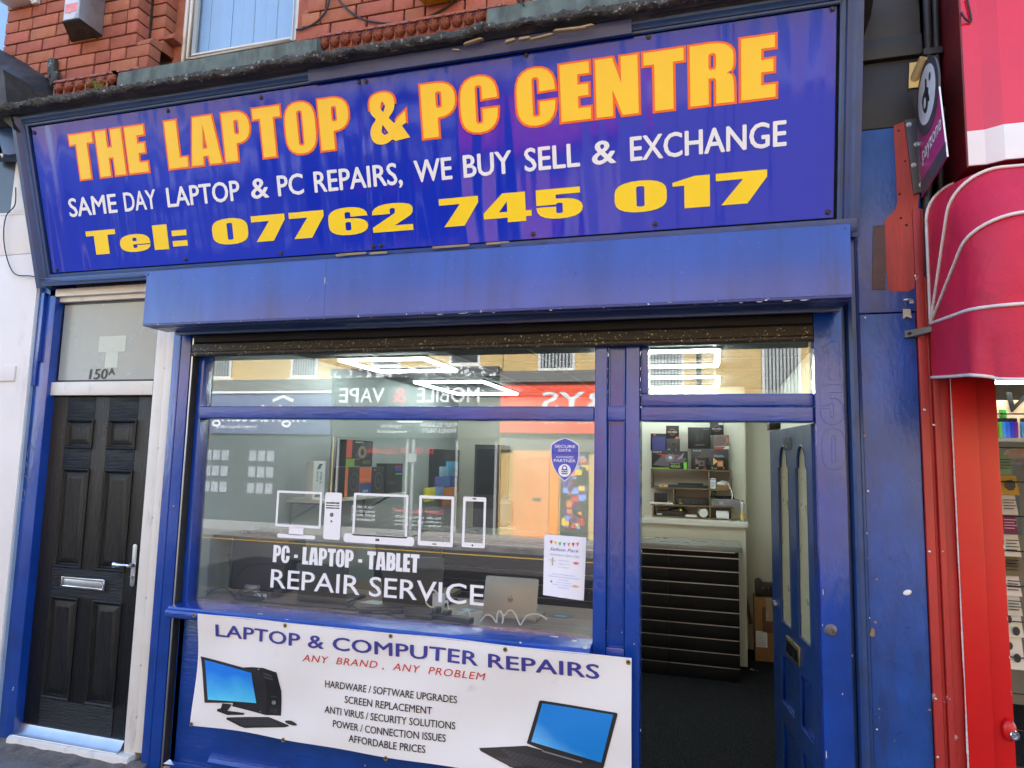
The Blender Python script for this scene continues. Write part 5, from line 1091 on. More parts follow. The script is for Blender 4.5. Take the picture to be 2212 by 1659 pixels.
# payzone blade sign
pz_ = thing('blade_sign', 'magenta and grey projecting sign with white disc, on a grey bracket', 'projecting sign', (.87, -.2, 2.94))
SX = .87
def s3(cx_, cy_): p = WX((3400 + cx_ * .4823) * .5422, (100 + cy_ * .4823) * .5422, SX); return (p.y, p.z)
def sfn(u, v, n=0): return V3((SX - n, u, v))
cc, ct, cbm = s3(615, 590), s3(622, 258), s3(610, 915); rad = (ct[1] - cbm[1]) / 2 * .98; cc = ((ct[0] + cbm[0]) / 2, (ct[1] + cbm[1]) / 2)
body = [s3(530, 765), s3(697, 405), s3(778, 1085), s3(600, 1385)]
def slab(name, con, mt, n0, n1):
    vs, fs = curve2d([con]); m = M(); m.add([sfn(x, y, n1) for x, y in vs], fs); m.add([sfn(x, y, n0) for x, y in vs], [f[::-1] for f in fs])
    k = len(con); m.add([sfn(x, y, n0) for x, y in con] + [sfn(x, y, n1) for x, y in con], [(i, (i + 1) % k, k + (i + 1) % k, k + i) for i in range(k)]); return obj(name, m, mt, pz_, smooth=0, recalc=True)
body = [(-.03, body[0][1]), (body[1][0], body[1][1]), (body[2][0], body[2][1]), (-.03, body[3][1])]
mag = mat('magenta_print', rgb(176, 48, 116), .4, var=.04); chg = mat('charcoal_print', rgb(68, 68, 74), .4, var=.05)
slab('body', body, mag, -.0025, .0025); slab('edge_strip', [(body[1][0] - .003, body[1][1] + .002), (body[1][0], body[1][1]), body[2], (body[2][0] - .003, body[2][1] - .002)], m_wht, -.0028, .0028)
slab('disc_ring', circ(*cc, rad, 40), chg, -.0035, .004)
slab('disc', circ(cc[0] + .004, cc[1] + .01, rad * .78, 40), mat('pale_disc', rgb(226, 226, 232), .4, var=.02), .0042, .0047)
low = [s3(590, 1260), s3(757, 978), s3(778, 1085), s3(600, 1385)]; slab('lower_band', [(-.03, low[0][1]), (body[2][0] + .004, low[1][1]), (body[2][0] + .002, body[2][1] + .002), (-.03, low[3][1] + .002)], chg, .0027, .0034)
lgm = M(); lf_ = lambda u, v, n=0: sfn(cc[0] + .004 - u * rad * .78, cc[1] + .01 + v * rad * .78, n)
shape(lgm, [fil((-.05, .62), (.12, .50), (.1, .22), (.32, .1, .1), (.22, -.02), (.30, -.2), (.36, -.32, .1), (.30, -.42), (.16, -.30), (.06, -.60, .2), (-.22, -.62, .25), (-.50, -.25, .3), (-.48, .12, .3), (-.12, .25, .1)), circ(-.2, -.2, .15, 16, .2)], lf_, .0054); shape(lgm, [circ(.46, .42, .12, 16, .15)], lf_, .0054); obj('emblem', lgm, mat('logo_dark', rgb(40, 40, 44), .4), pz_, recalc=False, smooth=0)
g = M(); a = s3(583, 1130); b = s3(738, 850); line(g, 'payzone', (-a[0] if False else 0, 0), (1, 0), .19, lambda u, v, n=0: sfn(a[0] + (b[0] - a[0]) * u, a[1] + (b[1] - a[1]) * u + v * .36, .0038 + n), off=.02); obj('lettering', g, m_wht, pz_, recalc=False, smooth=0)
def w3(cx_, cy_): return W((3400 + cx_ * .4823) * .5422, (100 + cy_ * .4823) * .5422, -.012)
obj('bracket_plate', M().prism([w3(425, 783), w3(530, 765), w3(600, 1372), w3(498, 1393)], (0, .010, 0)), chg, pz_, bev=.002)
for p in ((457, 823), (520, 985), (497, 1158), (560, 1320)): obj('bolt', M().lathe(w3(*p) + V3((0, 0, 0)), (0, -1, 0), [(.011, 0), (.011, .002), (.007, .002), (.007, .009)], 10), m_steel, pz_)
t = thing('brass_socket_plate', 'cream square plate with short flag socket on the black board', 'bracket', (.85, 0, 3.4))
obj('plate', M().prism([W(*p, -.002) for p in ((1964, 137), (1992, 133), (1990, 188), (1962, 192))], (0, -.005, 0)), mat('cream_plate', rgb(232, 208, 132), .5, var=.06), t, bev=.002)
q = W(1976, 168, -.005); obj('socket', M().lathe(q, (.25, -.8, .62), [(.018, -.01), (.018, .085), (.0125, .085), (.0125, .03)], 16), mat('cream_socket', rgb(196, 178, 130), .5), t, smooth=40)

# ================================================================ SHOP INTERIOR
FZ = .05; CZ = 2.52
struct('shop_floor', BX(-3.05, .62, .1, 4.75, -.05, FZ), m_carpet)
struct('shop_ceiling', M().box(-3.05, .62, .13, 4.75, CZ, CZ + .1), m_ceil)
cg = M()
for k in range(8): cg.box(-3.0 + k * .6, -2.98 + k * .6, .14, 4.6, CZ - .006, CZ - .001)
for k in range(8): cg.box(-3.0, .6, .5 + k * .6, .515 + k * .6, CZ - .0065, CZ - .0015)
struct('ceiling_grid', cg, mat('ceiling_rail', rgb(120, 121, 120), .6))
struct('shop_wall_side', M().box(-3.12, -3.0, .2, 4.75, FZ, CZ).box(-3.0, -2.86, .14, .21, .9, CZ), m_grey)
struct('shop_wall_back', M().box(-3.0, -.62, 4.6, 4.75, FZ, CZ).box(-.62, .62, 3.85, 4.75, FZ, CZ).box(-.70, .283, 3.58, 3.8499, 1.24, CZ), m_cream)
struct('shop_wall_door_side', BX(.6, .66, .14, 4.75, FZ, CZ), m_cream)
struct('building_base', M().box(-4.8, -3.13, .15, 6, -.1, 4.0).box(-3.05, .66, 4.76, 6, -.1, 4.0).box(-3.12, .66, .14, 4.76, CZ + .11, 4.0).box(.662, .9, .41, 6, 0, 4), m_mortar)
struct('skirting', BX(.284, .6, 3.83, 3.8495, FZ, .17), m_upvc)
bt = struct('boxed_ledge', M().box(-.62, .262, 3.22, 3.8, FZ, 1.235), m_cream)
tag(obj('ledge_board', M().extr([(3.17, 1.236), (3.17, 1.275), (3.6, 1.275), (3.6, 1.236)], -.64, .278, 14, lambda x, y, z: (x, y + noise.noise((x * 5, 0, 0)) * .01, z + noise.noise((x * 3, y, 1)) * .006)), m_upvc, None), 'cream painted ledge board behind the shop counter', 'ledge')
# LED frames
def led(x0, x1, y0, y1, label):
    t = thing('ceiling_light', label, 'ceiling light', ((x0 + x1) / 2, (y0 + y1) / 2, CZ), 'rectangular LED frames on the shop ceiling')
    for b in ((x0, x1, y0, y0 + .016), (x0, x1, y1 - .016, y1), (x0, x0 + .016, y0 + .016, y1 - .016), (x1 - .016, x1, y0 + .016, y1 - .016)): obj('light_bar', BX(b[0], b[1], b[2], b[3], CZ - .034, CZ - .016), m_led, t); obj('ceiling_light_shield', BX(b[0] - .012, b[1] + .012, b[2] - .012, b[3] + .012, CZ - .0155, CZ - .008), m_wplastic, t)  # strip added above each bar to keep its light off the ceiling
led(-2.72, -2.02, 1.30, 1.98, 'lit rectangular LED frame nearest the upper left of the window'); led(-2.76, -2.06, 2.75, 3.95, 'lit LED frame deeper in the shop, farthest of the left row')
led(-.72, .035, 1.22, 1.95, 'lit LED frame seen through the fanlight over the door, nearest'); led(-.72, .045, 2.6, 3.4, 'lit LED frame seen through the fanlight over the door, farther back')

# counter with slatwall front
ct = thing('shop_counter', 'black slatwall counter with grey top seen through the door and window', 'counter', (-1.2, 2.95, FZ))
CX0, CX1 = -2.72, .185
obj('carcass', BX(CX0, CX1 - .005, 2.76, 3.15, FZ, 1.07), m_blkplastic, ct)
zz = FZ; k = 0
while zz < 1.06:
    h_ = min(.100, 1.065 - zz)
    obj('slat', BX(CX0, -.372, 2.735, 2.7599, zz, zz + h_), m_slat, ct, bev=.002); obj('slat', BX(-.370, CX1, 2.735, 2.7599, zz, zz + h_), m_slat, ct, bev=.002)
    if zz > .1: obj('slat_insert', BX(CX0, CX1, 2.738, 2.745, zz - .0075, zz - .0005), m_alu, ct)
    zz += .108
obj('counter_top', BX(CX0 - .03, CX1 + .03, 2.70, 3.18, 1.072, 1.118), m_counter, ct, bev=.012, seg=3); obj('edge_strip', BX(CX0, CX1 - .03, 2.729, 2.7345, 1.062, 1.0715), m_alu, ct)
tag(obj('note_pad', BX(-.6, -.53, 3.0, 3.05, 1.1185, 1.124), flat(rgb(226, 200, 110))), 'yellow note pad lying on the counter', 'note pad')

# shelf unit
SYF, SYB = 3.36, 3.57
su = thing('shelf_unit', 'oak zigzag shelf unit standing on the cream ledge, crowded with gadgets', 'shelf', (-.2, 3.46, 1.276))
zr = [1.727, 1.555, 1.400, 1.285]; th = .014
def sboard(x0, x1, z): obj('shelf_board', BX(x0, x1, SYF, SYB, z - th, z), m_oak, su, bev=.001)
def supr(x, z0, z1): obj('upright', BX(x - th / 2, x + th / 2, SYF + .0005, SYB - .0005, z0, z1), m_oak, su, bev=.001)
sboard(-.575, .155, zr[0]); sboard(-.575, .155, zr[1]); sboard(-.575, .155, zr[2]); sboard(-.56, .16, 1.2905)
supr(-.567, zr[1], zr[0] - th); supr(-.048, zr[1], zr[0] - th); supr(.148, zr[1], zr[0] - th)
supr(-.365, zr[2], zr[1] - th); supr(-.042, zr[2], zr[1] - th)
supr(-.552, 1.2905, zr[2] - th); supr(-.04, 1.2905, zr[2] - th); supr(.153, 1.2905, zr[2] - th)
def E(cx_, cy_): return ((2500 + cx_ * .3617) * .5422, (1640 + cy_ * .3617) * .5422)
def pbox(name, label, cat, e0, e1, Y, D, mt, prints=(), group=None, lz=None, bev=.002):
    """box whose front face is the photo rectangle e0..e1 on plane Y"""
    a = W(*E(e0[0], e1[1]), Y); b = W(*E(*e1), Y); c = W(*E(*e0), Y); x0, x1, z0, z1 = c.x, b.x, a.z, c.z
    if lz is not None: z1 += lz - z0; z0 = lz
    t = thing(name, label, cat, ((x0 + x1) / 2, Y + D / 2, z0), group)
    obj('carton', BX(x0, x1, Y, Y + D, z0, z1), mt, t, bev=bev)
    fn_ = lambda u, v, n=0: V3((x0 + u * (x1 - x0), Y - .0012 - n, z0 + v * (z1 - z0)))
    for k, (kind, arg, col) in enumerate(prints):
        m = M(); n_ = .0004 * k
        if kind == 'r': shape(m, [rr(arg[0], arg[1], arg[2], arg[3], .01)], fn_, n_)
        elif kind == 'p': shape(m, [list(arg)], fn_, n_)
        elif kind == 'c': shape(m, [circ(arg[0], arg[1], arg[2], 20, arg[3])], fn_, n_)
        elif kind == 't': line(m, arg[0], (arg[1], arg[2]), (arg[3], arg[2]), arg[4], fn_, off=.02, z=n_)
        obj('lettering' if kind == 't' else 'artwork', m, flat(rgb(*col)), t, recalc=False, smooth=0)
    return t
kblk = mat('carton_black', rgb(26, 25, 26), .45, var=.15); kgry = mat('carton_charcoal', rgb(60, 60, 64), .45, var=.15)
Z = zr[0] + .0005; GC = 'component cartons stacked on the shelf unit'
b1 = pbox('graphics_card_box', 'wide dark carton with robot eye artwork and green 4060 panel', 'carton', (266, 425), (660, 620), 3.38, .10, kblk, (('p', ((.03, .2), (.3, .75), (.6, .85), (.97, .6), (.9, .2), (.5, .1)), (92, 84, 92)), ('p', ((.1, .85), (.4, .68), (.95, .8), (.5, .78)), (190, 60, 60)), ('c', (.52, .62, .13, .22), (120, 112, 118)), ('c', (.53, .63, .05, .09), (190, 200, 210)), ('p', ((.7, .5), (.92, .95), (.85, .6)), (150, 140, 150)), ('r', (.5, 0, .88, .36), (16, 16, 18)), ('t', ('4060', .53, .07, .8, .18), (150, 190, 80)), ('t', ('GEFORCE RTX', .53, .27, .8, .06), (200, 200, 200)), ('r', (0, 0, .5, .06), (110, 180, 60)), ('r', (.9, 0, .985, .38), (120, 200, 70)), ('t', ('GIGABYTE', .03, .9, .28, .06), (220, 220, 220))), GC, Z)
b2 = pbox('graphics_card_box', 'wide charcoal carton behind two processor boxes on the shelf', 'carton', (700, 392), (1115, 620), 3.44, .10, kgry, (('p', ((.05, .4), (.3, .85), (.75, .75), (.8, .3), (.4, .2)), (86, 76, 74)), ('t', ('ASUS', .05, .87, .27, .08), (200, 200, 205)), ('t', ('DUAL', .62, .62, .88, .1), (190, 190, 195))), GC, Z)
b3 = pbox('processor_box', 'small black processor carton with brown chip artwork', 'carton', (740, 485), (878, 618), 3.375, .06, kblk, (('p', ((.05, 1), (.4, .6), (.05, .35)), (120, 96, 80)), ('r', (.3, .3, .8, .75), (110, 92, 86)), ('r', (.42, .4, .7, .64), (60, 50, 48)), ('t', ('AMD', .08, .08, .3, .1), (220, 220, 220)), ('p', ((.6, 0), (.8, .3), (.98, 0)), (110, 70, 50))), GC, Z)
b4 = pbox('processor_box', 'small black processor carton with bright orange chip artwork', 'carton', (908, 485), (1085, 620), 3.37, .06, kblk, (('p', ((.2, 1), (.5, .7), (.2, .4)), (226, 170, 110)), ('r', (.45, .28, .82, .75), (206, 120, 40)), ('r', (.54, .4, .74, .62), (150, 170, 160)), ('t', ('7', .8, .06, .92, .16), (230, 150, 120)), ('t', ('4', .05, .06, .2, .2), (110, 170, 80)), ('t', ('AMD', .25, .08, .45, .1), (210, 210, 210))), GC, Z)
ztop = WO[b1.name].z + (W(*E(266, 425), 3.38).z - W(*E(266, 620), 3.38).z)
b5 = pbox('router_box', 'dark carton with violet-blue front panel on top of the robot eye box', 'carton', (254, 228), (424, 418), 3.39, .08, kblk, (('r', (.12, .0, .96, .82), (60, 62, 120)), ('r', (.2, .86, .35, .97), (190, 60, 60))), GC, ztop)
b6 = pbox('processor_box', 'charcoal processor carton with dark chip artwork, under another carton', 'carton', (428, 284), (576, 420), 3.385, .06, kgry, (('r', (.35, .35, .75, .75), (70, 66, 60)), ('r', (.45, .45, .64, .62), (24, 24, 26)), ('t', ('AMD', .08, .08, .3, .1), (210, 210, 210)), ('c', (.72, .1, .06, .07), (160, 110, 50))), GC, ztop)
z6 = ztop + (W(*E(428, 284), 3.385).z - W(*E(428, 420), 3.385).z)
b7 = pbox('processor_box', 'black processor carton with orange ring, top of the left pile', 'carton', (424, 140), (566, 283), 3.39, .06, kblk, (('c', (.5, .5, .26, .26), (150, 90, 60)), ('c', (.5, .5, .20, .2), (26, 25, 26)), ('t', ('RYZEN', .14, .44, .84, .13), (225, 220, 215)), ('p', ((.68, 0), (.98, 0), (.98, .16), (.78, .16)), (210, 110, 80))), GC, z6)
z2 = zr[0] + (W(*E(700, 392), 3.44).z - W(*E(700, 620), 3.44).z)
b8 = pbox('cooler_box', 'large plain black carton with faint cooler outline, on the right pile', 'carton', (664, 157), (915, 392), 3.44, .1, kblk, (('r', (.35, .35, .5, .8), (46, 46, 48)), ('r', (.55, .45, .7, .75), (46, 46, 48)), ('t', ('DARK ROCK PRO 4', .32, .16, .75, .04), (180, 180, 180)), ('t', ('be quiet!', .7, .9, .95, .04), (150, 150, 150))), GC, z2)
b9 = pbox('processor_box', 'grey processor carton with copper curve and orange foot', 'carton', (953, 235), (1118, 390), 3.445, .07, mat('carton_grey', rgb(110, 98, 94), .5), (('c', (.5, .62, .45, .4), (170, 110, 86)), ('c', (.44, .6, .38, .36), (104, 94, 92)), ('r', (0, 0, 1, .22), (190, 190, 190)), ('p', ((0, 0), (.6, 0), (.75, .18), (0, .18)), (170, 70, 50))), GC, z2)
z9 = z2 + (W(*E(953, 235), 3.445).z - W(*E(953, 390), 3.445).z)
b10 = pbox('processor_box', 'black processor carton with white corner label, top of the right pile', 'carton', (908, 95), (1060, 234), 3.45, .06, kblk, (('c', (.5, .5, .26, .26), (110, 80, 70)), ('c', (.5, .5, .20, .2), (26, 25, 26)), ('t', ('RYZEN', .16, .42, .82, .13), (200, 190, 186)), ('r', (.62, .8, .96, 1), (200, 205, 205))), GC, z9)
# gadgets on the shelves
def sbox(name, label, cat, e0, e1, Y, D, mt, z, prints=(), bev=.003): return pbox(name, label, cat, e0, e1, Y, D, mt, prints, None, z, bev)
s1, s2, s3_ = zr[1] + .0005, zr[2] + .0005, 1.291
sbox('adapter', 'peach coloured adapter on the middle oak shelf', 'adapter', (346, 785), (438, 812), 3.39, .05, flat(rgb(224, 178, 140)), s1, (('r', (.35, .3, .62, .6), (30, 30, 30)),))
t = sbox('motherboard', 'stack of dark circuit boards lying on the middle oak shelf', 'circuit board', (445, 795), (885, 824), 3.38, .13, mat('dark_teal_board', rgb(36, 48, 56), .5, var=.4, vs=40), s1); obj('upper_board', BX(-.33, -.10, 3.39, 3.5, s1 + .026, s1 + .042), kblk, t)
sbox('ink_box', 'slim white and blue carton upright on the oak shelf', 'carton', (910, 712), (972, 828), 3.38, .05, m_wplastic, s1, (('r', (0, .8, 1, .93), (110, 130, 180)), ('r', (.2, .2, .8, .4), (170, 185, 215)), ('r', (.15, .5, .85, .62), (150, 165, 200))))
t = sbox('cable_carton', 'small tan carton with coiled white cable on the oak shelf', 'carton', (985, 790), (1115, 830), 3.375, .1, m_card, s1); obj('white_cable', M().tube(smoothp([(.03, 3.4, s1 + .045), (.07, 3.38, s1 + .07), (.11, 3.36, s1 + .06), (.14, 3.35, s1 + .01), (.155, 3.34, s1 - .05), (.15, 3.34, s1 - .085)]), .004, 6), m_wplastic, t); obj('adapter', BX(.02, .1, 3.38, 3.42, s1 + .036, s1 + .06), m_wplastic, t, bev=.003)
sbox('hard_drive_case', 'black square case leaning on the left shelf', 'case', (293, 882), (436, 995), 3.40, .05, kblk, s2 + .004)
sbox('white_tray', 'thin white tray under the black case on the shelf', 'tray', (244, 992), (500, 1008), 3.36, .15, m_wplastic, s2 - .0004, (), .001)
sbox('toner_box', 'long black carton with yellow mark on the oak shelf', 'carton', (526, 945), (888, 1022), 3.37, .12, kblk, s2, (('r', (.1, .15, .2, .85), (70, 75, 30)), ('r', (.12, .1, .22, .25), (150, 160, 50)), ('r', (.26, .2, .44, .75), (50, 50, 52)), ('r', (.48, .2, .68, .75), (50, 50, 52)), ('r', (.72, .2, .92, .75), (46, 46, 48))))
t = sbox('grey_carton', 'grey carton heaped with cables, overhanging the shelf end', 'carton', (920, 955), (1235, 1034), 3.35, .14, mat('carton_mid_grey', rgb(128, 124, 130), .6), s2, (('r', (.02, .3, .25, .9), (110, 110, 105)), ('r', (.3, .35, .42, .6), (170, 168, 172)), ('r', (.3, .2, .5, .28), (165, 162, 168)))); cb = M()
for k in range(6): cb.tube(smoothp([(-.03 + rnd.random() * .2, 3.4 + rnd.random() * .06, s2 + .068 + rnd.random() * .02) for _ in range(5)]), .0035, 5)
obj('black_cables', cb, m_cable, t); obj('dark_cable', M().tube(smoothp([(-.03, 3.4, s2 + .07), (-.02, 3.39, s2 + .12), (.01, 3.39, s2 + .13), (.0, 3.4, s2 + .08)]), .004, 6), m_cable, t)
t = sbox('printer_part', 'black printer part with yellow dot lying on the bottom shelf', 'printer part', (318, 1160), (630, 1212), 3.37, .13, kblk, s3_, (('r', (.03, .2, .2, .5), (200, 200, 200)),)); obj('lobe', M().ell((-.33, 3.42, s3_ + .05), (.09, .05, .028), None, 14, 8), kblk, t, smooth=60); obj('yellow_dot', M().ell((-.3, 3.375, s3_ + .06), (.012, .006, .010), None, 8, 6), flat(rgb(200, 190, 40)), t)
t = thing('paper_roll', 'white label roll on its side on the bottom shelf', 'roll', (-.11, 3.4, s3_)); q = W(*E(840, 1190), 3.37); obj('roll', M().lathe((q.x, 3.37, s3_ + .040), (-.25, 1, .15), [(.022, 0), (.040, 0), (.040, .10), (.022, .10)], 24), m_wplastic, t, smooth=40); obj('core', M().lathe((q.x, 3.372, s3_ + .040), (-.25, 1, .15), [(.022, 0), (.021, .095)], 20), kblk, t)
sbox('white_scraps', 'flat white plastic parts on the bottom shelf', 'plastic parts', (638, 1195), (760, 1218), 3.38, .06, m_wplastic, s3_)
sbox('white_carton', 'small white carton on the bottom right shelf', 'carton', (978, 1160), (1118, 1240), 3.375, .09, m_paper, s3_)
t = thing('spray_can', 'silver spray can with yellow band standing on the ledge', 'spray can', (.25, 3.3, 1.276)); q = W(*E(1268, 1180), 3.32); obj('can', M().lathe((q.x, 3.32, 1.2765), (0, 0, 1), [(.021, 0), (.022, .005), (.022, .15), (.017, .165), (.010, .17)], 16), m_steel, t, smooth=40); obj('yellow_band', M().lathe((q.x, 3.32, 1.30), (0, 0, 1), [(.0225, 0), (.0225, .05)], 16), flat(rgb(196, 170, 90)), t); obj('nozzle', M().lathe((q.x, 3.32, 1.446), (0, 0, 1), [(.007, 0), (.007, .02)], 8), m_card, t)
# cardboard box on the floor
t = thing('cardboard_box', 'tall taped brown cardboard box on the carpet by the open door', 'cardboard box', (.46, 3.6, FZ))
obj('carton', BX(.335, .575, 3.45, 3.68, FZ, .60), m_card, t, bev=.004); obj('tape_patch', BX(.40, .51, 3.448, 3.4492, .30, .52), mat('brown_tape', rgb(104, 70, 44), .35), t); obj('tape_strip', BX(.43, .49, 3.4475, 3.4479, .40, .6), mat('clear_tape', rgb(170, 150, 120), .25), t); obj('address_label', BX(.345, .44, 3.448, 3.449, .17, .31), m_paper, t)
g = M(); lfn = lambda u, v, n=0: V3((u, 3.4472, v))
for k in range(6): line(g, 'IIIIIIII IIII'[: 8 + (k % 3) * 2], (.352, .29 - k * .02), (.352 + .05 + (k % 3) * .012, .29 - k * .02), .006, lfn)
obj('label_print', g, kblk, t, recalc=False)
t = thing('black_bracket', 'black moulded plastic bracket standing on the cardboard box', 'bracket', (.46, 3.56, .6)); obj('bracket_body', M().prism([(x, 3.5, z) for x, z in fil((.345, .602), (.345, .74, .01), (.375, .76, .01), (.40, .745, .01), (.415, .725, .01), (.495, .725, .01), (.51, .745, .01), (.535, .76, .01), (.57, .74, .01), (.57, .602))], (0, .06, 0)), m_blkplastic, t, bev=.004)
for x_ in (.41, .46, .52): obj('screw', M().lathe((x_, 3.5, .68), (0, -1, 0), [(.004, 0), (.004, .003)], 8), m_steel, t)
t = thing('wooden_plank', 'short cream plank leaning on the wall beside the cardboard box', 'plank', (.30, 3.7, FZ)); obj('board', M().prism([(.30, 3.72, .30), (.33, 3.72, .31), (.24, 3.74, .80), (.21, 3.74, .79)], (0, .03, 0)), m_oak, t)

# ---------------------------------------------------------------- open shop door
sdr = thing('shop_door', 'open blue panelled shop door with two arched glass panes, numbered 150', 'door', (.43, .12, FZ))
HP = V3((.437, .0755, FZ + .008)); DD = V3((-.108, .735, 0)).normalized(); DN = V3((-DD.y, DD.x, 0)); DW_, DH = .80, 1.912
def DF(u, v, n=0): return HP + DD * u + V3((0, 0, v)) + DN * n
def duv(px, py):
    p = hit(px, py, HP, DN) - HP; return (p.dot(DD), p.z)
def dbox(u0, u1, v0, v1, n0, n1): return M().box(u0, u1, v0, v1, n0, n1, fn=DF)
ua, ub = duv(1758, 1200)[0], duv(1731, 1200)[0]; uc, ud = duv(1716, 1200)[0], duv(1693, 1200)[0]
vp0 = duv(1745, 1376)[1]; vp1 = duv(1745, 985)[1]
ua, ub, uc, ud = .08, .272, .41, .613; vp0, vp1 = .925, 1.715
# leaf with arched openings
def arch(u0, u1, v0, v1):
    c = (u0 + u1) / 2; r_ = (u1 - u0) / 2; k = .025
    pts = [(u0, v0), (u0, v1), (u0 + k, v1), (u0 + k, v1 + .015)]
    for i in range(1, 8):
        a = math.pi - math.pi * i / 8; pts.append((c + (r_ - k) * math.cos(a), v1 + .015 + (r_ - k) * 1.25 * math.sin(a)))
    pts += [(u1 - k, v1 + .015), (u1 - k, v1), (u1, v1), (u1, v0)]; return pts
A1, A2 = arch(ua, ub, vp0, vp1), arch(uc, ud, vp0, vp1)
cons = [[(0, 0), (0, DH), (DW_, DH), (DW_, 0)], A1, A2]
PANS = [(ua - .005, ub + .01, .10, .42), (uc - .02, ud + .025, .10, .42), (ua - .005, ub + .01, .515, .76), (uc - .02, ud + .025, .515, .76)]
for (a, b, c, d) in PANS: cons.append([(a, c), (a, d), (b, d), (b, c)])
m = M(); vs, fs = curve2d(cons); m.add([DF(x, y, .02) for x, y in vs], fs); m.add([DF(x, y, -.018) for x, y in vs], [f[::-1] for f in fs])
for con in cons:
    k = len(con); m.add([DF(x, y, -.018) for x, y in con] + [DF(x, y, .02) for x, y in con], [(i, (i + 1) % k, k + (i + 1) % k, k + i) for i in range(k)])
lf2 = obj('door_leaf', m, m_navyv, sdr, smooth=0)
for (a, b, c, d) in PANS:
    obj('panel', dbox(a, b, c, d, -.008, .004), m_navyv, lf2); mm = M()
    for q0, q1, q2, q3 in ((a, a + .014, c, d), (b - .014, b, c, d), (a + .014, b - .014, c, c + .014), (a + .014, b - .014, d - .014, d)): mm.box(q0, q1, q2, q3, .004, .016, fn=DF)
    obj('panel_moulding', mm, m_blue, lf2, bev=.003)
for A_ in (A1, A2):
    obj('glass', M().prism([DF(x, y, .006) for x, y in A_], DN * .004), mat('filmed_cream_pane', rgb(176, 172, 136), .3, var=.15, vs=3), lf2)
    obj('bead', M().tube([DF(x, y, .018) for x, y in A_], .005, 6, True), m_navyv, lf2)
n_ = M()
for dn in (.0205, .024): line(n_, '150', (.0, 1.80), (.155, 1.80), .068, lambda u, v, n=0: DF(.48 - u, v, dn + n), off=0)
obj('house_number', n_, m_blkplastic, sdr, recalc=False)
va = duv(1735, 1400)[1]
lpd = obj('letter_plate', dbox(.26, .50, .785, .875, .02, .027), m_brass, sdr, bev=.003); obj('flap', dbox(.275, .485, .80, .86, .027, .030), mat('dark_brass_flap', (.03, .04, .05), .25, .7), lpd, bev=.002)
obj('latch', M().lathe(DF(DW_, .98, .0), DD, [(.012, 0), (.012, .012), (.006, .014)], 10), m_brass, sdr); obj('lock', M().lathe(DF(DW_ - .06, .98, .02), DN, [(.02, 0), (.02, .012), (.012, .014)], 14), m_steel, sdr)
t = thing('door_closer', 'dark door closer arm above the open shop door', 'door closer', (.33, .8, 1.98)); obj('closer_body', M().box(.30, .36, .86, 1.06, 1.985, 2.03), m_blkplastic, t, bev=.004)

t = thing('paper_scrap', 'small white paper scrap on the dark shop carpet', 'litter', WZ(1620, 1448, FZ)); q = WZ(1620, 1448, FZ); obj('scrap', M().grid(lambda u, v: q + V3((u * .06, v * .02, .003 + .006 * math.sin(u * 6))), 6, 3), m_paper, t)
# ---------------------------------------------------------------- window display
BZ = .946
struct('window_board', BX(-2.86, -.52, .13, .74, BZ - .035, BZ), m_walnut, bev=.004)
tag(obj('bench_front', BX(-2.86, -.52, .72, .738, FZ, BZ - .036), m_blkplastic), 'dark boarded back of the window bench', 'bench')
def Cc(cx_, cy_): return (401.2 + cx_ * .22062, 1073.6 + cy_ * .22062)
def Dc(cx_, cy_): return (813.3 + cx_ * .22062, 1073.6 + cy_ * .22062)
def Z_(p, z=BZ): return WZ(*p, z)
# silver laptop, lid towards the street
t = thing('laptop', 'silver laptop with closed-back lid facing the street, white cable beside it', 'laptop', (-1.0, .33, BZ))
a = Z_(Dc(1060, 1190)); b = Z_(Dc(1565, 1225)); ya = (a.y + b.y) / 2
LN = V3((0, -math.sin(R(16)), 0))
x0, x1 = a.x - .02, b.x
def lid(u, v, n=0): return V3((x0 + u * (x1 - x0), ya - v * .205 * math.sin(R(-14)) - n, BZ + .012 + v * .205 * math.cos(R(14))))
vsl = rr(0, 0, 1, 1, .05); obj('lid', M().prism([lid(x, y) for x, y in vsl], (0, .006, 0)), m_silver, t, bev=.0015)
obj('base', BX(x0, x1, ya + .006, ya + .215, BZ + .001, BZ + .012), m_silver, t, bev=.002)
g = M(); ap = fil((.5, .47, .02), (.53, .50, .02), (.555, .46, .02), (.545, .42, .02), (.53, .37, .02), (.505, .375, .01), (.48, .37, .02), (.455, .42, .02), (.455, .475, .02), (.475, .50, .02)); shape(g, [ap], lid, .0009); shape(g, [fil((.505, .505), (.515, .545, .01), (.53, .55), (.525, .52, .01))], lid, .0009); obj('emblem', g, mat('lid_emblem', (.12, .115, .105), .25, .8), t, recalc=False, smooth=0)
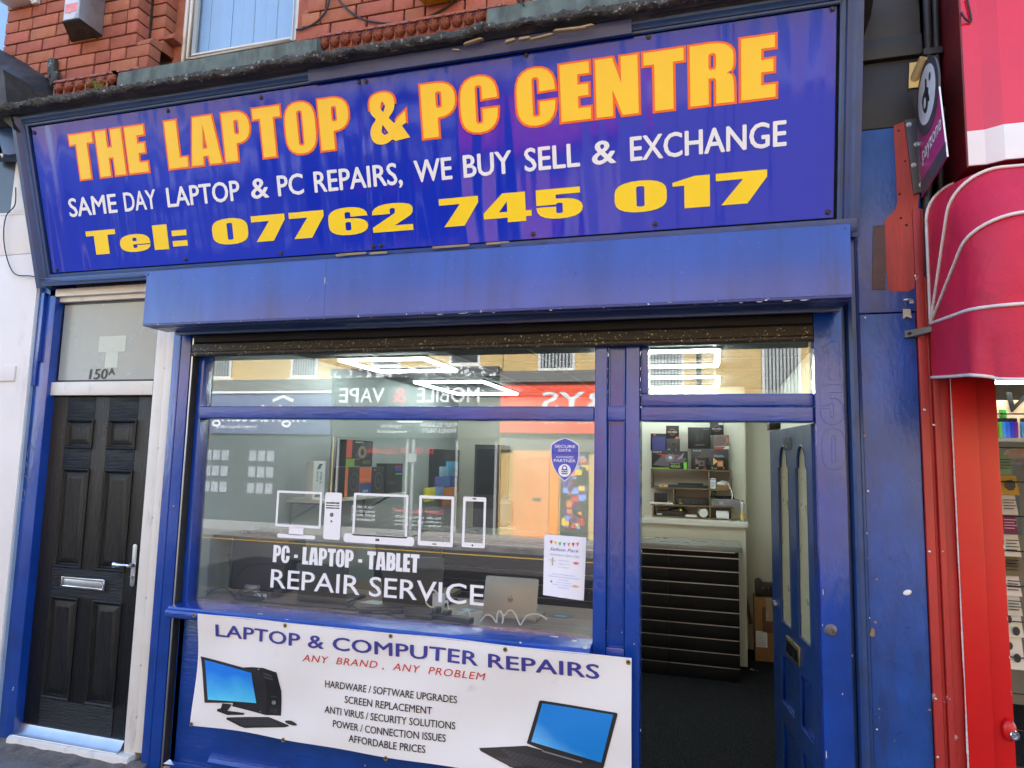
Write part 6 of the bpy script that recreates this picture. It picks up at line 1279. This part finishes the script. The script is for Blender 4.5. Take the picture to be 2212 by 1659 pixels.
# charger and cable
t = thing('laptop_charger', 'white block charger with coiled white cable on the window board', 'charger', Z_(Dc(600, 1160)))
c = Z_(Dc(605, 1165)); obj('charger_block', BX(c.x - .033, c.x + .033, c.y - .014, c.y + .014, BZ + .03, BZ + .118), m_wplastic, t, bev=.009, seg=3); obj('plug', BX(c.x - .02, c.x + .02, c.y - .012, c.y + .012, BZ + .001, BZ + .03), m_wplastic, t, bev=.004)
yc = c.y - .03
def cv(x, y): return W(*Dc(x, y), yc)
obj('cable', M().tube(smoothp([cv(597, 1010), cv(595, 960), cv(570, 915), cv(520, 920), cv(485, 980), cv(490, 1040), cv(540, 1080), cv(600, 1075), cv(660, 1040), cv(690, 1020), cv(705, 1080), cv(730, 1140), cv(775, 1165), cv(830, 1145), cv(880, 1115), cv(905, 1120), cv(920, 1190), cv(945, 1245), cv(970, 1255), cv(1010, 1225), cv(1060, 1165), cv(1100, 1155), cv(1140, 1180), cv(1170, 1225), cv(1200, 1262), cv(1225, 1250), cv(1240, 1190), cv(1220, 1125), cv(1195, 1120), cv(1178, 1180), cv(1185, 1250), cv(1210, 1262), cv(1232, 1230), cv(1235, 1160), cv(1210, 1118), cv(1250, 1160), cv(1290, 1115), cv(1325, 1112), cv(1360, 1150), cv(1390, 1220), cv(1408, 1255), cv(1430, 1225), cv(1470, 1165), cv(1530, 1145), cv(1590, 1150), cv(1640, 1175), cv(1672, 1200)], 5), .0044, 7), m_wplastic, t, smooth=60)
# power strips
def stripbox(name, label, cat, p0, p1, h, d, extra=None):
    a, b = Z_(p0), Z_(p1); dx = (b - a); L = dx.length; dx = dx.normalized(); nx = V3((-dx.y, dx.x, 0))
    t = thing(name, label, cat, (a + b) / 2)
    obj('body', M().box(0, L, 0, d, 0.001, h, fn=lambda u, v, w_: a + dx * u + nx * v + V3((0, 0, w_))), m_blkplastic, t, bev=.005)
    return t, lambda u, v, w_: a + dx * (u * L) + nx * v + V3((0, 0, w_))
t, f1 = stripbox('power_strip', 'black power extension strip on the window board beneath the white charger', 'power strip', Dc(540, 1200), Dc(905, 1258), .032, .05)
obj('plug', M().box(.0, .12, -.004, .05, .032, .06, fn=f1).box(.28, .42, .004, .046, .032, .055, fn=f1), m_blkplastic, t, bev=.005); obj('cable', M().tube(smoothp([Z_(Dc(540, 1190)) + V3((0, .02, .02)), Z_(Dc(380, 1200)) + V3((0, .0, .01)), Z_(Dc(200, 1195)) + V3((0, 0, .008)), Z_(Dc(60, 1150)) + V3((0, 0, .01)), Z_(Cc(2000, 1150)) + V3((0, 0, .01))]), .004, 6), m_cable, t)
t, f1 = stripbox('power_adapter', 'long black laptop adapter lying on the window board', 'adapter', Cc(1690, 1150), Dc(270, 1150), .03, .05)
obj('cable', M().tube(smoothp([f1(0, .02, .02), Z_(Cc(1620, 1080)) + V3((0, 0, .012)), Z_(Cc(1570, 1050)) + V3((0, 0, .01)), Z_(Cc(1600, 1100)) + V3((0, 0, .012)), Z_(Cc(1660, 1060)) + V3((0, 0, .02)), Z_(Cc(1580, 1085)) + V3((0, 0, .01))]), .004, 6), m_cable, t); obj('label', M().box(.3, .7, -.0012, .0, .008, .014, fn=f1), lgry, t)
t, f1 = stripbox('power_adapter', 'small square black adapter at the front edge of the window board', 'adapter', Dc(270, 1180), Dc(540, 1215), .022, .03)
# black laptops seen from behind
def blklap(label, p0, p1, h, tilt):
    a, b = Z_(p0), Z_(p1); t = thing('laptop', label, 'laptop', (a + b) / 2); w0 = .03
    obj('lid', M().prism([a + V3((w0 * .6, 0, .004)), b + V3((0, 0, .004)), b + V3((-.02, math.sin(tilt) * h, h)), a + V3((-.03, math.sin(tilt) * h, h))], (0, .01, 0)), m_blkplastic, t, bev=.004)
    obj('base', M().prism([a + V3((w0, .011, .002)), b + V3((0, .011, .002)), b + V3((0, .24, .002)), a + V3((w0, .24, .002))], (0, 0, .016)), m_blkplastic, t, bev=.003)
blklap('black laptop standing open near the middle of the window, lid to the street', Cc(1060, 1025), Cc(1560, 1060), .21, .25)
blklap('larger black laptop behind the lettering, lid to the street', Cc(1895, 1060), Dc(640, 1100), .27, .2)
# PC tower, cables, bottom left
t = thing('computer_case', 'black desktop computer case with side panel, left end of the window board', 'computer', (-2.6, .5, BZ))
a = Z_(Cc(430, 905)); b = Z_(Cc(960, 980)); X0_, X1_ = a.x, b.x; Y_ = a.y
hz = W(*Cc(450, 400), Y_).z
obj('case_body', BX(X0_, X1_ - .05, Y_ + .004, Y_ + .21, BZ + .002, hz), m_blkplastic, t, bev=.006); obj('side_panel', BX(X0_ + .015, X1_ - .06, Y_ - .002, Y_ + .004, BZ + .012, hz - .012), mat('case_panel', (.05, .052, .055), .4, var=.15), t, bev=.003); obj('rear_strip', BX(X0_ - .012, X0_ - .0005, Y_ + .0, Y_ + .2, BZ + .01, hz - .01), m_steel, t, bev=.002)
pz2 = [W(*Cc(560, 735), Y_ - .003), W(*Cc(500, 830), Y_ - .003), W(*Cc(470, 890), Y_ - .003)]
obj('window_curve', M().tube(smoothp([V3((X0_ + .03, Y_ - .004, BZ + .06)), V3((X0_ + .12, Y_ - .004, BZ + .15)), V3((X0_ + .28, Y_ - .004, BZ + .17)), V3((X1_ - .08, Y_ - .004, BZ + .16))]), .004, 6), m_blkplastic, t)
an = M()
for d in (0, .016): an.tube([V3((X0_ - .03, Y_ + .05, BZ + .09)), V3((X0_ - .04 + d * .4, Y_ + .05, BZ + .10)), V3((X0_ - .065 + d, Y_ + .05, BZ + .205))], .004, 6)
an.tube([V3((X0_, Y_ + .05, BZ + .09)), V3((X0_ - .03, Y_ + .05, BZ + .09))], .006, 6); obj('antenna', an, m_blkplastic, t)
t = thing('spare_board', 'worn wooden board lying on the black computer case, cables on it', 'board', (X0_ + .2, Y_ + .1, hz)); obj('plank', BX(X0_ - .12, X1_ - .02, Y_ - .03, Y_ + .26, hz + .001, hz + .018), m_oak, t, bev=.003)
t = thing('cable_heap', 'dark pouch and loose cables heaped on the wooden board', 'cables', (X0_ + .2, Y_ + .1, hz + .019)); cb = M()
for k in range(9): cb.tube(smoothp([(X0_ + .0 + rnd.random() * .36, Y_ + rnd.random() * .2, hz + .024 + rnd.random() * .03) for _ in range(5)]), .0025, 5)
obj('loose_cables', cb, m_cable, t); obj('pouch', M().ell((X0_ + .24, Y_ + .1, hz + .032), (.07, .03, .016), None, 12, 6), kgry, t, smooth=60)
t = thing('adapter_tangle', 'tangled black cables around a white adapter on the window board', 'cables', Z_(Cc(620, 1000))); cb = M()
P0 = Z_(Cc(620, 1020))
for k in range(11):
    ph = rnd.random() * 6; cb.tube(smoothp([P0 + V3((.085 * math.cos(ph + i * 1.5) + rnd.uniform(-.03, .03), .03 * math.sin(ph + i * 1.5), .006 + .02 * rnd.random() + (.05 * (i == 2) if k % 3 == 0 else 0))) for i in range(6)]), .0026, 6)
cb.tube(smoothp([Z_(Cc(210, 960)) + V3((0, 0, .004)), Z_(Cc(280, 915)) + V3((0, .01, .01)), Z_(Cc(380, 920)) + V3((0, .01, .012)), Z_(Cc(470, 970)) + V3((0, 0, .008)), Z_(Cc(560, 1010)) + V3((0, 0, .008))]), .004, 6)
cb.tube(smoothp([Z_(Cc(720, 1035)) + V3((0, 0, .004)), Z_(Cc(1000, 1062)) + V3((0, 0, .004)), Z_(Cc(1300, 1085)) + V3((0, 0, .004)), Z_(Cc(1680, 1120)) + V3((0, 0, .004))]), .003, 6)
obj('black_cables', cb, m_cable, t); q = Z_(Cc(720, 1010)); obj('white_adapter', BX(q.x - .03, q.x + .035, q.y - .02, q.y + .02, BZ + .004, BZ + .035), m_wplastic, t, bev=.006); q = Z_(Cc(640, 950)); obj('label_adapter', BX(q.x - .05, q.x + .04, q.y, q.y + .03, BZ + .01, BZ + .05), mat('grey_label', rgb(160, 165, 180), .5, var=.3, vs=40), t, bev=.004)
obj('black_adapter', M().ell(Z_(Cc(880, 980)) + V3((0, .02, .03)), (.05, .03, .03), None, 12, 8), m_blkplastic, t, smooth=60)
for k, (p, cl, lb) in enumerate(((Dc(1790, 1170), (92, 108, 140), 'blue printed leaflet at the right end of the window board'), (Dc(880, 1105), (90, 105, 120), 'dark blue leaflet behind the silver laptop'), (Cc(1830, 1035), (210, 212, 215), 'white paper sheet under the black laptop'))):
    q = Z_(p); t = tag(obj('leaflet', M().add([q + V3(c) for c in ((-.07, -.03, .002), (.05, -.04, .002), (.08, .05, .002), (-.04, .06, .002), (-.07, -.03, .0005), (.05, -.04, .0005), (.08, .05, .0005), (-.04, .06, .0005))], [(0, 1, 2, 3), (0, 4, 5, 1), (1, 5, 6, 2), (2, 6, 7, 3), (3, 7, 4, 0)]), flat(rgb(*cl), .4)), lb, 'leaflet'); 
    if k < 2: obj('print', M().add([q + V3(c) for c in ((-.03, -.01, .0026), (.03, -.015, .0026), (.05, .02, .0026), (-.02, .025, .0026))], [(0, 1, 2, 3)]), flat(rgb(150, 185, 215)), t)
# left wall shelf with cartons
t = thing('wall_shelf', 'cream shelf on black brackets on the left shop wall', 'shelf', (-2.85, 1.8, 1.45))
obj('shelf_board', BX(-2.998, -2.70, 1.14, 2.55, 1.435, 1.46), m_upvc, t, bev=.002)
for y_ in (1.19, 2.3): obj('bracket', M().tube([(-2.985, y_, 1.26), (-2.985, y_, 1.43)], .009, 6).tube([(-2.985, y_, 1.428), (-2.74, y_, 1.428)], .009, 6).tube([(-2.985, y_, 1.30), (-2.76, y_, 1.425)], .008, 6), m_blkplastic, t)
def wbox(label, y0, y1, z0, z1, d, mt, prints=(), xo=-2.73):
    t = thing('component_box', label, 'carton', (xo - d / 2, (y0 + y1) / 2, z0), 'component cartons on the left wall shelf'); obj('carton', BX(xo - d, xo, y0, y1, z0, z1), mt, t, bev=.002)
    fn_ = lambda u, v, n=0: V3((xo + .0012 + n, y0 + u * (y1 - y0), z0 + v * (z1 - z0)))
    for k, (kind, arg, col) in enumerate(prints):
        m = M(); n_ = .0004 * k
        if kind == 'r': shape(m, [rr(arg[0], arg[1], arg[2], arg[3], .01)], fn_, n_)
        elif kind == 'p': shape(m, [list(arg)], fn_, n_)
        elif kind == 'c': shape(m, [circ(arg[0], arg[1], arg[2], 20, arg[3])], fn_, n_)
        elif kind == 't': line(m, arg[0], (arg[1], arg[2]), (arg[3], arg[2]), arg[4], fn_, off=.02, z=n_)
        elif kind == 'v': line(m, arg[0], (0, 0), (1, 0), 1, lambda u, v, n=0: fn_(arg[1] + v * arg[3], arg[2] - u * arg[4], n_ + n), off=.02)
        obj('lettering' if kind in 'tv' else 'artwork', m, flat(rgb(*col)), t, recalc=False, smooth=0)
ko = mat('carton_orange', rgb(214, 96, 40), .5)
wbox('white motherboard carton standing upright with black bird emblem', 1.17, 1.33, 1.461, 1.735, .06, mat('carton_white', rgb(214, 216, 218), .5), (('v', ('Z790 A', .55, .72, .14, .32), (50, 52, 56)), ('v', ('ELITE', .25, .72, .14, .26), (50, 52, 56)), ('p', ((.25, .78), (.45, .94), (.75, .92), (.6, .86), (.55, .8)), (50, 52, 56)), ('r', (.2, .05, .7, .12), (90, 92, 96))), -2.80)
wbox('tall black carton with orange red spine and golden eye artwork', 1.50, 1.93, 1.695, 1.905, .09, kblk, (('r', (0, .33, .2, 1), (214, 80, 56)), ('r', (0, 0, .5, .3), (130, 165, 60)), ('p', ((.3, .4), (.55, .9), (.95, .95), (.8, .4), (.5, .3)), (70, 72, 80)), ('c', (.58, .55, .16, .24), (150, 126, 96)), ('c', (.58, .55, .07, .12), (40, 34, 30)), ('t', ('4070', .6, .1, .9, .14), (120, 140, 60)), ('t', ('GIGABYTE', .3, .9, .6, .06), (210, 210, 210)), ('r', (.3, .03, .58, .28), (44, 40, 44))))
wbox('black carton with orange spine and fan rings below the eye carton', 1.50, 1.72, 1.461, 1.69, .10, kblk, (('r', (0, 0, .2, 1), (224, 110, 40)), ('c', (.62, .5, .3, .32), (70, 70, 74)), ('c', (.62, .5, .24, .26), (30, 29, 30)), ('c', (.62, .5, .12, .12), (60, 60, 64))))
wbox('orange and blue processor carton in front of the fan boxes', 1.73, 1.93, 1.461, 1.69, .10, ko, (('r', (0, 0, 1, .45), (50, 74, 130)), ('t', ('intel', .3, .12, .7, .12), (200, 210, 230)), ('r', (.0, .5, .9, .62), (226, 110, 60))))
wbox('second black fan carton to the right of the orange carton', 1.94, 2.16, 1.461, 1.69, .10, kblk, (('c', (.5, .5, .3, .32), (80, 80, 84)), ('c', (.5, .5, .24, .26), (30, 29, 30)), ('c', (.5, .5, .12, .12), (60, 60, 64)), ('t', ('fan', .1, .88, .3, .06), (150, 150, 150))))
wbox('tall dark carton with coloured stripes at the far end of the shelf', 2.2, 2.52, 1.461, 1.72, .10, kblk, (('r', (.5, .86, .9, .92), (200, 50, 60)), ('r', (.5, .76, .95, .83), (60, 60, 220)), ('r', (.55, .62, .95, .67), (60, 190, 90)), ('r', (.1, .3, .5, .4), (60, 62, 66))))
# display boards at the back
t = thing('display_board', 'black wall panel hung with coloured product packs inside the shop', 'display board', (-2.97, 4.0, 1.0))
def Bx(cx_, cy_, X): return WX(813.3 + cx_ * .22062, 759.1 + cy_ * .22062, X)
def Bc(cx_, cy_, Y): return W(813.3 + cx_ * .22062, 759.1 + cy_ * .22062, Y)
a, b = Bx(535, 1400, -2.96), Bx(835, 970, -2.96); obj('panel', BX(-2.999, -2.96, a.y, min(b.y, 4.58), a.z, b.z), m_blkplastic, t, bev=.004)
for (x0, y0, x1, y1, col) in ((697, 1078, 802, 1222, (84, 170, 222)), (634, 1128, 702, 1225, (150, 196, 222)), (590, 1225, 660, 1330, (96, 110, 190)), (655, 1225, 722, 1325, (70, 130, 214)), (720, 1225, 788, 1325, (50, 80, 170)), (480, 1330, 575, 1475, (240, 224, 40)), (580, 1320, 660, 1450, (130, 170, 214)), (655, 1325, 790, 1520, (224, 132, 56))):
    a, b = Bx(x0, y1, -2.93), Bx(x1, y0, -2.93); tt = thing('product_pack', 'hanging product pack in %s on the black display board' % {84: 'sky blue', 150: 'pale ice blue', 96: 'violet blue', 70: 'mid blue', 50: 'deep blue', 240: 'bright yellow', 130: 'soft grey blue', 224: 'orange'}[col[0]], 'product pack', (-2.94, (a.y + b.y) / 2, a.z), 'product packs on the display board'); obj('pack', BX(-2.958, -2.93, a.y, b.y, a.z, b.z), flat(rgb(*col), .35), tt, bev=.003); obj('inset', BX(-2.929, -2.926, a.y + .03, b.y - .04, a.z + .05, (a.z + b.z) / 2), flat(rgb(*[int(c * .6 + 60) for c in col])), tt)
t = thing('black_cabinet', 'tall black cabinet standing at the back of the shop', 'cabinet', (-1.3, 4.3, .9)); a, b = Bc(950, 1400, 4.2), Bc(1215, 915, 4.2); obj('cabinet_body', BX(a.x, b.x, 4.2, 4.58, FZ, b.z), m_blkplastic, t, bev=.006); obj('cabinet_door', BX(a.x + .03, b.x - .03, 4.19, 4.199, a.z, b.z - .05), m_slat, t, bev=.003)
t = thing('water_cooler', 'water bottle dispenser standing behind the counter', 'water cooler', (-.95, 4.3, FZ)); q = Bc(1220, 1560, 4.3); obj('cooler_stand', BX(q.x - .15, q.x + .15, 4.2, 4.5, FZ, 1.02), m_wplastic, t, bev=.01); obj('bottle', M().lathe((q.x, 4.35, 1.02), (0, 0, 1), [(.06, 0), (.13, .05), (.13, .26), (.05, .32), (.05, .36)], 18), flat(rgb(90, 120, 160), .2), t, smooth=40)
t = thing('desk_monitor', 'black computer monitor on the work desk behind the window bench', 'monitor', (-2.2, 1.5, .9)); obj('desk', BX(-2.9, -1.9, 1.3, 1.9, .74, .77), m_oak, t); obj('desk_leg', M().box(-2.88, -2.82, 1.32, 1.88, FZ, .739).box(-1.98, -1.92, 1.32, 1.88, FZ, .739), m_blkplastic, t); obj('screen', BX(-2.5, -1.95, 1.6, 1.63, .85, 1.2), m_blkplastic, t, bev=.004); obj('stand', BX(-2.26, -2.2, 1.61, 1.66, .771, .9), m_blkplastic, t)

# ---------------------------------------------------------------- inside the red shop
struct('red_shop_interior', M().box(1.1, 3.5, 2.9, 3.0, GZ, 2.6).box(1.1, 3.5, .1, 3.0, 2.45, 2.55), mat('dim_shop_wall', rgb(120, 112, 100), .8)); struct('red_shop_floor', BX(1.1, 3.5, .0, 3.0, -.05, GZ + .02), m_carpet)
t = thing('tube_light', 'lit strip light under the ceiling of the red shop', 'ceiling light', (1.5, .9, 2.2)); a = W(2165, 824, .9); obj('tube', M().tube([(a.x - .05, .9, a.z), (2.4, .9, a.z)], .014, 8), m_led, t); obj('tube', M().tube([(a.x - .05, 1.0, a.z + .01), (2.4, 1.0, a.z + .01)], .014, 8), m_led, t)
t = thing('vape_display', 'lit product display header with black lettering and coloured vape pens', 'display', (1.7, .95, 1.6))
def r1(cx_, cy_, Y): return W((3680 + cx_ * .4819) * .5422, (1450 + cy_ * .4819) * .5422, Y)
a, b = r1(600, 640, 1.0), r1(830, 300, 1.0); obj('back_panel', BX(a.x - .1, a.x + 1.2, 1.0, 1.03, a.z, b.z), mat('display_peach', rgb(236, 208, 180), .5, col2=rgb(226, 140, 80)), t)
g = M(); p = r1(695, 395, .99); line(g, 'Vape', (p.x, p.z), (p.x + .34, p.z - .0), .11, wallfn(.99), off=.03, shear=.3); obj('lettering', g, kblk, t, recalc=False)
for k, (cx_, col) in enumerate(((632, (110, 180, 70)), (658, (52, 140, 232)), (692, (50, 110, 232)), (726, (34, 50, 190)), (760, (92, 30, 130)), (824, (60, 130, 190)))):
    a, b = r1(cx_ - 14, 612, .96), r1(cx_ + 14, 480, .96); bt_ = obj('vape_pen', BX(a.x, b.x, .95, .98, a.z, b.z), flat(rgb(*col), .3), t, bev=.004); obj('pen_cap', BX(a.x + .002, b.x - .002, .952, .978, b.z + .0005, b.z + .02), kblk, bt_, bev=.002)
a, b = r1(632, 450, .96), r1(682, 375, .96); obj('green_device', BX(a.x, b.x, .95, .98, a.z, b.z), flat(rgb(70, 180, 80), .3), t, bev=.01)
a, b = r1(630, 640, .92), r1(830, 615, .92); obj('display_shelf', BX(a.x, a.x + 1.0, .9, 1.0, a.z, b.z), m_wplastic, t)
t = thing('card_rack', 'wire rack of greeting cards inside the red shop doorway', 'card rack', (1.35, .6, GZ))
cards = ((640, 755, 720, 910, (120, 150, 118)), (655, 925, 785, 1080, (178, 140, 52)), (665, 1090, 775, 1245, (196, 192, 198)), (675, 1255, 775, 1405, (110, 30, 84)), (685, 1420, 800, 1590, (206, 204, 200)), (690, 1600, 800, 1700, (110, 92, 62)))
def r2(cx_, cy_, Y): return W((3680 + cx_ * .5181) * .5422, (2200 + cy_ * .5181) * .5422, Y)
cl = [(r1(c[0], c[3], .55), r1(c[2], c[1], .55), c[4]) for c in cards] + [(r2(x0, y1, .55), r2(x1, y0, .55), col) for x0, y0, x1, y1, col in ((640, 30, 740, 180, (104, 92, 62)), (655, 190, 750, 335, (214, 206, 208)), (662, 345, 755, 485, (196, 192, 184)), (670, 495, 765, 650, (210, 206, 196)), (680, 660, 770, 900, (212, 208, 200)))]
for k, (a, b, col) in enumerate(cl):
    cdd = obj('greeting_card', M().add([(a.x - .02, .55, a.z), (b.x, .55, a.z), (b.x, .58, b.z), (a.x - .02, .58, b.z), (a.x - .02, .556, a.z), (b.x, .556, a.z), (b.x, .586, b.z), (a.x - .02, .586, b.z)], [(0, 1, 2, 3), (4, 7, 6, 5), (0, 4, 5, 1), (1, 5, 6, 2), (2, 6, 7, 3), (3, 7, 4, 0)]), flat(rgb(*col)), t)
    cxm = (a.x + b.x) / 2; czm = (a.z + b.z) / 2; hh = b.z - a.z; mm = M()
    if k in (1,): mm.prism([(cxm + .02 * math.cos(i * .4) * (1 + .12 * (i % 2)), .5595, czm + .024 * math.sin(i * .4) * (1 + .12 * (i % 2))) for i in range(16)], (0, -.004, 0))
    elif k >= 9: mm.prism([(cxm - .004 + .014 * math.cos(i * .52), .55, czm - .02 + .02 * math.sin(i * .52)) for i in range(12)], (0, -.004, 0)).prism([(cxm - .028 + .012 * math.cos(i * .52), .56, czm + .03 + .018 * math.sin(i * .52)) for i in range(12)], (0, -.004, 0))
    else:
        for j in range(4): mm.box(cxm - .03, cxm + .02 - .008 * (j % 2), .545, .549, czm + hh * (.25 - j * .15), czm + hh * (.25 - j * .15) + .004)
    obj('print', mm, flat(rgb(40, 38, 44) if k not in (3,) else rgb(200, 150, 180)), cdd)
wr = M()
for k in range(12): wr.tube([(1.2, .54, .45 + k * .16), (1.5, .54, .45 + k * .16), (1.5, .60, .5 + k * .16)], .003, 5)
wr.tube([(1.5, .6, GZ + .02), (1.5, .6, 2.1)], .008, 6).tube([(1.18, .6, GZ + .02), (1.18, .6, 2.1)], .008, 6); obj('wire_frame', wr, m_cable, t)
tag(obj('dark_stand', M().prism([r1(770, 830, .8), r1(830, 825, .8), r1(860, 1400, .8), r1(820, 1420, .8), r1(800, 1200, .8)], (0, .05, 0)), mat('grey_stand', (.10, .11, .11), .4), None), 'grey plastic stand behind the greeting cards', 'stand')
tag(obj('sweet_bag', M().ell(r1(800, 750, 1.1), (.08, .05, .04), None, 14, 8), mat('foil_wrap', rgb(220, 110, 70), .3, col2=rgb(70, 170, 170), vs=30), smooth=60), 'crumpled orange and teal foil packets on the red shop shelf', 'packets')
